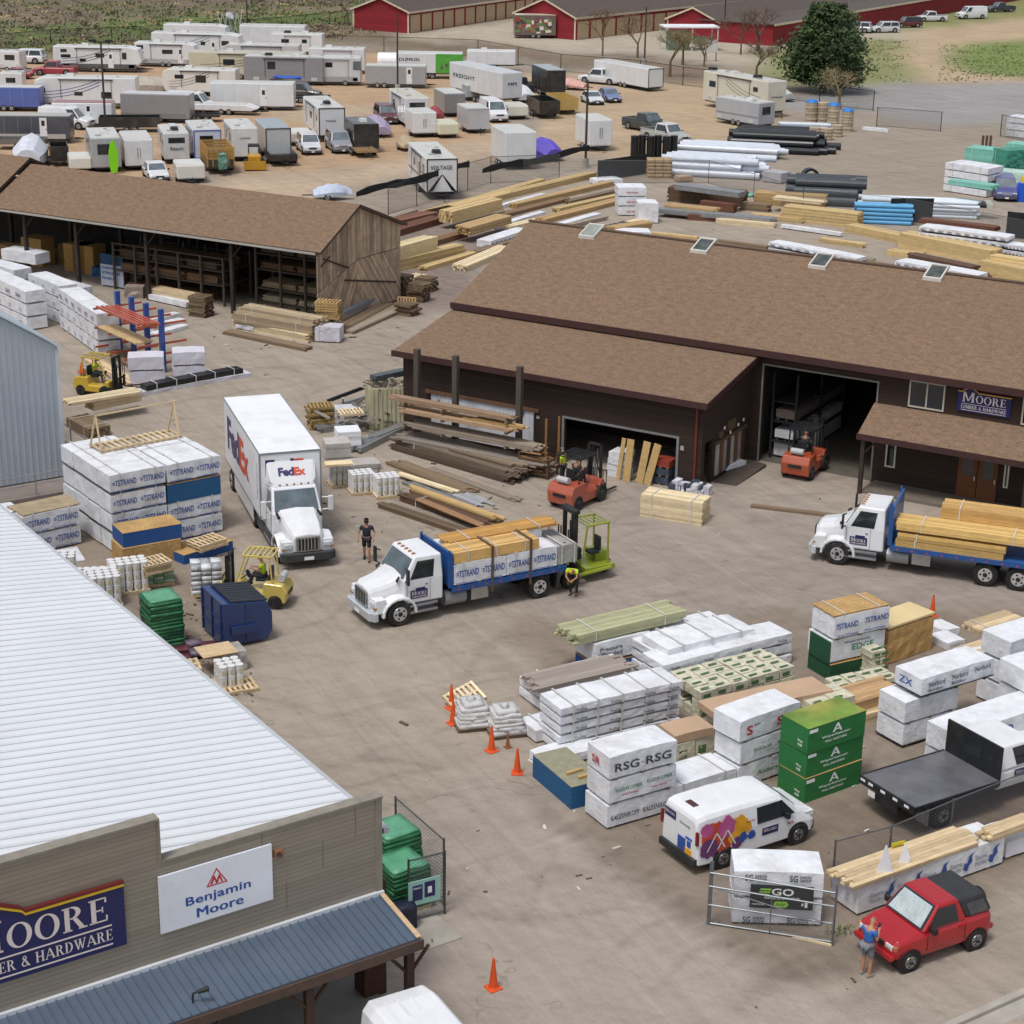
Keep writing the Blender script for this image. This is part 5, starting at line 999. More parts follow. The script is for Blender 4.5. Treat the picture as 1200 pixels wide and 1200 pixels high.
mb.build('pieces',mat('scrap_white','9f9a93',.6,vary=.55),t)
GM_ = 'grey metal studs in bundles'
for i,(a,b_,W_,H) in enumerate((((378,508),(428,500),.6,.3),((424,532),(478,505),.6,.3),((440,520),(490,500),.5,.35),((395,522),(440,520),.5,.2))):
 pk('lumber',a,b_,W_,H,['grey metal stud bundle beside the bucket pallets','grey metal stud bundle running to the cream bin','upper grey stud bundle by the cream bin','short grey stud bundle behind the slab stacks'][i],col=ALU,straps=0,jit=.5,group=GM_)
t = thing('lumber_rack','tall weathered post rack of boards before the lean-to','rack',MF.w(-15.3,-6.75),-30);q = [0,2.2,5.75]
for x in q:
 mb = MB();mb.bx(x-.13,x+.13,-.13,.13,0,4.85);mb.build('post',mat('weathered_post','4f463f',.85,ns=3,na=.2,streak=(3,3,.3)),t)
 for z in (.55,1.25,1.95,2.45): mb = MB();mb.bx(x-.06,x+.06,-1.3,-.13,z-.12,z);mb.build('arm',OLDW,t)
rk2 = t
for i,(x,y,z,L_,W_,H,c_,lb) in enumerate(((-.6,-1.2,2.46,6.4,.5,.2,wood('9b8168'),'long brown boards on the top rack arms'),(-.2,-1.3,1.96,6.2,.9,.2,wood('a88c70'),'brown boards on the second highest rack arms'),(3.6,-1.1,2.17,2.9,.35,.14,GOLD,'fresh yellow boards on the right part of the rack'),(.2,-1.3,1.26,7.0,.9,.22,GREYW,'grey weathered boards on the middle rack arms'),(-.3,-1.5,.56,8.0,1.0,.2,DECKG,'grey boards on the lowest rack arms'))):
 onrack(L_,W_,H,lb,x,y,z,c_,rk2,jit=.8,bt=.07)
for i,(a,b_,W_,z,H,c_,lb) in enumerate((
 ((458,527),(594,567),1.3,0,.3,wood('54463a'),'dark stacked boards under the rack, lower'),((462,519),(598,560),1.4,.32,.25,wood('6f6152'),'dark stacked boards under the rack, middle'),((468,512),(604,549),1.4,.6,.1,wood('83735f'),'broad brown plywood sheets on the dark boards under the rack'),
 ((455,546),(540,580),.9,0,.15,OLDW,'loose old boards in front of the rack, left'),((500,552),(600,588),.6,0,.12,GREYW,'loose old boards in front of the rack, right'),((462,556),(530,578),.4,.16,.07,PALE,'single pale plank on the loose boards'),
 ((512,574),(560,594),.9,.05,.06,mat('bright_sheet','b4b7ba',.4,.3),'bright metal sheet on the loose boards'),((472,568),(552,600),.5,0,.12,ALU,'grey metal strips lying before the boards'),
 ((445,596),(557,634),.5,0,.22,wood('665544'),'nearest dark timber row left of the walking man'),((470,588),(570,622),1.1,0,.3,wood('5c4534'),'brown timber pack right of the bucket pallets'),((478,574),(578,610),.5,.32,.1,GOLD,'fresh yellow planks on the brown timber pack'),((485,586),(562,618),.4,.32,.06,wood('8d6c4e'),'reddish boards beside the fresh yellow planks'))):
 pk('lumber',a,b_,W_,H,lb,z0=z,col=c_,straps=1 if i in (1,9) else 0,jit=.7,bt=.07)
t = thing('offcut_crate','crate heaped with split timber beside the lean-to door','crate',P(608,556),-28);mb = MB()
for x in (0,1.5):
 for y in (0,1.0): mb.bx(x-.04,x+.04,y-.04,y+.04,0,1.15)
for z in (.15,.5,.8): mb.bx(0,1.5,-.05,-.02,z,z+.1);mb.bx(-.05,-.02,0,1,z,z+.1);mb.bx(1.52,1.55,0,1,z,z+.1)
mb.build('crate',wood('5d452f'),t);mb = MB()
for i in range(50): a_ = Vector((rnd.uniform(0,.4),rnd.uniform(.05,.95),rnd.uniform(.1,1.15)));mb.cyl(a_,a_+Vector((rnd.uniform(.8,1.3),rnd.uniform(-.2,.2),rnd.uniform(-.1,.15))),.045,None,4,0,rnd.uniform(-.8,.8))
mb.build('offcuts',wood('8d6f4c'),t)
for i,(x,y) in enumerate(((639,545),(654,542))): mb = MB();mb.bx(-.05,.05,-.05,.05,0,2.3);o = mb.build('timber_stake',wood('96693c'));tag(o,f'thin upright timber stake {["left", "right"][i]} behind the offcut crate','stake');o.location = P(x,y)
for i,(x0,lean) in enumerate(((729,.1),(737,.02),(750,.18),(757,.3))):
 mb = MB();mb.box((0,0,1.0),(.36 if i else .2,.06,2.0));o = mb.build('leaning_board',GOLD);tag(o,f'yellow board leaning in the lean-to doorway, {["first", "second", "third", "fourth"][i]} from the left','board','boards leaning in the doorway');o.location = P(x0-5+i*2,562+i*2);o.rotation_euler = (R(-8),lean*.6,R(-30))
stack('wrap',(712,557),(729,561),.9,.3,[(f'{w_} white ended board pack in the lean-to doorway',{}) for w_ in ('bottom','lower','upper','top')],L=.9,yaw=-30,straps=0)
stack('wrap',(762,566),(776,570),.8,.4,[('dark blue bag stack in the lean-to doorway, bottom',dict(col=mat('slate_bags','3d4656',.5,ns=6,na=.4))),('dark blue bag stack in the lean-to doorway, middle',dict(col=mat('slate_bags','3d4656'))),('red brown bag stack top in the lean-to doorway',dict(col=mat('red_bags','8a3a2c',.5)))],L=.9,yaw=-30,straps=0)
b = MB()
for i in range(14): soft(b,i*.13,i*.13+.3,rnd.uniform(-.3,.1),rnd.uniform(.2,.5),0,rnd.uniform(.2,.55),.12,i*3.3,i % 2,.12)
o = b.build('film_heap',[mat('slate_bags','3d4656'),WRAP2]);tag(o,'heap of dark and clear plastic film at the lean-to corner','film heap');o.location = P(785,572);o.rotation_euler = (0,0,R(-30))
t = thing('storage_rack','dark shelf rack with white packs inside the big doorway','rack',MF.w(.15,.9),-30);mb = MB()
for x in (0,1.2):
 for y in (0,3.2,6.4): mb.bx(x-.05,x+.05,y-.05,y+.05,0,4.3)
for z in (.9,1.9,2.9): mb.bx(0,1.2,0,6.4,z-.08,z)
mb.build('frame',DARK,t)
for i in range(6):
 z = [.01,.91,1.91][i % 3];y = [.2,3.4][i//3];pk('wrap',(0,600),None,2.9,.55 if i % 3 else .8,f'{["lowest", "middle", "upper"][i % 3]} white pack on the doorway rack, {["near", "far"][i//3]} bay',z0=z,L=1.1,yaw=-30,loc=MF.w(.25,.9+y),straps=0,col=[WRAP2,WRAP,dull('6a5f58')][i % 3],dark=True)
for i in range(7):
 x,y = [(3.4,7),(4.6,8.2),(5.6,5.6),(6.6,7.5),(2.4,9.5),(6.9,4.0),(7.4,10)][i]
 t = thing('shelf_unit',['grey shelf of wrapped goods deep in the big doorway','dark shelf of boxes deep in the big doorway','shelf with yellow drums in the big doorway','tall dark shelf at the right inside the big doorway','rear shelf of pale goods inside the big doorway','low shelf near the right jamb inside the big doorway','rearmost dark shelf inside the big doorway'][i],'shelf',MF.w(x,y),-30)
 mb = MB();[mb.bx(a_,a_+.05,0,.8,0,2.2) for a_ in (0,1.3)];[mb.bx(0,1.35,0,.8,z,z+.05) for z in (.1,.8,1.5,2.15)];mb.build('frame',DARK,t)
 mb = MB();[mb.bx(a_,a_+.32,.1,.7,z,z+rnd.uniform(.25,.5),0,rnd.uniform(-.9,.9)) for a_ in (.08,.5,.92) for z in (.15,.85,1.55)];mb.build('goods',[[WRAP2,dull('5b6168'),mat('yellow_drum','b3a51e',.5),dull('3d4652'),WRAP2,dull('a08c70'),dull('444444')][i]],t)
# ================================================================== VEHICLES
def lerp(a,b_,t): return a+(b_-a)*t
def patch(mb,q,u0,u1,v0,v1,off=.008,m=0):      # slab on a bilinear face q = (bl, br, tr, tl)
 q = [Vector(x) for x in q];f = lambda u,v: lerp(lerp(q[0],q[1],u),lerp(q[3],q[2],u),v)
 mb.quad(f(u0,v0),f(u1,v0),f(u1,v1),f(u0,v1),off,m)
def wheel(par,x,y,r,w_=.24,side=1,rim='b9bcc0',hub=.58,dual=False,name='wheel'):
 """y = outer face; side = +1 if the outer face looks to +y"""
 t = MB();t.cyl((x,y-side*w_,r),(x,y-side*.03,r),r,r,20);t.cyl((x,y-side*.03,r),(x,y,r),r,r*.9,20);o = t.build(name,BLACK,par,smooth=False)
 h = MB();h.cyl((x,y-side*.02,r),(x,y+side*.012,r),r*hub,r*hub*.94,16);h.build('rim',metal(rim,.35),o)
 h = MB();h.cyl((x,y+side*.01,r),(x,y+side*.05,r),r*.2,r*.16,10);
 for k in range(5): a = k*1.2566;h.cyl((x+r*.38*math.cos(a),y+side*.011,r+r*.38*math.sin(a)),(x+r*.38*math.cos(a),y+side*.016,r+r*.38*math.sin(a)),r*.09,r*.09,8)
 h.build('hub',DARK,o);return o
def ring(x,hw,zb,zt,hwt=None,sh=.35):
 hwt = hw*.88 if hwt is None else hwt;zm = zb+(zt-zb)*sh
 return [(x,-hw*.96,zb),(x,-hw,zm),(x,-hw*.985,zb+(zt-zb)*.8),(x,-hwt,zt),(x,hwt,zt),(x,hw*.985,zb+(zt-zb)*.8),(x,hw,zm),(x,hw*.96,zb)]
def house(b0,b1,t0,t1,hb,ht,z0,z1):  # greenhouse corners -> faces dict
 A = [(b0,-hb,z0),(b1,-hb,z0),(b1,hb,z0),(b0,hb,z0)];B = [(t0,-ht,z1),(t1,-ht,z1),(t1,ht,z1),(t0,ht,z1)]
 return A,B,dict(right=(A[0],A[1],B[1],B[0]),front=(A[1],A[2],B[2],B[1]),left=(A[2],A[3],B[3],B[2]),rear=(A[3],A[0],B[0],B[3]),top=(B[0],B[1],B[2],B[3]))
def car(p,yaw,label,kind='sedan',col='c9ccd0',L=4.6,W=1.8,H=1.45,cat=None,roofcol=None,group=None,grille='2a2c2f',name=None,lift=0,bed=None,detail=True):
 nm = name or {'sedan': 'parked_car','suv': 'parked_suv','pickup': 'pickup_truck','van': 'parked_van'}[kind];cat = cat or {'sedan': 'car','suv': 'suv','pickup': 'pickup truck','van': 'van'}[kind]
 t = thing(nm,label,cat,P(*p) if isinstance(p,tuple) else p,yaw,group);pm = paint(col);hw = W/2;r = .33+lift*.6+(.05 if kind != 'sedan' else 0);zb = .26+lift;zbelt = zb+(H-zb)*(.52 if kind != 'van' else .5)
 x0,x1 = -L/2,L/2
 hood = {'sedan': .27,'suv': .25,'pickup': .25,'van': .17}[kind];zh = zbelt-.06
 mb = MB();xs = [(x0,.86,.12,-.12),(x0+.12,.97,.03,-.02),(x0+L*.2,1,0,0),(x1-L*hood,1,0,0),(x1-L*hood*.5,.98,0,-.05),(x1-.15,.93,.03,-.13),(x1,.82,.1,-.28)]
 mb.loft([ring(x,hw*k,zb+a,(zbelt if x < x1-L*hood+.01 else zh)+c) for x,k,a,c in xs]);mb.build('body',pm,t,bevel=.03)
 g = {'sedan': (x0+.45,x1-L*.27,x0+1.15,x1-L*.27-.75),'suv': (x0+.06,x1-L*.25,x0+.3,x1-L*.25-.62),'pickup': (x0+L*.38,x1-L*.25,x0+L*.4,x1-L*.25-.6),'van': (x0+.04,x1-L*.17,x0+.12,x1-L*.17-.75)}[kind]
 A,B,fc = house(*g,hw*.95,hw*.78,zbelt-.02,H)
 mb = MB();mb.add(A+B,[(3,2,1,0),(4,5,6,7),(0,1,5,4),(1,2,6,5),(2,3,7,6),(3,0,4,7)]);mb.build('cab',paint(roofcol) if roofcol else pm,t,bevel=.05,seg=3)
 w_ = MB();patch(w_,fc['front'],.06,.94,.1,.9);w_.build('windscreen',GLASS2,t)
 w_ = MB();patch(w_,fc['rear'],.1,.9,.2,.85);w_.build('rear_window',GLASS,t)
 for s in ('left','right'):
  fs = ((.05,.46),(.5,.93)) if kind in ('sedan','suv') else (((.1,.9),) if kind == 'pickup' else ((.78,.97),))
  for u0,u1 in fs:
   if s == 'left': u0,u1 = 1-u1,1-u0
   w_ = MB();patch(w_,fc[s],u0,u1,.12,.86);w_.build('side_window',GLASS,t)
 if kind == 'pickup':
  mb = MB();mb.bx(x0+.08,x0+L*.38-.04,-hw*.84,hw*.84,zbelt-.01,zbelt+.012);mb.build('bed',dull(bed or '33312f'),t)
  mb = MB();mb.bx(x0+.02,x0+L*.38,-hw*.95,-hw*.84,zbelt-.02,zbelt+.06);mb.bx(x0+.02,x0+L*.38,hw*.84,hw*.95,zbelt-.02,zbelt+.06);mb.bx(x0+.01,x0+.09,-hw*.84,hw*.84,zbelt-.06,zbelt+.06);mb.build('bed_rail',pm,t)
 for s in (-1,1):
  for x in (x0+L*.2,x1-L*.19):
   mb = MB();mb.cyl((x,s*(hw-.3),r),(x,s*(hw+.004),r),r*1.17,r*1.17,18);mb.build('wheel_arch',DARK,t)
   wheel(t,x,s*(hw+.02),r,.2,s)
  l_ = MB();l_.box((x1-.08,s*hw*.62,zh-.27),(.12,hw*.38,.15));l_.build('headlight',mat('lamp_glass','d4d8da',.15,ns=6,na=.2),t)
  l_ = MB();l_.box((x0+.03,s*hw*.8,zbelt-.28),(.1,hw*.16,.3));l_.build('tail_light',mat('red_lamp','7a1518',.25),t)
  l_ = MB();l_.box((x1-L*hood-.25,s*(hw+.08),zbelt+.06),(.1,.16,.13));l_.build('mirror',DARK,t)
 for q_ in (x1-.05,x0+.05): b = MB();b.box((q_,0,zb+.11),(.16,W*.87,.18));b.build('bumper',dull('4a4c50') if kind != 'pickup' else CHROME,t)
 b = MB();b.box((x1-.015,0,zh-.3),(.06,W*.4,.17));b.build('grille',dull(grille),t)
 b = MB();b.box((x1+.035,0,zb+.1),(.01,.3,.13));b.build('number_plate',SHEETW,t)
 return t
def side_x(L,a): return L*a
def rv(p,yaw,label,L=7,W=2.5,H=3.0,s=-1,fl=.45,col='d6d8da',side=(),end=None,ac=1,axle=.45,naxle=2,stripe=None,roof='c9c8c2',frame=None,nose=False,tongue=None,txt=None,cat='camper',name='travel_trailer',lower=None,group=None,swoosh=None,front=None,cab=False,bev=.08,sidetxt=None,door=None,loc=None,wm=None):
 """box bodied trailer / camper; x = length, near corner at the origin, the y = 0 side and the x = 0 end face the photo"""
 t = thing(name,label,cat,loc if loc is not None else P(*p),yaw,group);y0,y1 = (0,W) if s > 0 else (-W,0);pm = paint(col,da=.15)
 mb = MB()
 if nose: k = L*.16 if nose is True else nose;prof = [(0,fl),(L-k*.55,fl),(L,fl+(H-fl)*.35),(L-k*.25,H-.25),(L-k,H),(0.06,H)];mb.prism(prof,y0,y1)
 elif front: k = front;prof = [(k*.5,fl),(L,fl),(L,H),(k,H),(k*.25,H-.3),(0,fl+(H-fl)*.4)];mb.prism(prof,y0,y1)
 else: mb.bx(0,L,y0,y1,fl,H)
 mb.build('body',pm,t,bevel=bev)
 mb = MB();xr = L-(L*.16 if nose is True else (nose or 0));mb.bx((front or 0)+.1,xr-.05,y0+.08,y1-.08,H-.01,H+.03);mb.build('roof',paint(roof,da=.3),t)
 yo = -.012 if s > 0 else .012;sg = -1 if s > 0 else 1       # outward normal of the y=0 side
 def sidebox(x0,x1,z0,z1,off,nm,m_,par=t):
  b = MB();ya,yb = sorted((0,sg*off));b.bx(x0,x1,ya,yb,z0,z1);return b.build(nm,m_,par)
 for f in side:        # (x0,x1,z0,z1) fractions
  w_ = sidebox(f[0]*L,f[1]*L,fl+(H-fl)*f[2],fl+(H-fl)*f[3],.02,'window',DARK);sidebox(f[0]*L+.05,f[1]*L-.05,fl+(H-fl)*f[2]+.05,fl+(H-fl)*f[3]-.05,.026,'pane',GLASS,w_)
 if door is not None: d_ = sidebox(door*L,door*L+.68,fl+.1,fl+2.0,.018,'door',paint('e2e3e4'));sidebox(door*L+.18,door*L+.5,fl+1.25,fl+1.75,.024,'pane',GLASS,d_);sidebox(door*L+.58,door*L+.63,fl+.85,fl+1.0,.05,'handle',DARK,d_)
 if stripe: sidebox(.05,L*.97,fl+(H-fl)*.30,fl+(H-fl)*.36,.008,'stripe',paint(stripe))
 if lower: sidebox(.02,L*.94,fl+.02,fl+(H-fl)*.22,.01,'lower_panel',paint(lower))
 if swoosh:
  b = MB();y = sg*.01
  for k in range(3):
   pts = [(L*(.1+.55*u),fl+(H-fl)*(.2+k*.12+.5*u*u)) for u in [i/10 for i in range(11)]]
   for (xa,za),(xb,zb_) in zip(pts,pts[1:]): h = .05+.07*(xa/L);b.add([(xa,y,za),(xb,y,zb_),(xb,y,zb_+h),(xa,y,za+h)],[(0,1,2,3)])
  b.build('swoosh',paint(swoosh),t)
 if sidetxt:
  b = MB();xd = (1,0,0) if s > 0 else (-1,0,0);st_ = sidetxt;b.text(st_[0],(L*(st_[1] if s > 0 else 1-st_[1]),sg*.014,fl+(H-fl)*st_[2]),xd,(0,0,1),L*st_[3],(H-fl)*st_[4],0,'heavy');b.build('lettering',LOGO_K,t)
 def endbox(a0,a1,z0,z1,off,nm,m_,par=t): b = MB();b.bx(-off,0,y0+W*a0,y0+W*a1,fl+(H-fl)*z0,fl+(H-fl)*z1);return b.build(nm,m_,par)
 if end == 'win': w_ = endbox(.18,.82,.62,.82,.02,'window',DARK);endbox(.2,.8,.64,.8,.025,'pane',GLASS,w_)
 if end == 'bigwin': w_ = endbox(.3,.78,.45,.8,.02,'window',DARK);endbox(.33,.75,.48,.77,.025,'pane',GLASS,w_)
 if end == 'doors':
  for a0,a1 in ((.06,.49),(.51,.94)): d_ = endbox(a0,a1,.05,.93,.02,'door',pm);endbox(a1-.05 if a0 < .3 else a0+.02,a1-.02 if a0 < .3 else a0+.05,.3,.7,.05,'handle',CHROME,d_)
 if end == 'frame' or frame:
  fr_ = paint(frame or '22252a');b = MB();e = .1
  for a in ((y0,y0+e,fl,H),(y1-e,y1,fl,H),(y0+e,y1-e,H-e,H),(y0+e,y1-e,fl,fl+e)): b.bx(-.03,0,*a)
  b.build('ramp_frame',fr_,t)
 if end == 'roll': endbox(.08,.92,.06,.9,.02,'roller_door',paint('c4c7ca'))
 if txt: b = MB();b.text(txt[0],(-.03,y1-W*txt[1],fl+(H-fl)*txt[2]),(0,-1,0),(0,0,1),W*txt[3],(H-fl)*txt[4],0,'heavy');b.build('lettering',LOGO_K,t)
 for i in range(ac):
  x = L*(.3+.35*i) if ac > 1 else L*.35;b = MB();b.frus(x-.45,x+.45,(y0+y1)/2-.35,(y0+y1)/2+.35,H+.03,x-.38,x+.38,(y0+y1)/2-.3,(y0+y1)/2+.3,H+.32);b.build('roof_unit',DARK if i % 2 == 0 and ac > 1 else paint('cfd0cf'),t)
 if ac: b = MB();b.bx(L*.6,L*.6+.35,(y0+y1)/2-.7,(y0+y1)/2-.35,H+.03,H+.13);b.build('roof_vent',paint('bfc0be'),t)
 if cat in ('camper','motorhome'):
  if side and L > 5: b = MB();ya = sg*.07;b.cyl((L*.25,ya,H-.22),(L*.78,ya,H-.22),.06,.06,6);b.tube([(L*.27,ya,H-.22),(L*.27,ya,fl+.5)],.025,4);b.tube([(L*.76,ya,H-.22),(L*.76,ya,fl+.5)],.025,4);b.build('awning_roll',paint('8d8f94') if L < 8 else DARK,t)
  for hx in (.12,.85): sidebox(L*hx,L*hx+.7,fl+.12,fl+.5,.01,'hatch',paint('bcbdc0'))
  b = MB();b.bx(L*.2,L*.2+.4,y0+W*.6,y0+W*.8,H+.03,H+.12);b.bx(L*.8,L*.8+.3,y0+W*.3,y0+W*.42,H+.03,H+.1);b.build('roof_vent',paint('9c9d9b'),t)
 else:
  for k_ in range(1,int(L/1.3)): sidebox(k_*1.3,k_*1.3+.02,fl+.06,H-.08,.004,'panel_seam',paint('9fa1a3')) if k_ < 5 else None
 b = MB();b.bx(.1,L-.1,y0+.3,y1-.3,fl-.14,fl);b.build('chassis',DARK,t)
 for i in range(naxle):
  x = L*axle+i*.82
  for yy,sd_ in ((y0,-1),(y1,1)): wheel(t,x,yy+sd_*.01,.34,.2,sd_,'c9cbcd')
 if tongue == 'far' or tongue is None and not cab: b = MB();ym = (y0+y1)/2;b.tube([(L,ym-.5,fl-.07),(L+1.1,ym,fl-.07),(L,ym+.5,fl-.07)],.05);b.build('tongue',DARK,t)
 if tongue == 'near': b = MB();ym = (y0+y1)/2;b.tube([(0,ym-.5,fl-.07),(-1.1,ym,fl-.07),(0,ym+.5,fl-.07)],.05);b.cyl((-1.0,ym,0),(-1.0,ym,.7),.035);b.build('tongue',DARK,t)
 return t
WT = paint('dfe1e4');BT = mat('truck_blue','1d4f8e',.4,ns=2,na=.1,dirt='4b5a6c',da=.35,coat=.3)
CABSHIFT = lambda x: x if x >= .3 else (x+.7 if x <= -.9 else .3-(.3-x)*.4167)
def truck_cab(t,col,roofh=2.62,sleeper=False,hoodw=1.0,grille_c=CHROME,fair=False,sw=1.0):
 """front axle at x=0, nose to +x; children of t"""
 pm = col;hw = 1.08*sw
 def rg(x,hw_,zb,zt,k=.82): return [(x,-hw_,zb),(x,-hw_,zb+(zt-zb)*.55),(x,-hw_*.94,zb+(zt-zb)*.82),(x,-hw_*k,zt),(x,0,zt+.05),(x,hw_*k,zt),(x,hw_*.94,zb+(zt-zb)*.82),(x,hw_,zb+(zt-zb)*.55),(x,hw_,zb)]
 mb = MB();mb.loft([rg(1.05,.6,.72,1.4,.8),rg(.9,.7,.7,1.52,.82),rg(.3,.78,.75,1.64),rg(-.5,.85,.85,1.79),rg(-1.0,.88,.9,1.9)]);mb.build('hood',pm,t,smooth=False,bevel=.03)
 for s in (-1,1):   # fenders
  f = MB();pts = []
  for i in range(10): a = math.pi*(1.02-i/9*1.04);pts.append((.0+.72*math.cos(a)*1.02,.5+.66*math.sin(a)))
  n_ = len(pts);ys = (s*.62,s*1.16)
  vs = [(x,ys[0],z+.1) for x,z in pts]+[(x,ys[1],z) for x,z in pts]+[(x*.86,ys[1],.5+(z-.5)*.84) for x,z in pts]+[(x*.86,ys[0],.5+(z-.5)*.84) for x,z in pts]
  fs = [(i,i+1,n_+i+1,n_+i) for i in range(n_-1)]+[(n_+i,n_+i+1,2*n_+i+1,2*n_+i) for i in range(n_-1)]+[(2*n_+i,2*n_+i+1,3*n_+i+1,3*n_+i) for i in range(n_-1)]
  f.add(vs,fs);f.bx(.55,1.0,min(ys[0],ys[1]*.93),max(ys[0],ys[1]*.93),.62,1.18);f.build('fender',pm,t,bevel=.03)
  l_ = MB();l_.box((1.0,s*.82,.98),(.12,.36,.2));l_.build('headlight',mat('truck_lamp','c6cdd2',.12,ns=7,na=.3),t,bevel=.03)
  l_ = MB();l_.box((1.0,s*1.0,.86),(.1,.16,.09));l_.build('turn_signal',mat('amber_lamp','a8774e',.3),t)
  wheel(t,0,s*1.14,.5,.28,s,'c9cccf',.6)
  m_ = MB();m_.tube([(-.95,s*hw,1.75),(-.85,s*(hw+.3),1.8)],.03);m_.tube([(-.95,s*hw,2.3),(-.85,s*(hw+.3),2.3)],.03);m_.box((-.85,s*(hw+.34),2.05),(.14,.2,.62));m_.build('mirror',[paint('d8dadd')][0] if fair else DARK,t,bevel=.02)
  st_ = MB();st_.bx(-2.3,-1.0,min(s*.8,s*1.14),max(s*.8,s*1.14),.42,.5);st_.bx(-2.3,-1.0,min(s*.85,s*1.12),max(s*.85,s*1.12),.68,.76);st_.bx(-2.25,-1.05,min(s*.78,s*.85),max(s*.78,s*.85),.42,.9);st_.build('step',ALU,t)
 b = MB();b.loft([[(1.02,-1.12,.35),(1.12,-1.1,.72)] [::1]+[(1.12,1.1,.72),(1.02,1.12,.35)],[(1.22,-.95,.35),(1.26,-.95,.72),(1.26,.95,.72),(1.22,.95,.35)]]);b.bx(.9,1.1,-1.14,1.14,.35,.7);b.build('bumper',dull('3a3c40') if fair else paint('b9bfc6'),t,bevel=.03)
 g = MB();g.bx(1.04,1.1,-.46,.46,.78,1.32);go = g.build('grille',DARK,t)
 g = MB();
 for i in range(7): y = -.42+i*.14;g.bx(1.1,1.115,y-.02,y+.02,.8,1.3)
 g.bx(1.1,1.12,-.5,.5,1.3,1.36);g.bx(1.1,1.12,-.5,.5,.74,.79);g.bx(1.1,1.12,-.5,-.46,.79,1.3);g.bx(1.1,1.12,.46,.5,.79,1.3);g.build('grille_bar',grille_c,go)
 b = MB();b.box((1.27,0,.5),(.01,.4,.14));b.build('number_plate',SHEETW,t)
 A,B,fc = house(-2.55,-.92,-2.5,-1.38,hw,hw*.9,.95,roofh)
 zb = 1.72
 mb = MB();R0 = [(-2.55,-hw,.8),(-.92,-hw,.8),(-.92,hw,.8),(-2.55,hw,.8)];R1 = [(-2.55,-hw,zb),(-.86,-hw*.97,zb),(-.86,hw*.97,zb),(-2.55,hw,zb)];R2 = [(-2.52,-hw*.9,roofh),(-1.42,-hw*.86,roofh),(-1.42,hw*.86,roofh),(-2.52,hw*.9,roofh)]
 mb.loft([R0,R1,R2]);mb.build('cab',pm,t,bevel=.07,seg=3)
 w_ = MB();patch(w_,(R1[1],R1[2],R2[2],R2[1]),.05,.95,.1,.88,.012);w_.build('windscreen',GLASS2,t)
 for nm,q in (('left',(R1[2],R1[3],R2[3],R2[2])),('right',(R1[0],R1[1],R2[1],R2[0]))):
  u = (.16,.74) if nm == 'left' else (.26,.84)
  w_ = MB();patch(w_,q,*u,.06,.8,.012);w_.build('side_window',GLASS,t)
  s = 1 if nm == 'left' else -1;d_ = MB()
  for a in ((-2.0,-1.98,.85,1.72),(-1.02,-1.0,.85,1.72),(-2.0,-1.0,.83,.85)): d_.bx(a[0],a[1],min(s*hw,s*(hw+.006)),max(s*hw,s*(hw+.006)),a[2],a[3])
  d_.bx(-1.9,-1.78,min(s*hw,s*(hw+.02)),max(s*hw,s*(hw+.02)),1.5,1.56);d_.build('door_seam',dull('8a8d92'),t)
 if not fair:
  for i in range(5): l_ = MB();l_.frus(-1.6,-1.44,-.62+i*.3,-.54+i*.3,roofh,-1.57,-1.47,-.61+i*.3,-.55+i*.3,roofh+.06);l_.build('roof_light',mat('amber_lamp','a8774e'),t)
 e = MB();e.cyl((-.35,-1.02*hoodw*.86,1.75),(-.7,-.9,1.86),.07,.05);
 e.cyl((-.35,.88,1.75),(-.7,.8,1.86),.07,.05);e.build('intake',DARK,t)
 if not fair:
  def sh(o):
   if o.type == 'MESH' and o.name.split('.')[0] not in ('fender','wheel','rim','hub','headlight','turn_signal','bumper'):
    for v_ in o.data.vertices: v_.co.x = CABSHIFT(v_.co.x)
   if o.name.split('.')[0] != 'wheel':
    for c_ in o.children: sh(c_)
  for c_ in list(t.children): sh(c_)
 return fc
def door_logo(t,x,s,z,w_=.72,h=.34):
 o = MB();y = s*1.088;ya,yb = sorted((y,y+s*.006));o.bx(x,x+w_,ya,yb,z,z+h);o.bx(x+.1,x+.5,ya,yb,z+h,z+h+.08);b = o.build('door_emblem',NAVY,t)
 o = MB();xd = (-1,0,0) if s > 0 else (1,0,0);x_ = x+w_-.05 if s > 0 else x+.05;o.text('MOORE',(x_,y+s*.01,z+.13),xd,(0,0,1),w_-.1,.17,0,'serif');o.text('LUMBER & HARDWARE',(x_,y+s*.01,z+.04),xd,(0,0,1),w_-.1,.06,0,'bold');o.build('lettering',CREAM,b)
yt = 18.3;trf = Vector((-10.49,74.0,0))+Vector((math.cos(R(yt)),math.sin(R(yt)),0))*1.295;fwd = Vector((math.cos(R(yt-90)),math.sin(R(yt-90)),0))
bp = P(363,668);king = trf-fwd*1.1;hd = ang(king,bp);fd = Vector((math.cos(R(hd)),math.sin(R(hd)),0));org = bp-fd*1.3
t = thing('delivery_truck','white tractor and box trailer with purple and orange lettering facing the camera','truck',org,hd)
truck_cab(t,WT,2.72,fair=True)
mb = MB();mb.loft([[(-1.4,-.9,2.66),(-1.4,.9,2.66),(-1.5,.86,2.85),(-1.5,-.86,2.85)],[(-2.0,-1.08,2.66),(-2.0,1.08,2.66),(-2.1,1.04,3.85),(-2.1,-1.04,3.85)],[(-2.9,-1.12,2.66),(-2.9,1.12,2.66),(-2.9,1.1,4.0),(-2.9,-1.1,4.0)]]);mb.build('roof_fairing',WT,t,bevel=.12,seg=4)
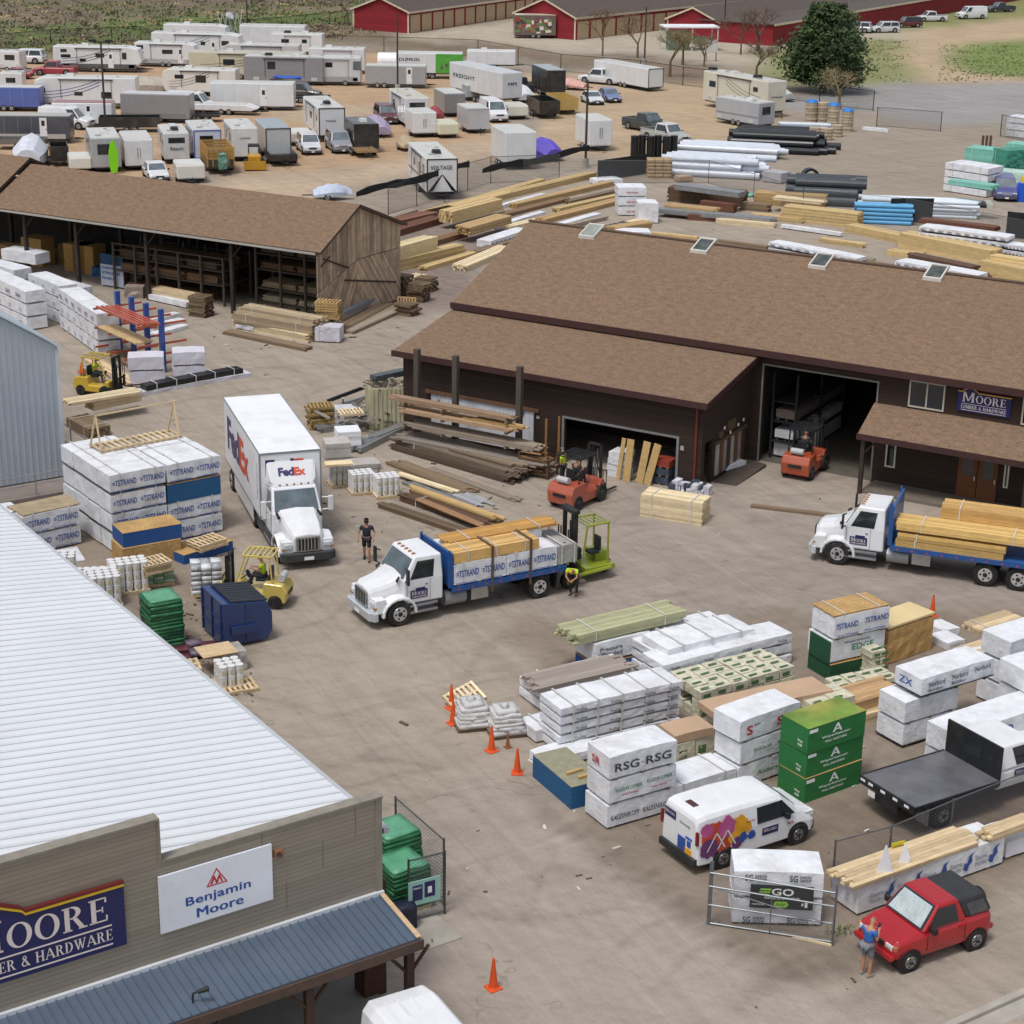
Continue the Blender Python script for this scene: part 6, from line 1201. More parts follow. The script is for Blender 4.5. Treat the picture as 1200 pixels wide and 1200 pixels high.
def fedex(mb,o,xd,zd,w_,h):
 mb.text('Fed',o,xd,zd,w_*.57,h,0,'tight');mb.text('Ex',Vector(o)+Vector(xd).normalized()*w_*.575,xd,zd,w_*.42,h*.96,1,'tight')
mb = MB();dz = Vector((-.6,0,1.0)).normalized();fedex(mb,Vector((-1.63,-.58,3.12)),(0,1,0),dz,1.15,.36);mb.build('lettering',[LOGO_P,LOGO_O],t)
for s in (-1,1): mb = MB();mb.bx(-2.95,-2.55,min(s*1.0,s*1.1),max(s*1.0,s*1.1),.8,2.75);mb.build('side_fairing',WT,t);mb = MB();mb.bx(-3.9,-1.0,min(s*1.05,s*1.12),max(s*1.05,s*1.12),.3,.85);mb.build('skirt',dull('4a4d52'),t)
for i in range(5): l_ = MB();l_.bx(-1.5,-1.44,-.62+i*.3,-.54+i*.3,2.76,2.82);l_.build('roof_light',mat('amber_lamp','a8774e'),t)
mb = MB();mb.bx(-5.4,0,-.45,.45,.7,.95);mb.build('frame',DARK,t)
for s in (-1,1): wheel(t,-4.4,s*1.18,.5,.5,s,'d6d8da',.6)
rel = R(yt-90-hd);tf = Matrix.Rotation(-R(hd),3,'Z') @ (trf-org)
tr_ = bpy.data.objects.new('trailer',None);C.objects.link(tr_);tr_.parent = t;tr_.location = tf;tr_.rotation_euler = (0,0,rel)
mb = MB();mb.bx(-8.53,0,-1.295,1.295,1.15,4.08);mb.build('box',SHEETW,tr_,bevel=.03)
mb = MB()
for z in (1.15,4.03):
 for s in (-1,1): mb.bx(-8.54,.01,min(s*1.295,s*1.31),max(s*1.295,s*1.31),z,z+.07)
for s in (-1,1): mb.bx(-.06,.02,min(s*1.25,s*1.315),max(s*1.25,s*1.315),1.22,4.03)
mb.bx(.0,.02,-1.25,1.25,3.98,4.06);mb.build('rail',ALU,tr_)
mb = MB();fedex(mb,(-7.7,-1.312,1.95),(1,0,0),(0,0,1),5.2,1.55);fedex(mb,(.012,-1.05,3.0),(0,1,0),(0,0,1),2.1,.75);mb.build('lettering',[LOGO_P,LOGO_O],tr_)
mb = MB();mb.text('FEDEX',(-.5,-1.312,1.9),(0,0,1),(-1,0,0),1.6,.14,0,'bold');mb.build('small_lettering',LOGO_GR,tr_)
mb = MB();mb.bx(-8.4,-.3,-.4,.4,.95,1.15);mb.bx(-6.4,-2.0,-1.28,-1.24,.45,1.12);mb.bx(-6.4,-2.0,1.24,1.28,.45,1.12);mb.build('skirt',WT,tr_)
mb = MB();mb.cyl((-2.2,-.9,.15),(-2.2,-.9,1.15),.07);mb.cyl((-2.2,.9,.15),(-2.2,.9,1.15),.07);mb.build('landing_leg',DARK,tr_)
for s in (-1,1): wheel(tr_,-7.4,s*1.27,.5,.5,s,'c9cccf',.6)
def flatbed(p_front,p_rear,label,side,nax,deck,bulk,name='flatbed_truck'):
 a,b_ = P(*p_front),P(*p_rear);hd = ang(b_,a);fd = Vector((math.cos(R(hd)),math.sin(R(hd)),0));lf = Vector((-fd.y,fd.x,0))
 org = a-lf*side*1.12;wb = (a-b_).length;t = thing(name,label,'truck',org,hd);truck_cab(t,WT)
 for s in (-1,1): door_logo(t,-1.18,s,1.0)
 mb = MB();mb.bx(-deck-2.0,.4,-.42,.42,.72,.95);mb.build('frame',DARK,t)
 mb = MB();mb.bx(-2.2-deck,-2.2,-1.22,1.22,1.12,1.2);mb.build('deck',mat('blue_deck','2c5c9e',.45,ns=2,na=.15,dirt='6d7b8c',da=.4),t)
 for s in (-1,1): mb = MB();mb.bx(-2.2-deck,-2.15,min(s*1.2,s*1.26),max(s*1.2,s*1.26),1.02,1.22);mb.build('side_rail',BT,t);mb = MB();[mb.bx(-2.5-k*.6,-2.4-k*.6,min(s*1.26,s*1.268),max(s*1.26,s*1.268),1.08,1.13) for k in range(int(deck/.6))];mb.build('reflector',mat('red_white_tape','b04a4a',.4),t)
 mb = MB();mb.bx(-2.2,-2.1,-1.22,1.22,1.2,1.2+bulk);
 for y in (-1.2,1.14): mb.bx(-2.1,-2.02,y,y+.06,1.2,1.2+bulk+.12)
 mb.build('headboard',BT,t)
 for s in (-1,1):
  mb = MB();mb.cyl((-2.9,s*.75,.65),(-2.0,s*.75,.65),.3,.3,16);mb.build('fuel_tank',ALU,t);mb = MB();mb.bx(-3.8,-3.05,min(s*.6,s*1.12),max(s*.6,s*1.12),.5,1.0);mb.build('tool_box',CHROME if s == side else DARK,t)
  for k in range(nax): wheel(t,-wb-k*1.3,s*1.16,.5,.55,s,'d8dadc',.6)
  mb = MB();mb.bx(-wb-nax*1.3+.5,-wb-nax*1.3+.55,min(s*.6,s*1.15),max(s*.6,s*1.15),.25,1.05);mb.build('mud_flap',BLACK,t)
 return t,org,hd,fd,lf
t,org,hd,fd,lf = flatbed((469,734),(632,701),'white flatbed truck with blue bed loaded with lumber and white packs',1,1,5.05,1.4)
HD1 = hd;M1 = Matrix.Translation(org) @ Matrix.Rotation(R(hd),4,'Z')
def load(M_,kind,x,y,z,L_,W_,H,label,hdg,**k):   # x = front end of the load (negative), runs backwards; near-left corner
 p = M_ @ Vector((x,y,0));return pk(kind,(0,600),None,W_,H,label,z0=z,L=L_,yaw=hdg+180,loc=p,**k)
def bands(M_,xs,w_,z,yh,lb):
 pass
for i in range(2):
 load(M1,'wrap',-2.25-i*2.3,1.2,1.2,2.27,1.2,.92,f'white blue lettered pack on the truck bed, near side, {["behind the headboard", "rear"][i]}',hd,txt=TS(2,.42),straps=1,group='packs on the flatbed truck')
 load(M1,'wrap',-2.25-i*2.3,-.02,1.2,2.27,1.18,1.25 if i else 1.1,f'white pack on the truck bed, far side, {["behind the headboard", "rear"][i]}',hd,straps=0,group='packs on the flatbed truck')
load(M1,'wrap',-6.88,1.15,1.2,.9,1.9,.85,'clear wrapped pallet of grey goods at the tail of the truck bed',hd,straps=2,col=mat('clear_grey_film','a8a7a4',.3,ns=3,na=.2,bs=4,bst=.8),amp=.06)
load(M1,'lumber',-2.25,1.18,2.14,3.75,1.2,.42,'thick tan beam bundle strapped on the near side of the truck',hd,col=wood('cfa768'),straps=3,jit=.04,bt=.42)
load(M1,'lumber',-2.6,.12,2.5,4.9,1.0,.12,'long gold planks strapped high on the far side of the truck',hd,col=wood('bd8f4d'),straps=2,jit=.3,bt=.06)
for x in (-3.9,-5.6): mb = MB();mb.bx(x-.05,x+.05,1.24,1.27,.75,2.6);mb.bx(x-.05,x+.05,.0,1.27,2.6,2.62);mb.build('tie_down_strap',STRAP,t)
for x in (-7.3,): mb = MB();mb.bx(x-.05,x+.05,.95,.98,.75,2.1);mb.build('tie_down_strap',STRAP,t)
t2,org2,hd2,fd2,lf2 = flatbed((980,662),(1153,687),'white truck with long blue flatbed and yellow lumber before the warehouse porch',1,2,9.4,1.7)
M2 = Matrix.Translation(org2) @ Matrix.Rotation(R(hd2),4,'Z')
for z,lb,L_,x in ((1.2,'lower yellow lumber pack on the long blue flatbed',4.3,-2.35),(1.5,'second yellow lumber pack on the long blue flatbed',4.3,-2.4)): load(M2,'lumber',x,1.15,z,L_,1.1,.28,lb,hd2,col=wood('cca865'),straps=1,jit=.05,bt=.14)
load(M2,'lumber',-2.3,1.15,1.9,5.7,1.15,.35,'long yellow lumber pack with white bands on the long blue flatbed',hd2,col=wood('d4b06d'),straps=2,jit=.1,bt=.12)
load(M2,'lumber',-3.9,-.02,2.0,4.1,1.15,.75,'tall tan lumber pack on the far side of the long blue flatbed',hd2,col=wood('c69f62'),straps=2,jit=.1,bt=.12)
load(M2,'lumber',-8.1,1.0,1.22,2.6,.9,.35,'short yellow lumber pack at the frame edge on the long blue flatbed',hd2,col=wood('cca865'),straps=0,jit=.1,bt=.12)
mb = MB();mb.bx(-3.0,2.2,-.2,.1,.0,.12);o = mb.build('timber_beam',OLDW);tag(o,'dark timber beam lying on the ground beyond the truck nose','beam');o.location = P(958,603);o.rotation_euler = (0,0,R(-18))
a,b_ = P(1007,911,1.1),P(1075,944,1.1);ux = ang(P(1075,944,1.1),P(1168,915,1.1));ux = 31.5
fd = Vector((math.cos(R(ux)),math.sin(R(ux)),0));rear = (P(1007,911,1.1)+P(1075,944,1.1))/2;rear.z = 0
t = thing('flatbed_pickup','white pickup with empty black flatbed and tall black headboard','pickup truck',rear,ux)
mb = MB();mb.bx(0,3.45,-1.2,1.2,1.0,1.1);mb.build('deck',mat('worn_black_deck','66656a',.32,.2,ns=1.5,na=.25,dirt='7d7a76',da=.45),t)
mb = MB();mb.bx(-.06,0,-1.22,1.22,.86,1.12);mb.bx(0,3.45,1.2,1.25,.94,1.12);mb.bx(0,3.45,-1.25,-1.2,.94,1.12)
for i in range(8): mb.bx(.3+i*.42,.36+i*.42,-1.3,-1.25,.94,1.06)
mb.build('deck_rail',DARK,t);mb = MB()
for y in (-1.0,-.5,.05,.6,.95): mb.bx(-.07,-.06,y,y+.2,.98,1.06)
mb.build('marker',SHEETW,t)
mb = MB();mb.bx(3.45,3.52,-1.18,1.18,1.1,2.2);mb.build('headboard',DARK,t);mb = MB();mb.bx(3.44,3.45,-.35,.35,1.45,1.85);mb.build('mesh_window',GLASS,t)
mb = MB();mb.bx(0.1,6.0,-.4,.4,.6,.85);mb.bx(-.04,0,-.5,.5,.55,.85);mb.build('frame',DARK,t);mb = MB();mb.bx(-.05,-.04,.5,.8,.62,.8);mb.build('number_plate',SHEETW,t)
for s in (-1,1): wheel(t,1.35,s*1.08,.4,.5,s,'9a9c9e',.55);mb = MB();mb.bx(.65,.7,min(s*.6,s*1.1),max(s*.6,s*1.1),.25,.9);mb.build('mud_flap',ALU,t)
mb = MB();A_,B_,fc = house(3.65,5.75,3.75,5.15,1.0,.8,1.25,1.98);mb.loft([ring(3.62,1.0,.62,1.28),ring(5.75,1.0,.62,1.28),ring(6.4,.98,.6,1.22),ring(7.05,.88,.62,1.1)]);mb.build('body',WT,t,bevel=.03)
mb = MB();mb.add(A_+B_,[(3,2,1,0),(4,5,6,7),(0,1,5,4),(1,2,6,5),(2,3,7,6),(3,0,4,7)]);mb.build('cab',WT,t,bevel=.06,seg=3)
for nm,u in (('right',(.35,.93)),('left',(.07,.65))): w_ = MB();patch(w_,fc[nm],*u,.1,.85,.01);w_.build('side_window',GLASS,t)
w_ = MB();patch(w_,fc['front'],.05,.95,.08,.92,.01);w_.build('windscreen',GLASS2,t);w_ = MB();patch(w_,fc['rear'],.1,.9,.2,.85,.01);w_.build('rear_window',GLASS,t)
for s in (-1,1): wheel(t,6.2,s*1.02,.4,.28,s,'9a9c9e',.55);m_ = MB();m_.box((5.35,s*1.2,1.45),(.12,.25,.35));m_.build('mirror',DARK,t)
mb = MB();mb.bx(4.3,4.95,-1.012,-1.0,.92,1.18);b2 = mb.build('door_emblem',NAVY,t);mb = MB();mb.text('MOORE',(4.36,-1.016,1.02),(1,0,0),(0,0,1),.53,.12,0,'serif');mb.build('lettering',CREAM,b2)
a,b_ = P(846,1017),P(944,985);hd = ang(a,b_);fd = Vector((math.cos(R(hd)),math.sin(R(hd)),0));rt = Vector((fd.y,-fd.x,0))
org = a-rt*.86-fd*.95;t = thing('delivery_van','small white delivery van with colourful splash graphic behind the banner packs','van',org,hd)
def vr(x,hw,z0,z1,k=.8): return [(x,-hw,z0),(x,-hw,z0+(z1-z0)*.5),(x,-hw*.9,z1-.14),(x,-hw*k,z1),(x,hw*k,z1),(x,hw*.9,z1-.14),(x,hw,z0+(z1-z0)*.5),(x,hw,z0)]
mb = MB();mb.loft([vr(0,.82,.38,1.66),vr(.06,.87,.3,1.8),vr(.3,.9,.3,1.85),vr(1.5,.9,.3,1.86),vr(2.9,.9,.3,1.8,.76),vr(3.1,.9,.3,1.76,.72),vr(3.72,.89,.3,1.2,.8),vr(4.25,.86,.32,1.04,.8),vr(4.42,.78,.4,.86,.8)]);mb.build('body',WT,t,bevel=.06,seg=3)
w_ = MB();w_.quad((3.17,-.62,1.735),(3.70,-.68,1.25),(3.70,.68,1.25),(3.17,.62,1.735),.02);w_.build('windscreen',GLASS2,t)
for s in (-1,1):
 y0_,y1_ = s*.915,s*.80
 q = [(2.15,s*.905,1.12),(3.55,s*.905,1.12),(3.1,s*.80,1.62),(2.15,s*.825,1.62)]
 if s > 0: q = [q[1],q[0],q[3],q[2]]
 w_ = MB();w_.quad(*q,.014);w_.build('side_window',GLASS,t)
 for x in (.95,3.75): mb = MB();mb.cyl((x,s*.6,.34),(x,s*.905,.34),.4,.4,18);mb.build('wheel_arch',DARK,t);wheel(t,x,s*.92,.33,.22,s,'8d8f92')
 m_ = MB();m_.box((3.2,s*1.0,1.16),(.1,.18,.16));m_.build('mirror',DARK,t);l_ = MB();l_.box((4.2,s*.68,.88),(.34,.26,.14));l_.build('headlight',mat('lamp_glass','d4d8da'),t)
 l_ = MB();l_.box((-.01,s*.84,1.2),(.06,.1,.42));l_.build('tail_light',mat('red_lamp','7a1518'),t)
mb = MB();mb.bx(-.1,.05,-.84,.84,.3,.52);mb.bx(4.3,4.46,-.76,.76,.3,.55);mb.build('bumper',dull('26282b'),t)
mb = MB();mb.bx(.3,.5,-.2,.2,1.855,1.875);mb.build('roof_vent',dull('4a2f2a'),t)
sp = MB();y = -.906;r3 = random.Random(3)     # splash graphic: overlapping blots
for (cx,cz,rr_,mi) in ((.55,1.2,.46,0),(.42,.8,.33,3),(1.0,1.35,.34,2),(1.45,1.3,.33,1),(.9,.95,.42,0),(1.35,1.0,.3,1),(.3,1.4,.25,2),(1.75,1.15,.2,1),(1.62,.85,.17,4),(1.95,.85,.15,4),(1.4,.72,.2,3)):
 n_ = 18;pts = [(cx+rr_*r3.uniform(.75,1.15)*math.cos(6.283*k/n_),y-.002*mi-.001*cx,cz+rr_*r3.uniform(.75,1.15)*math.sin(6.283*k/n_)) for k in range(n_)];sp.add(pts,[tuple(range(n_))],mi)
for d in (-.16,.14):
 for a0,a1 in (((-.25,0),(0,.42)),((0,.42),(.25,0))):
  x0,z0,x1,z1 = .82+d*1.3+a0[0]*1.3,.72+a0[1]*1.3,.82+d*1.3+a1[0]*1.3,.72+a1[1]*1.3;sp.add([(x0,y-.02,z0),(x0+.05,y-.02,z0),(x1+.05,y-.02,z1),(x1,y-.02,z1)],[(0,1,2,3)],5)
sp.build('splash_graphic',[mat('splash_red','c2492f',.4,na=.3),mat('splash_yellow','e0a32a',.4,na=.2),mat('splash_pink','b9568c',.4,na=.2),mat('splash_plum','6a3a6e',.4),mat('splash_blue','2d4f9b',.4),WT],t)
sp = MB();sp.text('Benjamin Moore',(1.72,y-.004,1.25),(1,0,0),(0,0,1),.34,.1,0,'bold');sp.text('ACE',(3.3,y-.004,.78),(1,0,0),(0,0,1),.24,.11,0,'heavy');sp.build('side_lettering',LOGO_R,t)
sp = MB();sp.bx(2.35,2.95,y-.006,y,.68,.92);b2 = sp.build('door_emblem',NAVY,t);sp = MB();sp.text('MOORE',(2.4,y-.01,.78),(1,0,0),(0,0,1),.5,.11,0,'serif');sp.build('lettering',CREAM,b2)
sp = MB();sp.bx(-.012,.0,.2,.72,1.32,1.58);b2 = sp.build('rear_emblem',NAVY,t);sp = MB();sp.text('MOORE',(-.016,.68,1.42),(0,-1,0),(0,0,1),.44,.11,0,'serif');sp.build('lettering',CREAM,b2)
sp = MB();sp.bx(-.02,0,-.3,.06,.55,.95);sp.bx(-.02,0,-.55,-.38,.75,.95);sp.bx(-.02,0,-.6,-.3,1.0,1.06);sp.build('rear_picture',mat('splash_blue','2d4f9b',.4),t);sp = MB();sp.bx(-.02,0,-.6,-.3,.5,.7);sp.build('rear_picture',mat('splash_yellow','e0a32a'),t)
sp = MB();sp.text('Gravely',(-.02,.0,1.35),(0,-1,0),(0,0,1),.5,.09,0,'bold');sp.build('rear_lettering',LOGO_K,t)
a,b_ = P(1067,1139),P(1141,1114);hd = ang(b_,a);fd = Vector((math.cos(R(hd)),math.sin(R(hd)),0));lf = Vector((-fd.y,fd.x,0));mid = (a+b_)/2-lf*.84
t = thing('parked_car','red two door off-road car with black soft top beside the man in blue','car',mid,hd);rp = mat('bright_red_paint','a3121c',.25,ns=1,na=.05,coat=.7)
WB = 2.3;L2 = 1.85
mb = MB();mb.loft([ring(-1.72,.72,.48,.98),ring(-1.62,.82,.4,1.08),ring(-1.1,.85,.36,1.1),ring(.55,.85,.36,1.08),ring(1.1,.84,.38,1.03,.74),ring(1.5,.8,.42,.96,.68),ring(1.68,.7,.48,.8,.62)]);mb.build('body',rp,t,bevel=.05,seg=3)
A_,B_,fc = house(-.75,.78,-.5,.2,.81,.67,1.06,1.68);mb = MB();mb.add(A_+B_,[(3,2,1,0),(4,5,6,7),(0,1,5,4),(1,2,6,5),(2,3,7,6),(3,0,4,7)]);mb.build('cab',rp,t,bevel=.05,seg=3)
w_ = MB();patch(w_,fc['front'],.04,.96,.04,.94,.012);w_.build('windscreen_edge',GLASS,t);w_ = MB();patch(w_,fc['front'],.09,.91,.1,.87,.02);w_.build('sun_shade',mat('silver_shade','b9c4c6',.3,.2,ns=3,na=.12,bs=5,bst=.5),t)
for nm,u in (('left',(.1,.82)),('right',(.18,.9))): w_ = MB();patch(w_,fc[nm],*u,.08,.84,.012);w_.build('side_window',GLASS,t)
SM = mat('black_canvas','2f3133',.8,ns=3,na=.15,bs=3,bst=.4)
A_,B_,fc = house(-1.68,-.74,-1.42,-.49,.8,.68,1.08,1.66);mb = MB();mb.add(A_+B_,[(3,2,1,0),(4,5,6,7),(0,1,5,4),(1,2,6,5),(2,3,7,6),(3,0,4,7)]);mb.build('soft_top',SM,t,bevel=.09,seg=3)
for nm,u in (('left',(.2,.85)),('right',(.15,.8))): w_ = MB();patch(w_,fc[nm],*u,.1,.7,.012);w_.build('soft_window',mat('smoked_plastic','4b4c4f',.2,ns=3,na=.3),t)
mb = MB();mb.cyl((-1.74,0,1.0),(-1.92,0,1.0),.31,.31,18);mb.build('spare_wheel',BLACK,t)
for s in (-1,1):
 for x in (-WB/2,WB/2): mb = MB();mb.cyl((x,s*.5,.33),(x,s*.856,.33),.37,.37,20);mb.build('wheel_arch',dull('1c0a0c'),t);wheel(t,x,s*.865,.315,.22,s,'9a9c9e',.6)
 l_ = MB();l_.box((1.6,s*.54,.77),(.16,.26,.14));l_.build('headlight',mat('lamp_glass','d4d8da'),t);l_ = MB();l_.box((1.56,s*.71,.77),(.16,.1,.12));l_.build('turn_signal',mat('amber_lamp','a8774e'),t)
 m_ = MB();m_.box((.5,s*.93,1.12),(.12,.2,.15));m_.build('mirror',DARK,t);h_ = MB();h_.box((-.55,s*.86,.95),(.16,.03,.05));h_.build('door_handle',rp,t)
 d_ = MB();[d_.bx(*a_) for a_ in ((-.7,-.69,min(s*.85,s*.857),max(s*.85,s*.857),.5,1.04),(.6,.61,min(s*.85,s*.857),max(s*.85,s*.857),.5,1.04))];d_.build('door_seam',dull('4a0a10'),t)
mb = MB();mb.bx(1.58,1.78,-.76,.76,.42,.6);mb.build('bumper',rp,t,bevel=.05);mb = MB();mb.bx(-1.82,-1.66,-.76,.76,.45,.62);mb.build('bumper',rp,t,bevel=.05);mb = MB();mb.bx(1.62,1.7,-.34,.34,.68,.82);mb.build('grille',DARK,t)
z_ = 2.45;a,b_ = P(505,1146,z_),P(556,1203,z_);hd = ang(a,b_)
t = thing('parked_van','white high roofed van at the bottom edge in front of the awning','van',Vector((a.x,a.y,0)),hd);mb = MB()
def hr(x,hw,z0,z1): return [(x,-hw,z0),(x,-hw*1.02,z0+(z1-z0)*.5),(x,-hw*.92,z1-.22),(x,-hw*.74,z1),(x,hw*.74,z1),(x,hw*.92,z1-.22),(x,hw*1.02,z0+(z1-z0)*.5),(x,hw,z0)]
W0 = P(440,1172,z_);wd = (W0-a).length+.1
mb.loft([hr(-.05,.8,.45,2.25),hr(.1,.96,.35,2.42),hr(.6,1.0,.35,2.5),hr(3.8,1.0,.35,2.5),hr(4.3,.99,.35,2.3),hr(4.9,.97,.35,1.45),hr(5.6,.85,.4,1.1)]);o = mb.build('body',WT,t,bevel=.05)
for ch in list(t.children): pass
mb = MB()
for y in (-.5,-.17,.17,.5): mb.bx(.5,3.7,y-.04,y+.04,2.5,2.515)
mb.build('roof_rib',WT,t)
for s in (-1,1):
 for x in (.95,4.7): wheel(t,x,s*1.02,.36,.25,s)
w_ = MB();w_.quad((-.075,-.7,1.4),(-.02,-.7,2.0),(-.02,.7,2.0),(-.075,.7,1.4),-.02);w_.build('rear_window',GLASS,t)
t.location = Vector((a.x,a.y,0))+Vector((math.cos(R(hd-90)),math.sin(R(hd-90)),0))*.98*(1 if (W0-a).dot(Vector((math.cos(R(hd-90)),math.sin(R(hd-90)),0))) > 0 else -1)
def forklift(p,yaw,label,col,loc=None,L=2.5,W=1.25,H=2.15,big=False,guard=None,mast_h=2.2,up=0.15,seat=True,fork=True,black_mast=True):
 t = thing('forklift',label,'forklift',loc if loc is not None else P(*p),yaw);pm = paint(col);hw = W/2;k = 1.15 if big else 1.0
 mb = MB();mb.prism([(-L*.5,.25),(-L*.5-.08,.7*k),(-L*.5+.1,1.0*k),(-L*.16,1.05*k),(-L*.14,.62*k),(L*.2,.6*k),(L*.26,.9*k),(L*.34,.9*k),(L*.36,.25)],-hw*.92,hw*.92);mb.build('body',pm,t,bevel=.06,seg=3)
 mb = MB();mb.bx(-L*.5-.02,-L*.5+.3,-hw*.5,hw*.5,.62*k,.72*k) if False else mb.bx(-L*.5-.1,-L*.5-.03,-hw*.45,hw*.45,.55*k,.68*k);mb.build('vent',DARK,t)
 gm = paint(guard) if guard else DARK;g = MB()
 for s in (-1,1):
  for q_ in ([(-L*.3,s*hw*.78,1.0*k),(-L*.26,s*hw*.78,H)],[(L*.3,s*hw*.78,.85*k),(L*.12,s*hw*.78,H)]): g = MB();g.tube(q_,.035,6);g.build('guard_post',gm,t)
 g = MB();a,b_ = -L*.3,L*.16
 for y in (-hw*.8,hw*.8): g.bx(a,b_,y-.035,y+.035,H-.03,H+.04)
 for i in range(7): x = a+(b_-a)*i/6;g.bx(x-.025,x+.025,-hw*.78,hw*.78,H-.02,H+.03)
 g.build('overhead_guard',gm,t)
 mb = MB();mb.bx(-L*.22,L*.0,-.24,.24,.98*k,1.1*k);mb.box((-L*.24,0,1.3*k),(.1,.44,.5));mb.build('seat',DARK,t,bevel=.03)
 mb = MB();mb.tube([(L*.26,0,.95*k),(L*.14,0,1.18*k)],.025);mb.cyl((L*.14,0,1.18*k),(L*.125,0,1.2*k),.17,.17,14);mb.build('steering_wheel',DARK,t)
 mb = MB();mb.cyl((-L*.42,-.3,1.18*k),(-L*.42,.3,1.18*k),.15,.15,12);mb.build('gas_bottle',paint('b4b6b8'),t)
 for s in (-1,1):
  wheel(t,L*.26,s*(hw+.04),.34*k,.25,s,'2f3032' if not big else '45474a',.5);wheel(t,-L*.34,s*(hw-.02),.29*k,.2,s,'45474a',.5)
 x = L*.40;mm = DARK if black_mast else pm;mb = MB()
 for s in (-1,1): mb.bx(x,x+.1,min(s*.28,s*.38),max(s*.28,s*.38),.08,mast_h);mb.bx(x+.1,x+.18,min(s*.2,s*.28),max(s*.2,s*.28),.1,mast_h-.05)
 mb.bx(x,x+.08,-.38,.38,mast_h-.1,mast_h);mb.bx(x,x+.08,-.38,.38,.5,.58);mb.build('mast',mm,t)
 mb = MB();mb.cyl((x+.06,0,.1),(x+.06,0,mast_h*.8),.045);mb.cyl((x+.06,-.13,.1),(x+.06,-.13,mast_h*.9),.02);mb.build('hydraulic_ram',metal('8f9296'),t)
 mb = MB();mb.bx(x+.18,x+.24,-.55,.55,up+.02,up+.12);mb.bx(x+.18,x+.24,-.55,.55,up+.42,up+.5)
 for i in range(7): y = -.54+i*.18;mb.bx(x+.19,x+.22,y-.015,y+.015,up+.12,up+1.1)
 mb.bx(x+.19,x+.22,-.55,.55,up+1.08,up+1.12);mb.build('carriage',mm,t)
 if fork:
  for s in (-1,1): mb = MB();mb.bx(x+.24,x+.3,s*.32-.06,s*.32+.06,up,up+.6);mb.bx(x+.3,x+1.35,s*.32-.06,s*.32+.06,up-.02,up+.02);mb.build('fork',mm,t)
 return t
fy = forklift((302,706),172,'yellow forklift with driver beside the blue dumpster','c9b25a',guard='d0bb62',H=2.1,mast_h=2.0)
YG = paint('c8b04c')
mb = MB();mb.bx(1.2,1.28,-.75,.75,.12,1.0);mb.build('load_plate',paint('cdb765'),fy)
fo1 = forklift((678,588),53,'orange forklift with dark cab roof waiting at the lean-to doorway','a9533d',L=2.9,W=1.5,H=2.3,big=True,mast_h=2.5)
fo2 = forklift((943,553),62,'orange forklift with seated driver entering the big doorway','a94624',L=2.9,W=1.5,H=2.3,big=True,mast_h=2.4)
ff = forklift((118,462),-20,'yellow forklift at the far left holding long boards beside the rack','c9a83a',guard='cdb04a',H=2.1,mast_h=2.2,up=.55)
for x in range(1): pass
fl_ = ff.location;pa = P(82+28,474+8,.6)
pk('lumber',(110,482),(166,470),.95,.55,'pale board pack raised on the far yellow forklift',z0=.55,ref='b',col=PALE,straps=0,jit=.1,bt=.07)
pk('lumber',(82,476),(166,462),.95,.16,'longer pale boards on top of the raised board pack',z0=1.11,ref='b',col=PALE,straps=0,jit=.2,bt=.05)
mb = MB();mb.cyl((0,0,0),(0,0,.5),.16,.03,14);mb.box((0,0,0),(.36,.36,.03));o = mb.build('traffic_cone',mat('cone_orange','d9531f',.45));tag(o,'small orange cone carried on the far yellow forklift roof corner','cone');o.location = fl_+Vector((-.9,-.1,1.25));
gl = M1 @ Vector((-8.85,-.15,0));t = thing('truck_mounted_forklift','lime green three wheeled lift with black mast at the truck tail','forklift',gl,HD1);LM = paint('8a9628','5d6420',.3)
mb = MB()
for s in (-1,1):
 mb.tube([(-.9,s*.75,.5),(1.3,s*.75,.35)],.09,6);mb.tube([(-.85,s*.55,.5),(-.85,s*.55,2.35),(.15,s*.55,2.35),(.3,s*.55,1.2)],.045,8)
mb.bx(-1.1,.3,-.75,.75,.42,.62);mb.bx(-1.15,-.5,-.6,.2,.62,1.0);mb.build('frame',LM,t,bevel=.02)
mb = MB();mb.bx(-.9,.2,-.55,-.5,2.33,2.39);mb.bx(-.9,.2,.5,.55,2.33,2.39)
for i in range(6): x = -.85+i*.2;mb.bx(x-.02,x+.02,-.5,.5,2.34,2.38)
mb.build('overhead_guard',LM,t)
mb = MB();mb.bx(-.6,-.15,-.1,.35,1.0,1.12);mb.box((-.62,.12,1.4),(.1,.44,.6),0,0,0);mb.build('seat',DARK,t,bevel=.04)
mb = MB();mb.bx(-.1,.4,-.7,-.25,.62,1.1);mb.build('engine_box',dull('34362f'),t)
mb = MB()
for s in (-1,1): mb.bx(.55,.67,s*.42-.06,s*.42+.06,.2,3.0);mb.bx(.68,.76,s*.32-.05,s*.32+.05,.25,2.9)
mb.bx(.5,.78,-.52,.52,2.9,3.05);mb.bx(.55,.65,-.42,.42,1.5,1.6);mb.bx(.55,.65,-.42,.42,.4,.5);mb.cyl((.6,0,.3),(.6,0,2.5),.05);mb.cyl((.6,.15,.3),(.6,.15,2.8),.02);mb.build('mast',DARK,t)
mb = MB();mb.bx(.8,.86,-.6,.6,1.3,1.4);mb.bx(.8,.86,-.6,.6,1.75,1.83);[mb.bx(.8,.85,-.58+i*.19,-.55+i*.19,1.3,2.2) for i in range(7)];mb.bx(.86,1.9,-.35,-.25,1.16,1.2);mb.bx(.86,1.9,.25,.35,1.16,1.2);mb.build('carriage',DARK,t)
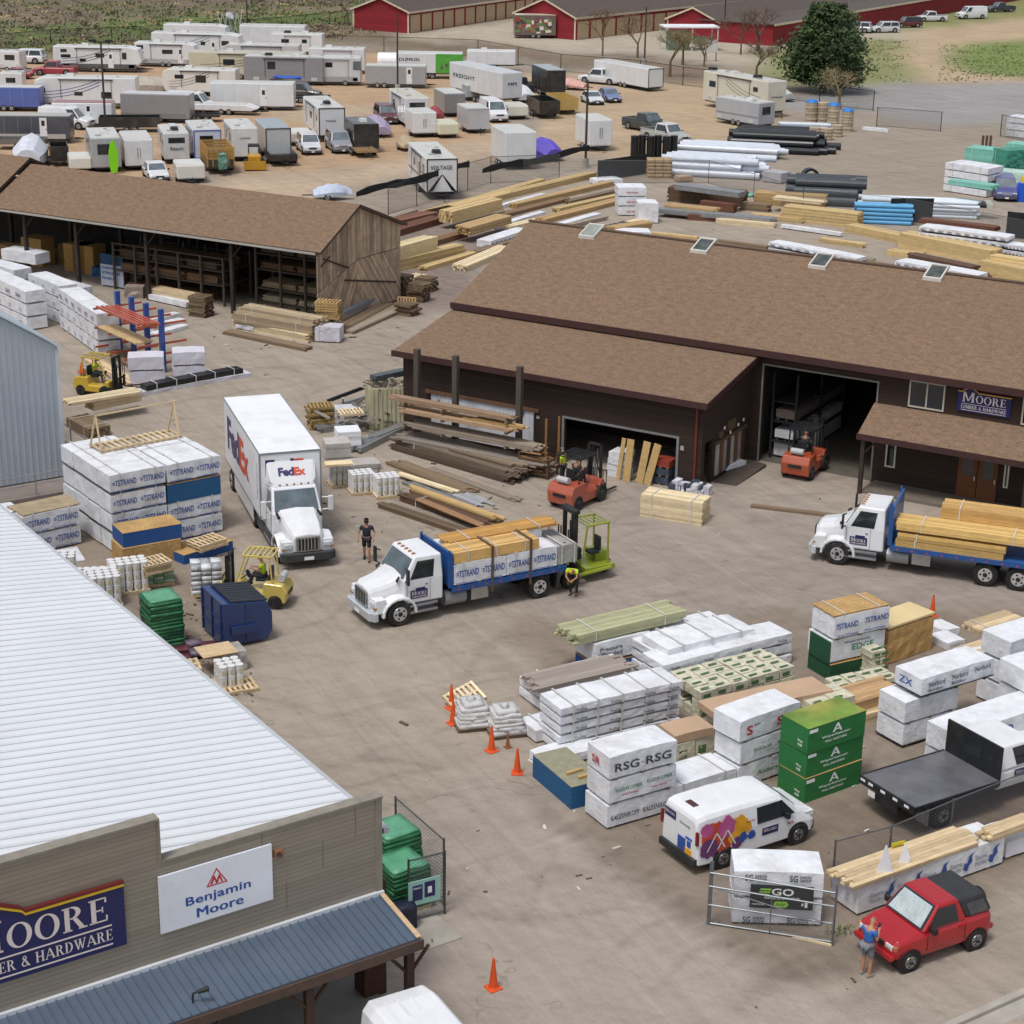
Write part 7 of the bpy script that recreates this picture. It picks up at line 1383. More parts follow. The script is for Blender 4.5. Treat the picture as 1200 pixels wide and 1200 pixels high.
for (x,y) in ((1.2,-.9),(1.2,.9),(-1.0,0)): wheel(t,x,y+(.12 if y >= 0 else -.12),.34,.24,1 if y >= 0 else -1,'aab82a',.5)
# ================================================================== RV AND TRAILER LOT
D = 106
S1 = ((.1,.2,.5,.72),(.45,.58,.5,.75))
rv((108,203),D,'grey camper with ladder and dark rear window behind the lime board',6.5,2.6,3.0,end='bigwin',col='a3a5a9',side=S1,lower='8d8f93',naxle=1,tongue='far')
t = thing('paddle_board','lime green board standing upright against the grey camper','board',P(134,204),16);mb = MB();pr = [(0,.05),(.28,.2),(.4,.9),(.4,1.9),(.25,2.6),(0,3.0),(-.25,2.6),(-.4,1.9),(-.4,.9),(-.28,.2)];mb.prism(pr,-.06,.06);mb.build('board',mat('lime_board','7fd21c',.35,ns=1,na=.06),t,bevel=.02)
rv((147,201),D,'plain white box trailer between the grey camper and a small white camper',5.5,2.5,2.75,end='doors',cat='trailer',name='cargo_trailer',ac=0,tongue='far')
rv((193,193),D,'small white camper with round dark emblem on its rear',5.5,2.3,2.8,end='win',col='c9ccce',side=S1,txt=('Resort',.25,.34,.5,.14),tongue='far',ac=2,naxle=1)
rv((228,192),D,'white camper with blue framed rear and blue panels',6.5,2.5,3.0,end='bigwin',frame='3a5ab0',col='c9ced8',side=S1,lower='3553a0',tongue='far')
rv((273,190),D,'white square camper with small dark emblem behind the yellow loader',6.0,2.35,3.05,col='d8d8d6',side=((.2,.3,.5,.75),(.6,.7,.5,.75)),txt=('LANCE',.3,.62,.4,.06),tongue='far')
rv((312,188),D,'grey sided toy hauler with black framed white ramp',6.5,2.35,2.9,end='frame',col='b9babb',cat='trailer',name='cargo_trailer',ac=0,roof='8f9ba3',tongue='far')
rv((374,167),D,'long white toy hauler with black framed rear ramp behind the old camper pickup',9,2.6,3.3,end='frame',side=((.1,.16,.5,.7),(.42,.55,.45,.68)),txt=('THOR',.25,.5,.4,.07),ac=2,tongue='far',fl=.6)
rv((415,180),D,'all black tall trailer with gear racks beside the purple boat cover',5,2.4,2.7,col='1e2023',roof='2a2c2e',frame='141517',cat='trailer',name='cargo_trailer',ac=1,tongue='near')
rv((475,151),D,'white camper with wide dark rear window behind the barn-door trailer',8,2.5,3.1,end='win',side=((.1,.18,.4,.7),(.62,.74,.3,.7)),tongue='far',roof='c3bda8')
rv((484,162),D,'small white barn-door trailer with arched roof beside the cream pop-up',3.5,2.4,2.5,end='doors',cat='trailer',name='cargo_trailer',ac=0,naxle=1,tongue='far')
rv((521,138),D,'dark grey cargo trailer with two rear doors and pale arched roof',5,2.3,2.5,end='doors',col='7d7f82',cat='trailer',name='cargo_trailer',ac=0,tongue='far')
rv((547,157),D,'pale grey cargo trailer with rounded front and dark brow',4.2,2.35,2.5,col='b4b5b9',cat='trailer',name='cargo_trailer',ac=0,naxle=1,tongue='near',frame='b4b5b9')
rv((546,119),D,'small blue grey trailer behind the pale grey cargo trailer',3,1.6,1.8,col='9aa2a8',cat='trailer',name='cargo_trailer',ac=0,naxle=1)
rv((588,128),121,'long white freight trailer with dark lettering on its side',12,2.6,3.9,col='cdd0d3',cat='trailer',name='box_trailer',ac=0,fl=1.1,sidetxt=('FREIGHT',.08,.45,.42,.16),roof='c5c8ca',txt=('MM',.3,.5,.4,.12))
rv((500,235),103,'white toy hauler with black striped front half hidden by the black screen',9,2.6,3.4,end='frame',frame='17181a',side=((.12,.22,.5,.75),(.35,.42,.4,.72),(.62,.7,.5,.7)),stripe='2a2c30',txt=('VOLTAGE',.12,.68,.7,.12),ac=2,swoosh='2a2c30',fl=.6,tongue='near')
t = C.objects[[o.name for o in C.objects if o.name.startswith('travel_trailer')][-1]]
mb = MB()
for k in range(6): a = k/6;mb.add([(-.02,-2.5+a*.35,.7+a*.1),(-.02,-2.38+a*.35,.7+a*.1),(-.02,-1.3+a*.03,2.1),(-.02,-1.35+a*.03,2.1)],[(0,1,2,3)]);mb.add([(-.02,-.1-a*.35,.7+a*.1),(-.02,-.22-a*.35,.7+a*.1),(-.02,-1.3-a*.03,2.1),(-.02,-1.25-a*.03,2.1)],[(0,1,2,3)])
mb.build('graphic',DARK,rv_last) if False else mb.build('graphic',DARK,[o for o in C.objects if o.get('label','').startswith('white toy hauler with black striped')][0])
rv((690,178),D,'white box trailer with two rear doors beside the thin dark pole',4.5,2.35,3.0,end='doors',cat='trailer',name='cargo_trailer',ac=0,naxle=1,fl=.5,tongue='near')
rv((592,200),D,'plain white cab-over box standing beside the purple tarp',5.0,2.9,3.4,cat='trailer',name='box_trailer',ac=0,fl=.6,tongue='far')
rv((641,107+8),D,'tall black box trailer with pale roof behind the black dump trailer',6.5,2.2,3.1,col='17181a',roof='9aa1a6',end='frame',cat='trailer',name='cargo_trailer',ac=0,tongue='far')
rv((759,108),124,'big white enclosed trailer standing alone on the open gravel',11,2.3,2.7,end='frame',frame='3c3f44',cat='trailer',name='cargo_trailer',ac=0,axle=.42,tongue='far')
rv((898,139),122,'long beige fifth wheel camper with curved dark graphic on its end',11.5,2.6,3.9,col='cfcabb',roof='c4c2b8',side=((.15,.22,.6,.75),(.8,.9,.5,.7)),ac=3,swoosh='8a8478',fl=.7,txt=('~',.2,.45,.6,.05),tongue='near')
rv((888,152),128,'older grey white camper in front of the beige fifth wheel',6.5,2.4,2.7,col='a9abb0',end='bigwin',stripe='7c7f86',ac=1,tongue='far')
def popup(p,label,L=3.2,W=2.1,H=1.5,col='d6d4cc',yaw=D,cat='pop-up camper',**k): return rv(p,yaw,label,L,W,H,col=col,fl=.4,ac=0,naxle=1,cat=cat,name='folded_camper',roof=k.pop('roof',col),bev=.12,**k)
popup((208,216),'low white folded pop-up camper at the edge of the brown shed roof',tongue='near',H=1.6,W=2.4);popup((82,204),'small white folded trailer beside the black trash trailer',W=1.9,H=1.4)
popup((514,163),'cream folded pop-up camper with dark vent beside the barn-door trailer',col='cfccb4',W=2.1);popup((596,141),'cream white folded pop-up camper left of the black dump trailer',col='d2d0c4',W=2.2)
popup((340,172),'low flat white covered trailer behind the white wagon',W=2.3,H=1.3)
def cover(p,label,L,W,H,col,yaw=D,cat='covered boat',peak=.35,name='covered_boat'):
 t = thing(name,label,cat,P(*p),yaw);mb = MB();rings = []
 for i in range(9):
  u = i/8;k = math.sin(math.pi*min(1,.18+u*.9))**.6;h = H*(.62+.38*math.sin(math.pi*u));w_ = W/2*max(.3,k)
  rings.append([(u*L,-w_,.35),(u*L,-w_*1.02,h*.55),(u*L,-w_*.5,h*.9),(u*L,0,h+.06*((i % 2)*2-1)),(u*L,w_*.5,h*.9),(u*L,w_*1.02,h*.55),(u*L,w_,.35)])
 mb.loft(rings);mb.build('cover',mat('cover_'+col,col,.65,ns=2,na=.12,bs=2,bst=.5),t)
 for s in (-1,1): wheel(t,L*.35,s*W*.5,.3,.18,s)
 mb = MB();mb.tube([(-.9,0,.4),(L*.9,0,.4)],.05);mb.build('trailer_frame',DARK,t);return t
cover((447,162),'boat under a pale purple cover behind the black tall trailer',6,2.6,1.9,'9b90a8');cover((513,143),'small red and black covered trailer before the dark grey cargo trailer',2.6,1.7,1.5,'8f3b45',cat='covered trailer',name='covered_trailer')
cover((687,106),'boat under a faded pink cover beside the white pickup',6,2.3,1.3,'c99d94',150);cover((618,121),'white covered boat left of the tall black box trailer',5.5,2.4,1.8,'c9ccd0');cover((330,129),'car under a grey fabric cover beside the blue kayak wagon',4.4,1.9,1.5,'6f7472',170,'covered car',name='covered_car')
cover((33,196),'boat under a tight white cover behind the shed roof peak',5,3.0,2.6,'c3c7d2',95);cover((141,108),'large tan tarp stretched over a trailer behind the grey covered trailer',7,2.8,1.9,'a59e92',-4,'covered trailer',name='covered_trailer')
cover((650,190),'trailer load under a bright purple tarp beside the white cab-over box',4.2,2.6,2.0,'5a4bb0',120,'covered trailer',name='covered_trailer');cover((532,90),'boat with pale hull behind the green truck box',6.5,2.2,1.5,'b7b5c0',-8);cover((556,92),'small boat under a bright blue cover',4,2.2,1.6,'2f86c4',5)
cover((925,120),'white boat hull beside the beige fifth wheel',7,2.4,1.7,'b5b7bb',118);cover((367,234),'crumpled blue white boat cover beyond the shed roof',3.2,1.8,1.3,'b6bfd2',10);cover((176,106),'blue car half under a cover behind the swoosh camper',4,1.9,1.3,'4a5870',10,'covered car',name='covered_car')
def opentrailer(p,yaw,label,L,W,H,col,bedz=.6,wd=None,cat='utility trailer'):
 t = thing('utility_trailer',label,cat,P(*p),yaw);m_ = wd or paint(col);mb = MB();mb.bx(0,L,-W,0,bedz-.08,bedz);
 for a in ((0,.06,-W,0),(L-.06,L,-W,0),(.06,L-.06,-.06,0),(.06,L-.06,-W,-W+.06)): mb.bx(a[0],a[1],a[2],a[3],bedz,bedz+H)
 mb.build('box',m_,t)
 for s,y in ((-1,-W),(1,0)): wheel(t,L*.45,y+s*.2,.34,.2,s);wheel(t,L*.45+.8,y+s*.2,.34,.2,s)
 mb = MB();mb.tube([(0,-W/2-.4,.5),(-1.2,-W/2,.5),(0,-W/2+.4,.5)],.05);mb.build('tongue',DARK,t);return t
opentrailer((244,205),D,'black dump trailer with tall yellow timber sides',5,2.3,.7,'1b1c1e');t = [o for o in C.objects if o.get('label','').startswith('black dump trailer with tall')][0]
mb = MB();W_ = 2.34
for a in ((-.02,.04,-W_,.02),(4.96,5.02,-W_,.02),(.04,4.96,-.04,.02),(.04,4.96,-W_,-W_+.06)):
 for k in range(4): mb.bx(*a,1.32+k*.26,1.54+k*.26,0,rnd.uniform(-.4,.4))
for i in range(6): mb.bx(-.08,-.02,-W_+i*.46,-W_+.08+i*.46,.7,2.4);mb.bx(i*.95,i*.95+.08,.02,.08,.7,2.4)
mb.build('timber_sides',wood('b08a4c'),t);mb = MB();soft(mb,-.9,-.2,-1.6,-.9,.6,1.9,.2,3,0,.2);mb.build('green_cover',mat('sage_cover','5f8a78',.7),t)
opentrailer((632,140),D,'black dump trailer in front of the tall black box trailer',5,2.3,1.3,'15161a');opentrailer((655,135),D,'tan plywood sided trailer heaped with odds and ends',5,2.2,1.2,'b39a62',wd=wood('b89a5c'));opentrailer((318,196),D,'low black utility trailer with open ramp gate by the yellow loader',4.5,2.4,.5,'1d1f22');opentrailer((118,152),8,'black utility trailer loaded with dark gear under a grey tarp',6,2.2,.9,'232527');opentrailer((0,172),4,'grey utility trailer in front of the dark grey motor trailer',4.5,2.0,.4,'6c6a68');opentrailer((60,196),D,'black trash filled trailer with wire sides beside the folded trailer',3,1.6,1.2,'1b1c1e');opentrailer((418,186),D,'tan wooden flat trailer beside the black tall trailer',4,2.0,.1,'9c7e58');opentrailer((325,118),4,'black car hauler frame beside the dark wagon',6,2.0,.1,'1d1f22')
rv((-10,168),3,'dark grey and white enclosed trailer at the left edge',7.5,2.4,2.6,s=1,col='4a4d55',roof='a9a59c',cat='trailer',name='cargo_trailer',ac=0,door=.62,lower='b0aeaa')
rv((62,150),2,'white enclosed trailer with red roof rack behind the white cargo van',6,2.3,2.5,s=1,col='dadcdf',cat='trailer',name='cargo_trailer',ac=0,door=.55,roof='8c4a4a')
rv((-30,130),0,'blue and white trailer with yellow machine parts at the left edge',7,2.4,2.5,s=1,col='4c62a8',cat='trailer',name='cargo_trailer',ac=0)
rv((142,143),-4,'trailer wrapped in grey fabric with pale roof',7.2,2.4,2.9,s=1,col='8d8a8c',roof='c8c8ca',cat='trailer',name='cargo_trailer',ac=0,lower='7f7c7f')
rv((40,127),2,'white fifth wheel with sweeping blue swoosh',11,2.6,3.3,s=1,side=((.05,.12,.4,.6),(.4,.48,.3,.45),(.66,.76,.2,.45)),swoosh='3d5590',front=1.0,fl=.6,ac=1)
rv((190,112),-3,'white camper with brown streaks and two dark windows',8.5,2.5,3.0,s=1,col='d9d7d0',side=((.18,.3,.58,.75),(.46,.6,.42,.74)),front=.8,swoosh='8d8474',ac=1,fl=.5)
rv((247,129),1,'plain white enclosed trailer with side door in the middle of the lot',9,2.5,2.9,s=1,cat='trailer',name='cargo_trailer',ac=0,door=.6)
rv((225,134),-4,'long low white rounded trailer behind the white passenger van',7,2.0,1.1,s=1,cat='trailer',name='cargo_trailer',ac=0,nose=1.2)
rv((222,92),-2,'cream motorhome with brown stripes and long awning',14,2.6,3.2,s=1,col='c2bda6',side=((.3,.4,.45,.7),(.55,.65,.45,.7),(.8,.92,.45,.7)),roof='b9b5a4',ac=1,swoosh='6b6250',fl=.5,cat='motorhome',name='motorhome')
rv((260,78),-2,'silver grey long camper behind the cream motorhome',10,2.5,2.8,s=1,col='b9bbbd',side=((.1,.2,.5,.7),(.6,.7,.5,.7)),front=.8)
rv((286,99),-2,'motorhome with long grey fabric cover and white roof',9.5,2.6,3.3,s=1,col='8b8b8f',cat='motorhome',name='motorhome',side=((.3,.4,.5,.8),),ac=2)
t = rv((362,100),0,'white grey class-A motorhome with big windscreen facing right',6.2,2.6,3.3,s=1,col='c4c6c7',side=((.12,.24,.6,.8),(.32,.46,.6,.8)),cat='motorhome',name='motorhome',ac=0,lower='9a9da0',tongue=False,axle=.7,naxle=1)
mb = MB();mb.bx(6.18,6.24,.15,2.45,1.9,2.95);mb.bx(5.3,6.22,-.03,0,1.9,2.9);mb.build('windscreen',GLASS2,t)
rv((362,86),-1,'white class-C motorhome tucked behind the class-A one',7,2.5,3.1,s=1,cat='motorhome',name='motorhome',side=((.7,.9,.5,.7),),ac=1)
rv((63,84),0,'long white travel trailer with dark skirt at the back of the lot',11,2.5,3.1,s=1,side=((.09,.16,.74,.88),(.09,.2,.5,.64),(.3,.37,.32,.46),(.48,.58,.52,.7),(.78,.83,.45,.75)),door=.62,lower='55565b',swoosh='5a5d66',ac=1,nose=True)
rv((158,78),-3,'white travel trailer with awning arms and bunk windows',8,2.5,3.0,s=1,side=((.04,.15,.7,.88),(.04,.15,.42,.58),(.45,.62,.48,.68)),door=.7,lower='a9a9b0',ac=1,nose=True)
rv((178,70),-4,'tall white fifth wheel behind the bunk window trailer',12,2.6,3.5,s=1,side=((.55,.6,.5,.65),(.78,.86,.5,.7)),door=.66,swoosh='7d8290',nose=1.6,fl=.6,ac=1)
rv((192,58),-4,'white camper roof showing behind the tall fifth wheel',9,2.5,3.4,s=1,ac=1,nose=True)
rv((281,57),-2,'large white enclosed trailer at the back beside the fence',9.2,2.6,3.2,s=1,cat='trailer',name='cargo_trailer',door=.52,ac=0,bev=.15)
rv((428,103),0,'silver livestock trailer with double axle and pale lettering',7.2,2.3,2.6,s=1,col='9b9c9e',cat='trailer',name='cargo_trailer',ac=0,door=.68,axle=.2)
t = rv((464,92),0,'white box truck body with bright green printed end',8.2,2.5,3.1,s=1,col='d5d8da',cat='trailer',name='box_trailer',ac=0,sidetxt=('DUMKIN',.05,.6,.3,.16),fl=.7);mb = MB();mb.bx(4.9,8.22,-.03,0,.75,3.05);mb.bx(8.2,8.23,0,2.5,.75,3.05);mb.build('green_panel',mat('bright_green_panel','4f9e3c',.5,ns=1.5,na=.2),t);mb = MB();[mb.bx(5.5+i*.6,5.8+i*.6,-.045,-.03,1.2+.3*(i % 3),1.6+.3*(i % 3)) for i in range(4)];mb.build('printed_shapes',dull('5e4f50'),t)
t = thing('tank_trailer','round white tank behind the silver livestock trailer','tank',P(443,86),0);mb = MB();mb.cyl((0,0,1.5),(4,0,1.5),1.1,1.1,20);mb.build('tank',SHEETW,t,bevel=.1);mb = MB();mb.bx(0,4,-.8,.8,.2,.5);mb.build('skid',DARK,t)
rv((547,84),0,'white enclosed trailer on black running gear near the fence',6.2,2.4,2.6,s=1,cat='trailer',name='cargo_trailer',fl=.9,ac=1,roof='d5d5d2')
rv((-5,60+24),-8,'white motorhome front corner at the left edge behind the red pickup',3.2,2.3,2.5,s=1,ac=0,side=((.4,.8,.5,.8),),cat='motorhome',name='motorhome')
AW = 286
car((362,178),AW,'white four door wagon facing the camera beside the old camper pickup','suv','cfd2d6',4.6,1.85,1.75);car((397,176),AW,'old silver brown pickup with camper shell facing the camera','suv','8e8f96',5.0,1.95,1.85,cat='pickup truck',name='pickup_truck',grille='77797c')
car((79,150),-14,'white cargo van with black bumper in front of the racked trailer','van','d3d6da',5.6,2.0,2.1);car((225,131),-14,'white passenger van in front of the low rounded trailer','van','d9dbde',5.6,2.0,2.1);car((578,140),AW,'white full-size van with dark grille facing the camera','van','d9dbde',5.6,2.05,2.1)
car((183,209),290,'white car at the edge of the brown shed roof facing the camera','sedan','d5d8db',4.4,1.8,1.4);car((65,88),178,'old red pickup parked before the long travel trailer','pickup','9a3340',5.3,1.9,1.75,bed='5a4a4a');car((30,74),176,'white wagon behind the old red pickup','suv','cfd3d8',5.2,1.95,1.8);car((18,92),182,'small red car half hidden behind the old red pickup','sedan','8a2f34',4.2,1.8,1.3)
car((352,115),-12,'dark grey wagon with blue kayak on the roof','suv','55504c',4.8,1.85,1.75);q = P(340,112);t = thing('kayak','bright blue kayak on the roof of the dark grey wagon','kayak',q+Vector((-.3,.6,1.95)),-10);mb = MB();mb.loft([[(x,-w_,0),(x,0,-.18),(x,w_,0),(x,0,.2)] for x,w_ in ((-1.6,.05),(-.9,.35),(0,.42),(.9,.35),(1.6,.05))]);mb.build('hull',mat('kayak_blue','1f55b8',.35,ns=1,na=.1),t,bevel=.03)
car((330,105),-5,'maroon car behind the covered car','sedan','6d2f45',4.4,1.8,1.4);car((468,155),AW,'dark maroon pickup squeezed between toy hauler and black trailer','pickup','4a2428',5,1.9,1.8) if False else car((452,143),AW,'maroon suv beside the long toy hauler','suv','5a2a30',4.6,1.85,1.8)
car((704,98),150,'white pickup with open bed beside the big white enclosed trailer','pickup','cfd2d6',5.6,2.0,1.85,bed='3c4a44');car((714,118),285,'faded blue sedan facing the camera on the open gravel','sedan','6a7aa6',4.6,1.8,1.4);car((694,121),285,'white small car behind a black hauler near the faded blue sedan','sedan','ced0d4',4.0,1.8,1.35)
car((757,153),308,'dark green pickup with open bed, the farther of the pair on the gravel','pickup','353c3a',5.7,2.0,1.85);car((780,166),308,'silver and maroon pickup with white cap, the nearer of the pair on the gravel','pickup','a8a8a6',5.7,2.0,1.85,roofcol='c9cacc')
car((1176,231),262,'old blue purple pickup with chrome grille beside the white lumber at right','suv','4c4f86',5.0,1.95,1.75,cat='pickup truck',name='pickup_truck',grille='8d8f92');
FARY = 200
for (x,y,yw,lb,kd,cl,ex) in ((1004,38,160,'silver suv nearest the evergreen by the red storage wall','suv','a9aeb0',{}),(1036,38,195,'white grey crossover second along the red storage wall','suv','c3c7ca',{}),(1063,32,195,'black and red open topped jeep-like car along the red storage wall','suv','5e2224',dict(roofcol='26282b')),(1091,25,190,'white pickup along the red storage wall','pickup','d2d4d6',{}),(1138,22,200,'white work van with roof rack along the red storage wall','van','d3d6d8',{}),(1172,14,200,'dark blue grey pickup at the right end along the red storage wall','pickup','2c323c',{})):
 car((x,y),yw,lb,kd,cl,4.7 if kd == 'suv' else 5.4,1.9,1.7 if kd != 'van' else 2.1,group='cars along the red storage wall',**ex)
rv((318,64),-3,'white camper half hidden left of the class-C motorhome',7,2.4,2.8,s=1,side=((.2,.35,.5,.7),(.6,.7,.5,.7)),ac=2)
rv((0,113),4,'cream camper front at the left edge above the blue trailer',2.6,2.3,2.6,s=1,ac=0,side=((.3,.7,.5,.75),))
cover((268,66),'boat under a maroon streaked cover between back row campers',5,2,1.5,'8c8488',0);cover((480,178),'car under a tan cover beside the small barn-door trailer',4,1.8,1.3,'a8987c',D,'covered car',name='covered_car')
car((610,108),200,'black pickup parked behind the white covered boat','pickup','2b2d31',5.3,1.9,1.8);car((14,124),0,'yellow and black buggy at the left edge of the lot','suv','b3a13a',3.0,1.6,1.6,roofcol='26282b');car((712,92),150,'dark red car behind the white pickup','sedan','7a2c2c',4.2,1.8,1.35)
opentrailer((215,140),2,'black flat trailer frame behind the small emblem camper',4,1.9,.15,'25272a');opentrailer((560,96),0,'black running gear under the white trailer near the fence',4.5,2.0,.2,'1f2023')
t = thing('skid_loader','small yellow tracked loader beside the timber sided dump trailer','loader',P(298,196),100);YL = paint('c4961f');mb = MB();mb.prism([(-1.3,.5),(-1.4,1.2),(-.5,1.3),(.2,1.0),(.9,.9),(.9,.45)],-.55,.55);mb.build('body',YL,t,bevel=.05);mb = MB();mb.bx(-.6,.5,-.5,.5,1.9,2.05);[mb.bx(x,x+.07,y,y+.07,1.0,1.9) for x in (-.6,.42) for y in (-.5,.43)];mb.build('cage',DARK,t);mb = MB();mb.prism([(-2.1,.1),(-2.2,.9),(-1.5,.7),(-1.5,.1)],-.95,.95);mb.build('bucket',YL,t,bevel=.03)
for s in (-1,1): mb = MB();mb.bx(-1.1,1.0,min(s*.55,s*.9),max(s*.55,s*.9),0,.6);mb.build('track',BLACK,t,bevel=.12)
t = thing('satellite_rig','folded white lattice rig standing behind the campers','rig',P(258,50),20);mb = MB();
for i in range(5): a = i*.7;mb.tube([(a,0,1.2),(a+.5,.3,4.2)],.05,4);mb.tube([(a+.5,0,1.2),(a-.2,.3,4.0)],.05,4)
mb.cyl((1.4,0,3.6),(1.6,-.2,3.8),.6,.6,12);mb.build('frame',paint('c5c8cc'),t)
t = thing('trash_barrels','row of black drums by the black screened fence','drums',P(743,184),0);mb = MB();[mb.cyl((i*.75,(i % 2)*.5,0),(i*.75,(i % 2)*.5,2.0),.36,.36,14) for i in range(6)];mb.build('drums',BLACKW,t)
# ================================================================== RED STORAGE BUILDINGS
RED = siding('red_siding','8f2029','7c1a24',.5,.05);RROOF = dull('4f453f',.3);TDOOR = mat('tan_roller_door','b59f7f',.6,ns=1,na=.05);CRM = paint('cfc4a9')
def storage(p,yaw,L,W,He,Hr,label,doors=True,tail=True):
 """gable end at local x=0 facing the camera, long side along +x; y from 0 (door side) to W"""
 t = thing('storage_building',label,'storage building',P(*p),yaw);mb = MB();pf = [(0,0),(W,0),(W,He),(W/2,Hr),(0,He)]
 mb.add([(0,y,z) for y,z in pf]+[(L,y,z) for y,z in pf],[(0,1,2,3,4)[::-1],(5,6,7,8,9)]+[((i+1) % 5+5,(i+1) % 5,i,i+5) for i in range(5)]);mb.build('wall',RED,t)
 e = .3;
 for a in ((-e,-e,He-.1,W/2,Hr+.06),(-e,W+e,He-.1,W/2,Hr+.06)):
  mb = MB();mb.add([(-e,a[1],a[2]),(L+e,a[1],a[2]),(L+e,a[3],a[4]),(-e,a[3],a[4]),(-e,a[1],a[2]+.1),(L+e,a[1],a[2]+.1),(L+e,a[3],a[4]+.1),(-e,a[3],a[4]+.1)],[(3,2,1,0),(4,5,6,7),(0,1,5,4),(1,2,6,5),(2,3,7,6),(3,0,4,7)]);mb.build('roof',RROOF,t)
 mb = MB();mb.add([(-e-.04,-e,He-.3),(-e-.04,W/2,Hr-.14),(-e-.04,W/2,Hr+.12),(-e-.04,-e,He-.02)],[(0,1,2,3)]);mb.add([(-e-.04,W+e,He-.3),(-e-.04,W/2,Hr-.14),(-e-.04,W/2,Hr+.12),(-e-.04,W+e,He-.02)],[(3,2,1,0)]);mb.bx(-e,L+e,-e-.05,-e,He-.3,He);mb.build('trim',CRM,t)
 mb = MB();mb.bx(-.06,0,-.05,.2,0,He);mb.bx(-.06,0,W-.2,W+.05,0,He);mb.build('corner_trim',CRM,t)
 if doors:
  n_ = int(L/3.4)
  for i in range(min(n_,30)): mb = MB();mb.bx(.5+i*3.4,3.3+i*3.4,-.06,0,.05,2.6);mb.build('roller_door',TDOOR,t)
 return t
def place_storage(a,b_,W,**k): A,B = P(*a),P(*b_);return ang(A,B),(B-A).length
yA = 62;storage((479,39),yA,70,10,3.2,5.0,'leftmost red storage building with tan roller doors and dark roof')
storage((674,47),52,90,11.5,3.3,5.6,'middle red storage building with wide red gable and long dark roof')
storage((842,49),55,60,9.0,2.9,4.7,'small gabled red storage building behind the white canopy',doors=False)
w0 = P(905,54);t = thing('storage_building','long low red walled storage building at the upper right','storage building',w0,58);mb = MB();mb.bx(0,140,0,12,0,3.0);mb.build('wall',RED,t);mb = MB();mb.bx(-.3,140.3,-.3,12.3,3.0,3.15);mb.build('roof',RROOF,t);mb = MB();mb.bx(-.35,140,-.35,-.3,2.85,3.17);mb.build('trim',CRM,t)
t = rv((603,45),5,'box trailer covered with a colourful printed mural before the red gable',6.2,2.6,3.4,s=1,col='6b5a58',cat='trailer',name='box_trailer',ac=0,roof='d2cdb8');mb = MB();r4 = random.Random(5)
for i in range(60): x,z = r4.uniform(.1,5.2),r4.uniform(.6,2.6);a_,b_ = r4.uniform(.3,.9),r4.uniform(.25,.7);mb.add([(x,-.02-.0004*i,z),(x+a_,-.02-.0004*i,z+.1),(x+a_*.8,-.02-.0004*i,min(3.3,z+b_)),(x-.1,-.02-.0004*i,min(3.3,z+b_*.8))],[(0,1,2,3)],r4.randrange(4))
mb.build('mural',[paint('d8d2c4'),paint('a8392f'),paint('6c7c4a'),paint('33302e')],t)
t = thing('canopy','white flat canopy on posts before the small red gable','canopy',P(778,60),8);mb = MB();mb.bx(0,8,0,4,3.2,3.4);mb.build('canopy_roof',SHEETW,t);mb = MB();[mb.bx(x,x+.15,y,y+.15,0,3.2) for x in (.1,4,7.7) for y in (.1,3.7)];mb.build('posts',paint('c9c9c4'),t);mb = MB();mb.bx(1,4,1.5,3.5,0,2.6);mb.bx(4.5,6.5,1.2,1.4,.8,2.0);mb.build('kiosk',mat('kiosk_mixed','7d8b74',.6,ns=4,na=.5),t)
t = thing('lot_sign','white square sign board on a post by the canopy','sign',P(826,72),10);mb = MB();mb.bx(0,1.7,-.05,0,1.2,2.9);mb.build('panel',paint('cfcfca'),t);mb = MB();mb.bx(.1,.2,0,.1,0,1.2);mb.bx(1.5,1.6,0,.1,0,1.2);mb.build('post',DARK,t)
# ================================================================== FENCES, POLES
def chain_mat(name,wire,cell,alpha):
 m,n,b,tc = base(name);sx = n.n('ShaderNodeSeparateXYZ');n.l.new(tc.outputs['Object'],sx.inputs[0])
 h = n.math('ADD',sx.outputs[0],0);a = n.math('ADD',h,sx.outputs[2]);c = n.math('SUBTRACT',h,sx.outputs[2])
 fa = n.math('LESS_THAN',n.math('FRACT',n.math('MULTIPLY',a,1/cell)),alpha);fb = n.math('LESS_THAN',n.math('FRACT',n.math('MULTIPLY',c,1/cell)),alpha)
 al = n.math('MAXIMUM',fa,fb);tr = n.n('ShaderNodeBsdfTransparent');mx = n.n('ShaderNodeMixShader');n.l.new(al,mx.inputs[0]);n.l.new(tr.outputs[0],mx.inputs[1]);n.l.new(b.outputs[0],mx.inputs[2])
 b.inputs['Base Color'].default_value = lin(wire);b.inputs['Roughness'].default_value = .5;n.l.new(mx.outputs[0],m.node_tree.nodes['Material Output'].inputs['Surface']);return m
CH1 = chain_mat('chain_link','6c6f72',.11,.13);CH2 = chain_mat('far_chain_link','3e3c3a',.16,.09)
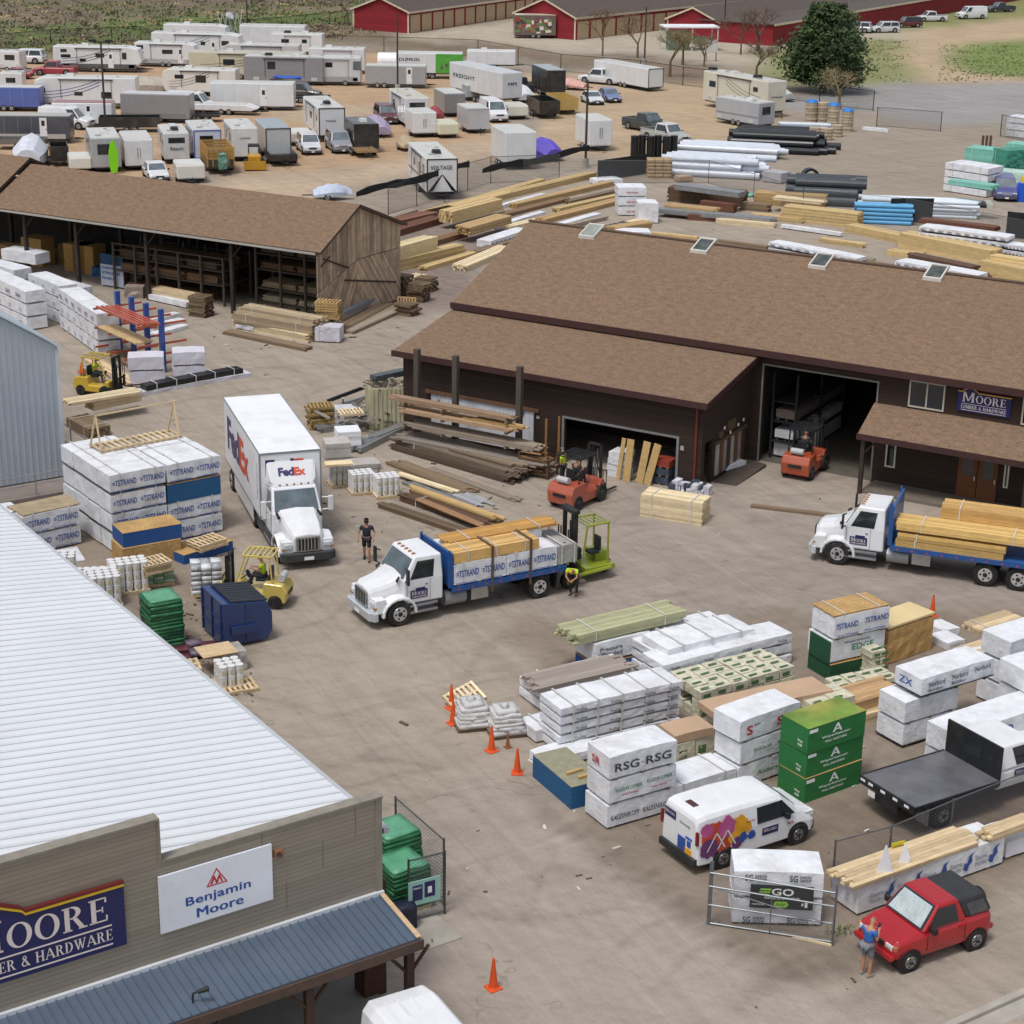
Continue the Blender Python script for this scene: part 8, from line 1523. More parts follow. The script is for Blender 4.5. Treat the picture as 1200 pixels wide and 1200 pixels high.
def fence(pts,label,H=1.9,gap=3.0,m_=None,pc='55575a',r=.035,top=True,cat='fence',name='chain_link_fence',world=False):
 ps = pts if world else [P(*p) for p in pts];t = thing(name,label,cat,ps[0],0);o = ps[0];pm = metal(pc)
 for a,b_ in zip(ps,ps[1:]):
  d = b_-a;n_ = max(1,int(d.length/gap));
  for i in range(n_+(b_ is ps[-1])): q = a+d*(i/n_)-o;mb = MB();mb.cyl(q,q+Vector((0,0,H+.05)),r,r,6);mb.build('post',pm,t)
  mb = MB();
  if top: mb.cyl(a-o+Vector((0,0,H)),b_-o+Vector((0,0,H)),r*.7,r*.7,6)
  mb.cyl(a-o+Vector((0,0,.08)),b_-o+Vector((0,0,.08)),r*.4,r*.4,4);mb.build('rail',pm,t)
  w_ = bpy.data.meshes.new('mesh');L_ = d.length;w_.from_pydata([(0,0,.05),(L_,0,.05),(L_,0,H),(0,0,H)],[],[(0,1,2,3)]);w_.materials.append(m_ or CH1);x = bpy.data.objects.new('wire_mesh',w_);C.objects.link(x);x.parent = t;x.location = a-o;x.rotation_euler = (0,0,math.atan2(d.y,d.x))
 return t
fence([(455,252),(520,232),(575,215),(655,212)],'chain link fence behind the lumber piles with torn black screen',2.3,4)
def screen(p,q,z0,z1,label,sag=.3):
 a,b_ = P(*p),P(*q);t = thing('privacy_screen',label,'screen',a,0);mb = MB();d = b_-a;rings = []
 for i in range(13): u = i/12;c = d*u;h = lerp(z0,z1,.5)+sag*math.sin(u*9)*.4;w_ = .16+.12*math.sin(u*14)**2+.25*u*(1-u);rings.append([(c.x,c.y-.12,h-w_),(c.x,c.y+.1,h-w_),(c.x,c.y+.12,h+w_),(c.x,c.y-.1,h+w_)])
 mb.loft(rings);mb.build('fabric',mat('black_mesh_fabric','17191b',.8,ns=3,na=.3),t)
screen((418,262),(550,224),1.9,2.6,'rolled black screen fabric sagging along the fence, left length');screen((565,224),(690,196),1.2,2.2,'rolled black screen fabric sagging along the fence, right length')
def panel_screen(p,q,H,label): a,b_ = P(*p),P(*q);d = b_-a;t = thing('privacy_screen',label,'screen',a,math.degrees(math.atan2(d.y,d.x)));mb = MB();soft(mb,0,d.length,0,.04,.1,H,.06,4,0,.5);mb.build('fabric',mat('black_mesh_fabric','17191b'),t)
panel_screen((700,214),(765,204),1.9,'upright black mesh screen beside the white box stack');panel_screen((1042,262),(1092,262),2.0,'black mesh sheet hanging before the blue and white pipes');panel_screen((1178,278),(1230,285),2.0,'black mesh screen at the right edge behind white wrapped packs')
fence([(240,44),(330,52),(372,60),(450,62),(560,66),(657,84),(750,92),(800,100),(850,106)],'long dark chain link fence along the back of the lot',2.2,7,CH2,'2e2c2b',.05)
fence([(440,24),(330,36),(200,46),(60,52),(-20,60)],'dark fence along the foot of the grassy bank',2.0,8,CH2,'2e2c2b',.05)
fence([(850,106),(960,122),(1023,130)],'chain link fence beside the evergreen',2.2,6,CH2,'2e2c2b',.05);fence([(1027,148),(1102,154)],'open chain link gate at the yard entrance',2.0,3.5,CH1,'4a4c4e',.045,cat='gate',name='chain_link_gate');fence([(1172,160),(1230,172)],'short chain link fence by the white boards at the right edge',2.2,3,CH1,'4a4c4e',.045)
fence([(940,250),(1060,262),(1200,290)],'thin wire fence through the lumber yard',2.0,6,CH1,'6c6f72',.03);fence([(700,215),(830,215),(940,250)],'thin wire fence beside the pipe piles',2.0,6,CH1,'6c6f72',.03)
def pole(px,py,h,label,arm=False,slant=0,base_=True):
 t = thing('lamp_pole' if arm else 'utility_pole',label,'lamp pole' if arm else 'pole',P(px,py),0);mb = MB();mb.cyl((0,0,.6),(slant,0,h),.12,.09,8);mb.build('shaft',dull('3d3835'),t)
 if base_: mb = MB();mb.cyl((0,0,0),(0,0,.8),.32,.3,10);mb.build('footing',CONC,t)
 if arm: mb = MB();mb.bx(-.9+slant,.9+slant,-.1,.1,h,h+.1);mb.build('arm',DARK,t);[MB().bx(x+slant-.35,x+slant+.35,-.25,.25,h+.1,h+.3).build('lamp_head',DARK,t) for x in (-.8,.8)]
pole(124,155,8.7,'lamp pole with twin heads among the campers at left',True);pole(466,107,8.8,'thin pole with pale footing beside the livestock trailer');pole(686,196,7.8,'thin dark pole beside the white box trailer');pole(755,76,7.5,'thin pole at the lot fence by the bare trees');pole(848,48,9,'thin pole rising by the small red gable');pole(290,40,6,'thin pole on the grassy bank')
fence([(464,1010),(520,1062)],'chain link side panel of the storefront enclosure',2.1,2.2,CH1,'6d6f70',.035)
a,b_ = P(478,1082),P(520,1077);fence([(479,1082),(521,1071)],'chain link gate leaf with a mint poster beside the store',1.95,1.5,CH1,'5b5d5f',.035,cat='gate',name='chain_link_gate');
t = thing('poster','mint coloured poster with two dark pictures on the storefront gate','poster',P(479,1082)+Vector((-.03,-.06,.55)),ang(P(479,1082),P(521,1071)));mb = MB();mb.bx(.02,.98,-.03,0,.0,.75);mb.build('sheet',mat('mint_poster','94bfb4',.5,ns=2,na=.06),t);mb = MB();mb.bx(.14,.44,-.036,-.03,.15,.62);mb.bx(.5,.82,-.036,-.03,.18,.66);mb.build('picture',NAVY,t);mb = MB();mb.bx(.6,.72,-.04,-.036,.3,.5);mb.text('PAINT',(.17,-.04,.5),(1,0,0),(0,0,1),.24,.06,0,'bold');mb.build('printing',SHEETW,t)
t = thing('dark_bag','dark blue sack slumped behind the storefront gate','sack',P(455,1098),30);mb = MB();soft(mb,0,.9,0,.5,0,.7,.12,4,0,.15);mb.build('sack',mat('ink_sack','1b2036',.6),t,smooth=True)
g0,g1 = P(829,1083),P(975,1108);t = thing('wire_gate','galvanised wire gate panel leaning before the banner packs','gate',g0,ang(g0,g1));Lg = (g1-g0).length;pm = metal('7c8084');mb = MB()
for z in (.05,.62,1.2,1.62): mb.tube([(0,0,z),(Lg,.1,z+(.0 if z < 1 else -.05))],.028,6)
for x in (0,.05,Lg): mb.tube([(x,0,0),(x,.05,1.95 if x < 1 else 1.85)],.035,6)
mb.tube([(Lg*.5,0,.05),(Lg*.5,.05,1.2)],.018,5);mb.tube([(0,0,1.2),(Lg,0,.62)],.02,5);mb.build('frame',pm,t)
w_ = bpy.data.meshes.new('mesh');w_.from_pydata([(0,0,.05),(Lg,0,.05),(Lg,0,1.6),(0,0,1.6)],[],[(0,1,2,3)]);w_.materials.append(chain_mat('fine_chain_link','7c8084',.09,.07));x = bpy.data.objects.new('wire_mesh',w_);C.objects.link(x);x.parent = t
mb = MB();mb.bx(0,1.1,-.03,.03,0,.05);o = mb.build('stick',PALE);tag(o,'pale stick on the ground by the leaning wire gate','stick');o.location = P(928,1098);o.rotation_euler = (0,0,R(-22))
f_ = fence([(975,1040),(1040,1022),(1112,990),(1230,942)],'slack chain link fence running behind the long printed pack',1.5,2.4,CH1,'6f7376',.03)
for i,(x,y,z,lb) in enumerate(((1028,1058,.12,'white hanging flag cloth at the left on the fence'),(1053,1046,.75,'smaller white hanging flag cloth beside the yellow placards'))):
 t = thing('flag_cloth',lb,'flag',P(x,y,0)+Vector((0,-.12,z)),20);k = 1.75 if i == 0 else .9;mb = MB();mb.loft([[(.05*k,0,1.0*k),(.08*k,.03,1.0*k),(.06*k,.05,1.0*k)],[(-.12*k,0,.45*k),(.2*k,-.1,.5*k),(.1*k,.08,.45*k)],[(-.25*k,0,-.05*k),(.16*k,-.1,.0),(.3*k,.06,.4*k*.5)]]);mb.build('cloth',SHEETW,t)
for i,(x,y,lb) in enumerate(((1040,1030,'yellow and white warning placard on the fence, upper'),(1036,1042,'yellow warning placard on the fence, lower'))):
 t = thing('placard',lb,'sign',P(x,y,.0)+Vector((0,-.1,.95-.3*i)),25);mb = MB();mb.bx(0,.45,-.02,0,0,.28);mb.build('panel',mat('placard_yellow','d2c02c',.5),t);mb = MB();mb.text('CAUTION',(.05,-.024,.1),(1,0,0),(0,0,1),.35,.08,0,'bold');mb.build('lettering',LOGO_K,t)
# ================================================================== TRAFFIC CONES, BULK BAGS
CO = mat('cone_orange','d9531f');
def cone(x,y,label,col=None,k=1.0):
 t = thing('traffic_cone',label,'cone',P(x,y),rnd.uniform(0,90),'orange cones');mb = MB();mb.cyl((0,0,.03),(0,0,.9*k),.13*k,.03*k,16);mb.cyl((0,0,.03),(0,0,.07),.155*k,.13*k,16);mb.build('cone',col or CO,t);mb = MB();mb.bx(-.19*k,.19*k,-.19*k,.19*k,0,.035);mb.build('base',col or CO,t,bevel=.01)
cone(529,830,'orange cone farthest back beside the bulk bags');cone(531,848,'orange cone in front of the left bulk bag');cone(576,880,'orange cone between the bulk bags and the blue boards');cone(606,906,'orange cone nearest the teal blue boards');cone(578,1158,'orange cone alone on the asphalt near the white van');cone(1092,722,'orange cone beyond the tan tarp');cone(595,876,'small faded brown cone beside the orange one',paint('8a5232'),.6)
def bulkbag(x,y,label,s):
 t = thing('bulk_bag',label,'bulk bag',P(x,y),15);mb = MB()
 for k in range(6): q_ = MB();g = .56-.02*k-(.1 if k == 5 else 0);dx = .03*noise3(k,s,0);soft(mb,-g+dx,g+dx,-g,g,.14+k*.13,.14+(k+1)*.13+.03,.075,s+k*5,0,.13)
 rg = []
 for k in range(0):
  u = k/14;z = .1+.98*u;r_ = .6*(.86+.32*math.sin(math.pi*u**.8)-.62*max(0,u-.75)*2.2);rg.append([(r_*math.copysign(abs(math.cos(a))**.6,math.cos(a))*(1+.16*noise3(s+a*2,z*6,1)),r_*math.copysign(abs(math.sin(a))**.6,math.sin(a))*(1+.16*noise3(s+a*2,z*6,5)),z+.05*noise3(a*2,s,z*3)) for a in [6.2832*i/28 for i in range(28)]])
 mb.cyl((-.1,0,.9),(.1,.05,1.05),.18,.05,7)
 mb.build('sack',mat('bulk_bag_white','c9c8c8',.55,ns=4,na=.08,bs=5,bst=.8,dirt='98928a',da=.4),t,smooth=True);mb = MB();pallet_mb(mb,-.6,-.5,0,1.2,1.0);mb.build('pallet',OLDW,t)
bulkbag(553,850,'white bulk bag left of the pair by the cones',2);bulkbag(592,858,'white bulk bag right of the pair by the cones',7)
mb = MB();pallet_mb(mb,0,0,0,1.2,1.0);o = mb.build('pallet',PALE);tag(o,'broken pallet tilted behind the left bulk bag','pallet');o.location = P(536,838);o.rotation_euler = (R(14),R(-16),R(30))
# ================================================================== BACK YARD LUMBER AND PIPES
YL2 = wood('c2a877');TAN2 = wood('b39567');RB = wood('6b4433')
def lb_(a,b_,W,H,label,col,z0=0,bt=.12,straps=0,jit=.3): return pk('lumber',a,b_,W,H,label,z0=z0,col=col,straps=straps,jit=jit,bt=bt)
for args in (
  ((452,322),(545,300),1.1,.8,'long yellow beams just behind the shed end, front row',YL2),((455,308),(512,292),1.1,.9,'thick pale yellow beam bundle with white bands behind the shed end',wood('d2bf95'),.8,.3,1),
  ((455,345),(500,330),.9,.5,'pale boards beside the weathered pallet heaps',PALE),((548,318),(602,295),1.2,.4,'pale pine planks fanned at the main roof corner',PALE),
  ((448,283),(520,262),1.2,.5,'reddish brown weathered timbers behind the shed, front',RB),((452,270),(540,250),1.3,.5,'reddish brown weathered timbers behind the shed, rear',wood('7a5442')),((450,262),(490,250),.8,.3,'grey weathered sticks by the chain fence',GREYW),
  ((512,256),(600,232),1.4,.5,'golden beams under the stacked golden beams, behind the roof',YL2),((530,262),(590,246),1.3,.9,'thick golden beam bundle stacked high behind the main roof',wood('c8ad7c'),.5,.3),
  ((552,276),(600,262),1.4,.6,'tan beams over a white printed pack behind the roof corner',TAN2,.6),((545,243),(640,215),.8,.4,'long golden planks along the chain fence, left',YL2),((600,232),(700,208),1.0,.45,'long golden planks along the chain fence, right',YL2),
  ((605,245),(720,218),.8,.4,'mixed tan planks before the golden ones',TAN2),((640,262),(740,236),1.0,.35,'tan planks between white sheets behind the roof',TAN2),((600,268),(690,247),.8,.2,'pale boards by the roof ridge',PALE),((655,250),(735,232),.7,.4,'golden planks by the white box stack',YL2),
  ((636,290),(760,262),1.0,.3,'slatted pale lattice bundle touching the ridge line',PALE),((720,275),(765,268),1.0,.5,'tan beams lying on a white crate',TAN2,1.1),
  ((783,236),(870,243),1.5,1.2,'dark brown weathered stack with grey tin lid behind the yard path',wood('5a4433')),((778,252),(836,258),1.4,.8,'tan timber stack in the middle of the back yard',TAN2),((805,258),(870,262),1.0,.5,'dark reddish timber beside the tan stack',RB),
  ((884,240),(965,245),1.5,1.0,'tan timber stack with loose pale planks before the grey pipes',TAN2),((880,256),(940,262),1.0,.35,'golden beams low beside the long white tube',YL2),((915,258),(1003,268),1.6,1.1,'tall golden beam stack in the centre of the back yard',YL2),((905,234),(962,240),1.4,.2,'pale loose planks on the tan stack',PALE,1.0),
  ((990,272),(1075,290),1.2,.6,'golden brown beams low in front of the black mesh',YL2),((1052,290),(1160,312),1.5,1.1,'large golden stack of beams between white wrapped packs',YL2,0,.3),((1040,300),(1078,305),1.2,.4,'short golden beam beside the large golden stack',YL2),((1078,262),(1166,272),1.0,.35,'brown timber layer on white wrapped packs at right',RB,1.3),
  ((1062,302),(1138,318),.9,.3,'brown timber layer on the white wrapped packs by the ridge',wood('5c4434'),1.1),((1146,322),(1215,336),1.4,1.0,'golden beams at the right edge beyond the ridge',YL2,0,.3),((1160,306),(1215,314),1.0,.4,'pale golden beams on top at the right edge',wood('d6bd88'),.9),((1140,334),(1215,348),.6,.25,'thin brown plank along the ridge at right',OLDW)): lb_(*args)
for args in (
  ((470,300),(548,278),.9,.4,'brown beams between the weathered timbers and golden ones',wood('7b5a3c')),((500,318),(560,300),.7,.3,'loose yellow planks before the thick pale bundle',YL2),((560,300),(612,283),.8,.3,'short dark planks at the roof corner',OLDW),
  ((560,240),(640,218),.6,.3,'weathered brown planks along the chain fence',wood('8a6a48')),((590,256),(668,236),.8,.3,'old brown planks among the golden ones',wood('7d6248')),((650,272),(712,258),.7,.3,'grey planks before the crate tower',GREYW),((668,240),(728,226),.6,.3,'dark planks beside the crate tower',OLDW),
  ((610,285),(660,273),.7,.25,'tan offcut planks near the first skylight',TAN2),((690,286),(722,278),.6,.3,'brown offcut planks left of the lowest crate',BROWN),((840,262),(905,268),.8,.4,'pale planks low beside the grey frame bundle',PALE),((868,246),(900,249),.9,.6,'brown short bundle before the grey pipes',OLDW),((760,275),(815,281),.5,.2,'thin yellow planks beyond the first skylight',YL2),
  ((840,284),(900,292),.5,.2,'dark thin planks lying on bare ground beyond the second skylight',OLDW),((960,300),(1022,309),.7,.3,'grey brown planks behind the long white packs',GREYW),((1003,312),(1046,319),.8,.4,'dark broken boards left of the ridge packs',OLDW),((960,284),(1010,291),.7,.3,'yellow low planks right of the long white tube',YL2),
  ((1120,318),(1160,325),.7,.3,'brown planks between the ridge packs and golden beams',wood('7b5a3c')),((1030,280),(1060,284),.8,.3,'dark gap planks before the black mesh',BROWN),((1085,282),(1120,287),.8,.3,'tan planks right of the black mesh',TAN2),((820,246),(858,250),.9,.7,'red brown timber bundle behind the tan stack',RB)): lb_(*args)
def wp_(a,b_,W,H,n_,label,z0=0,ln=('lowest','lower','middle','upper','top'),txt=True,**k):
 L_ = (P(*b_)-P(*a)).length
 for i in range(n_): pk('wrap',a,b_,W,H,f'{ln[i]} layer of the {label}' if n_ > 1 else label,z0=z0+i*(H+.02),L=L_,yaw=ang(P(*a),P(*b_)),loc=P(*a),straps=0,amp=.03,dark=n_ > 1,txt=[('TREX',x/10+.02,.3,.06,.35,6,'f') for x in range(0,10,1)] if txt else None,**k)
wp_((1047,327),(1143,345),1.4,.42,3,'white purple printed packs by the ridge');wp_((1075,292),(1178,306),1.5,.42,4,'white purple printed packs before the black mesh');wp_((900,296),(1003,316),1.2,.4,2,'long white packs beyond the third skylight');wp_((882,300),(925,308),1.0,.3,1,'short white pack beyond the second skylight',txt=False);wp_((995,326),(1040,333),1.2,.45,2,'white packs with brown boards left of the printed ones');wp_((1172,305),(1215,312),1.3,.4,3,'grey white packs at the right edge before the black mesh');wp_((575,292),(622,277),1.2,.6,1,'white pack with blue prints beside the roof corner')
wp_((452,318),(475,312),1.4,.7,1,'white wrapped pack half hidden behind the shed end',txt=False);wp_((580,270),(640,252),.6,.3,1,'long white wrapped bundle among the golden planks',txt=False);wp_((630,276),(705,254),.7,.3,1,'white wrapped board bundle with brown edge before the crates',txt=False);wp_((560,252),(640,230),.5,.25,1,'white film along the golden planks by the fence',txt=False)
stack('wrap',(724,253),(757,253),2.0,.75,[(f'{w_} white carton stack of the tall white crate tower',dict(txt=[('carton',.3,.4,.4,.2,5,'f')])) for w_ in ('bottom','middle','top')],straps=0);pk('wrap',(748,262),(771,262),1.8,1.6,'shorter white crate right of the tall crate tower',straps=0);pk('wrap',(722,296),(762,296),1.6,1.5,'white wrapped crate nearest the ridge under tan beams',straps=0)
pk('wrap',(700,218),(730,216),1.5,.5,'flat white wrapped packs beside the black screen',straps=0)
for i,(a,b_,c_,lb) in enumerate((((660,262+25),(740,268),BLACKW,'black tube bundle with white bands near the ridge'),((665,296),(748,280),GREYW,'grey strapped tube bundle near the ridge'))): pk('lumber',a,b_,.8,.5,lb,col=c_,straps=4,bt=.12)
pk('lumber',(770,250),(905,262),1.0,.35,'long grey galvanised frame bundle through the back yard',col=ALU,straps=0,jit=.4,z0=.3);pk('lumber',(790,222),(865,232),1.3,.4,'grey tin covered flat stack behind the yard path',z0=1.2,col=ALU,straps=0)
bagged(758,210,0,2.2,1.6,1.7,'tan paper bag stack beside the black screen',mat('tan_paper_bag','a68d68',.7,ns=3,na=.15),5)
pk('wrap',(796,214),(812,213),1.0,.5,'small tan wrapped block beside the paper bags',col=CARD,straps=0)
def pipe_pile(p,yaw,L,cols,rows_,r,label,m_,group,ends=None,jit=.25,taper=False):
 o = P(*p);u = Vector((math.cos(R(yaw)),math.sin(R(yaw)),0));v = Vector((-u.y,u.x,0));k = 0
 for j in range(rows_):
  for i in range(cols-(j if taper else 0)):
   mb = MB();l_ = L*rnd.uniform(1-jit*.3,1);n_ = 14
   ri = r*.86
   vs = []
   for x in (0,l_):
    for rr in (r,ri): vs += [(x,rr*math.cos(2*math.pi*q/n_),rr*math.sin(2*math.pi*q/n_)) for q in range(n_)]
   f = []
   for q in range(n_): q2 = (q+1) % n_;f += [(q,q2,2*n_+q2,2*n_+q),(n_+q2,n_+q,3*n_+q,3*n_+q2),(q2,q,n_+q,n_+q2),(2*n_+q,2*n_+q2,3*n_+q2,3*n_+q)]
   mb.add(vs,f);ob = mb.build('pipe',m_,smooth=False);ob['label'] = label;ob['category'] = 'pipe';ob['group'] = group
   ob.location = o+u*rnd.uniform(-jit,jit)+v*((i+.5*j if taper else i)*2.06*r+r)+Vector((0,0,r+j*(1.75 if taper else 2)*r));ob.rotation_euler = (rnd.uniform(0,6),0,R(yaw+rnd.uniform(-.8,.8)));k += 1
WP_ = mat('pale_pipe','c3cad4',.35,ns=2,na=.06,dirt='8f9093',da=.3);BP = mat('black_pipe','1f2226',.35,ns=2,na=.25);BLP = mat('blue_pipe','5b9fcb',.35,ns=2,na=.08);TP = mat('mint_pipe','7cc4ae',.4,ns=2,na=.08);GP = mat('grey_black_pipe','3b4047',.5,ns=2,na=.2)
pipe_pile((782,206),-14,9,7,3,.32,'pale ribbed large pipe in the pile beside the pickups',WP_,'pale large pipes',taper=True,jit=1)
pipe_pile((800,182),-14,10,8,2,.25,'pale slim pipe in the row behind the large ribbed pipes',WP_,'pale slim pipes',jit=.8)
pipe_pile((858,178),-12,9.5,7,3,.34,'black large pipe in the pile below the campers',BP,'black large pipes',taper=True,jit=.8)
pipe_pile((870,158),-8,9,6,1,.3,'black pipe in the rear row below the campers',BP,'black rear pipes',jit=.8);pipe_pile((913,152),-6,5.5,3,2,.2,'short pale pipe behind the black pipes',WP_,'short pale pipes',taper=True)
pipe_pile((925,240),-10,6,6,3,.38,'grey black ribbed pipe in the centre of the back yard',GP,'grey black ribbed pipes',taper=True,jit=.6)
pipe_pile((1008,252),-8,9.5,6,5,.14,'white slim pipe in the long white bundle',mat('white_pipe','d3dbe4',.35,ns=2,na=.04),'white slim pipes');pipe_pile((1001,262),-8,4.5,3,5,.16,'blue pipe in the blue bundle under the white pipes',BLP,'blue pipes',jit=.1)
pipe_pile((822,268),-8,7,1,1,.2,'long white tube lying before the tall golden stack',WP_,'white tube') if False else None
t = thing('pipe_ring','black pipe coil standing upright on the grey black pipes','pipe coil',P(948,222)+Vector((0,0,.3)),10);mb = MB();n_ = 20
ro_,ri_ = .75,.55;vs = []
for y in (-.35,.35):
 for rr in (ro_,ri_): vs += [(rr*math.cos(6.2832*q/n_),y,.8+rr*math.sin(6.2832*q/n_)) for q in range(n_)]
f = []
for q in range(n_): q2 = (q+1) % n_;f += [(q,q2,2*n_+q2,2*n_+q),(n_+q2,n_+q,3*n_+q,3*n_+q2),(q2,q,n_+q,n_+q2),(2*n_+q,2*n_+q2,3*n_+q2,3*n_+q)]
mb.add(vs,f);mb.build('coil',BP,t)
pk('wrap',(893,213),(915,216),1.6,.95,'grey box of fittings with dark end beside the pale pipes',col=mat('grey_carton','a3a3a6',.6),straps=0);pipe_pile((870,232),25,4,3,1,.12,'mint pipe beside the grey fittings box',TP,'mint pipes')
pk('wrap',(915,268),(985,278),.4,.35,'long white tube lying before the tall golden stack',straps=0,amp=.02)
for i,(x,y,bl) in enumerate(((950,143,1),(963,143,0),(976,147,1),(992,154,1),(955,163,0),(968,164,0),(980,160,0))):
 t = thing('wrapped_roll',['tan wrapped roll with blue cap, far left of the cluster','tan wrapped roll beside the far left one','tan wrapped roll with blue cap in the middle of the cluster','tan wrapped roll with blue cap nearest the fence','low grey tan roll at the left front of the cluster','low grey tan roll at the middle front of the cluster','low grey tan roll behind the nearest blue capped one'][i],'roll',P(x,y),0,'wrapped rolls by the fence')
 h = 2.1 if i < 4 else 1.2;mb = MB();[mb.cyl((0,0,k*h/7),(0,0,(k+1)*h/7-.03),.62+.04*(k % 2),.62,16,0,rnd.uniform(-.5,.3)) for k in range(7)];mb.build('roll',mat('tan_roll','ab9b84',.7,ns=4,na=.2),t)
 if bl: mb = MB();mb.cyl((0,0,h),(0,0,h+.25),.64,.5,14);mb.build('cap',mat('blue_cap','2f78c8',.5,na=.1),t)
pk('wrap',(1010,152),(1040,155),.5,.3,'white tubes lying by the yard gate',straps=0)
for i,(x,y) in enumerate(((842,170),(852,150))): pass
stack('wrap',(1105,224),(1155,232),2.4,.62,[(f'{w_} white wrapped board pack behind the old blue pickup',{}) for w_ in ('bottom','lower middle','upper middle','top')],straps=2,amp=.02)
mt = mat('mint_boards','7dbfae',.5,ns=2,na=.08)
for a,b_,W_,z,H,lb,c_ in (((1112,216),(1162,223),1.2,2.5,.35,'mint green boards on top of the white board packs',mt),((1130,190),(1172,195),2.2,0,1.4,'mint green board stack beyond the white packs',mt),((1162,200),(1178,204),3,0,2.1,'mint green board stack with dark green end',mat('dark_mint','3f8d78',.5)),((1176,190),(1230,196),2.2,0,1.8,'mint green board stack at the right edge',mt),((1168,212),(1230,218),2.0,0,.9,'pale mint boards low at the right edge',mat('pale_mint','b8d4c8',.5))):
 pk('lumber',a,b_,W_,H,lb,z0=z,col=c_,straps=1,bt=.2,jit=.2)
stack('wrap',(1178,160),(1230,166),2.0,.7,[(f'{w_} white board pack near the short fence at the right edge',{}) for w_ in ('bottom','middle','top')],straps=2)
for i,x in enumerate((1151,1155.5,1160)): mb = MB();mb.cyl((0,0,0),(0,0,1.2),.13,.13,8);o = mb.build('bollard',dull('5b4334'));tag(o,f'short brown bollard, {["left", "middle", "right"][i]} of three beyond the mint boards','bollard','brown bollards');o.location = P(x,173)
t = thing('tread_ramp','black ribbed steel tray on the ground before the white boards','tray',P(1110,242),-8);mb = MB();mb.bx(0,3.2,0,2.2,.1,.16);[mb.bx(i*.2,i*.2+.1,0,2.2,.16,.24) for i in range(16)];mb.build('tray',BLACKW,t);mb = MB();mb.bx(-.6,0,0,2.2,0,.3);mb.bx(3.2,3.7,0,2.2,0,.3);mb.build('edge',paint('b9bcb4'),t)
t = thing('inflatable_figure','blue and yellow plastic drum figure beside the old blue pickup','drum',P(1196,236),0);mb = MB();mb.cyl((0,0,0),(0,0,1.6),.45,.4,14);mb.build('drum',mat('bright_blue_plastic','1f56c4',.35),t,bevel=.05);mb = MB();mb.cyl((.1,0,1.6),(.1,0,2.1),.28,.24,12);mb.build('cap',mat('bright_yellow_plastic','d6b62a',.4),t)
# ================================================================== TREES, BANK SCRUB
def leaf(mb,c,s,r_,m=0,v=0):
 a = Vector((r_.gauss(0,1),r_.gauss(0,1),r_.gauss(0,1))).normalized();b_ = a.orthogonal().normalized();c = Vector(c);mb.add([c-a*s-b_*s*.4,c+a*s-b_*s*.3,c+a*s*.8+b_*s*.5,c-a*s*.7+b_*s*.4],[(0,1,2,3)],m,v)
def evergreen(px,py,H,W,label):
 t = thing('evergreen_tree',label,'tree',P(px,py),0);r_ = random.Random(11);mb = MB();mb.cyl((0,0,0),(0,0,H*.9),.38,.06,8)
 cl = []
 for i in range(84):
  z = H*(.1+.86*(i/84));a = i*2.4;u = (z/H-.1)/.9;rad = W*.5*(max(.02,1-u)**.46)*r_.uniform(.7,1.08)*(.72+.28*min(1,u*4));e = Vector((math.cos(a)*rad,math.sin(a)*rad,z+rad*.12));mb.cyl((0,0,z),e,.06,.02,4);cl += [(Vector((0,0,z)).lerp(e,k),max(.35,rad*.26)) for k in (.3,.55,.8,1.0)]
 mb.build('trunk',dull('3a2c22'),t);mb = MB()
 for c,s in cl:
  tone = r_.uniform(-.9,.7)
  for _ in range(60): d = Vector((r_.gauss(0,1),r_.gauss(0,1),r_.gauss(0,.6)))*s*.6;leaf(mb,c+d,r_.uniform(.12,.3),r_,0,tone+r_.uniform(-.5,.5))
 mb.build('crown',mat('evergreen_needles','364a22',.75,ns=1.5,na=.25,vary=.45),t)
evergreen(965,108,10.6,11.2,'large dense dark evergreen between the campers and the red wall')
def bare(px,py,H,W,label,col='6f6048',dens=1.0,green=None,seed=1):
 t = thing('bare_tree',label,'tree',P(px,py),0);r_ = random.Random(seed);mb = MB();tips = []
 def grow(p,d,l,r,k):
  q = p+d*l;mb.cyl(p,q,r,r*.65,5,0,r_.uniform(-.3,.3))
  if k == 0: tips.append(q);return
  for _ in range(3 if k > 2 else 3+int(dens)):
   dd = (d+Vector((r_.gauss(0,.5),r_.gauss(0,.5),r_.gauss(.08,.28)))).normalized();grow(q,dd,l*r_.uniform(.6,.85),r*.6,k-1)
 grow(Vector((0,0,0)),Vector((0,0,1)),H*.3,.14,4)
 ext = max(max(abs(q.x) for q in tips),.1);
 mb.v = [(x*(W/2/ext),y*(W/2/ext),z) for x,y,z in mb.v];zt_ = max(v[2] for v in mb.v);mb.v = [(x,y,z*H/zt_) for x,y,z in mb.v];mb.build('trunk',dull(col),t)
 cr = MB()
 for q in tips:
  q = Vector((q.x*W/2/ext,q.y*W/2/ext,q.z*H/zt_))
  for _ in range(int(7*dens)): leaf(cr,q+Vector((r_.gauss(0,.35),r_.gauss(0,.35),r_.gauss(0,.3))),r_.uniform(.03,.075),r_,0,r_.uniform(-.6,.6))
 cr.build('crown',mat('twigs_'+(green or col),green or col,.8,vary=.5),t)
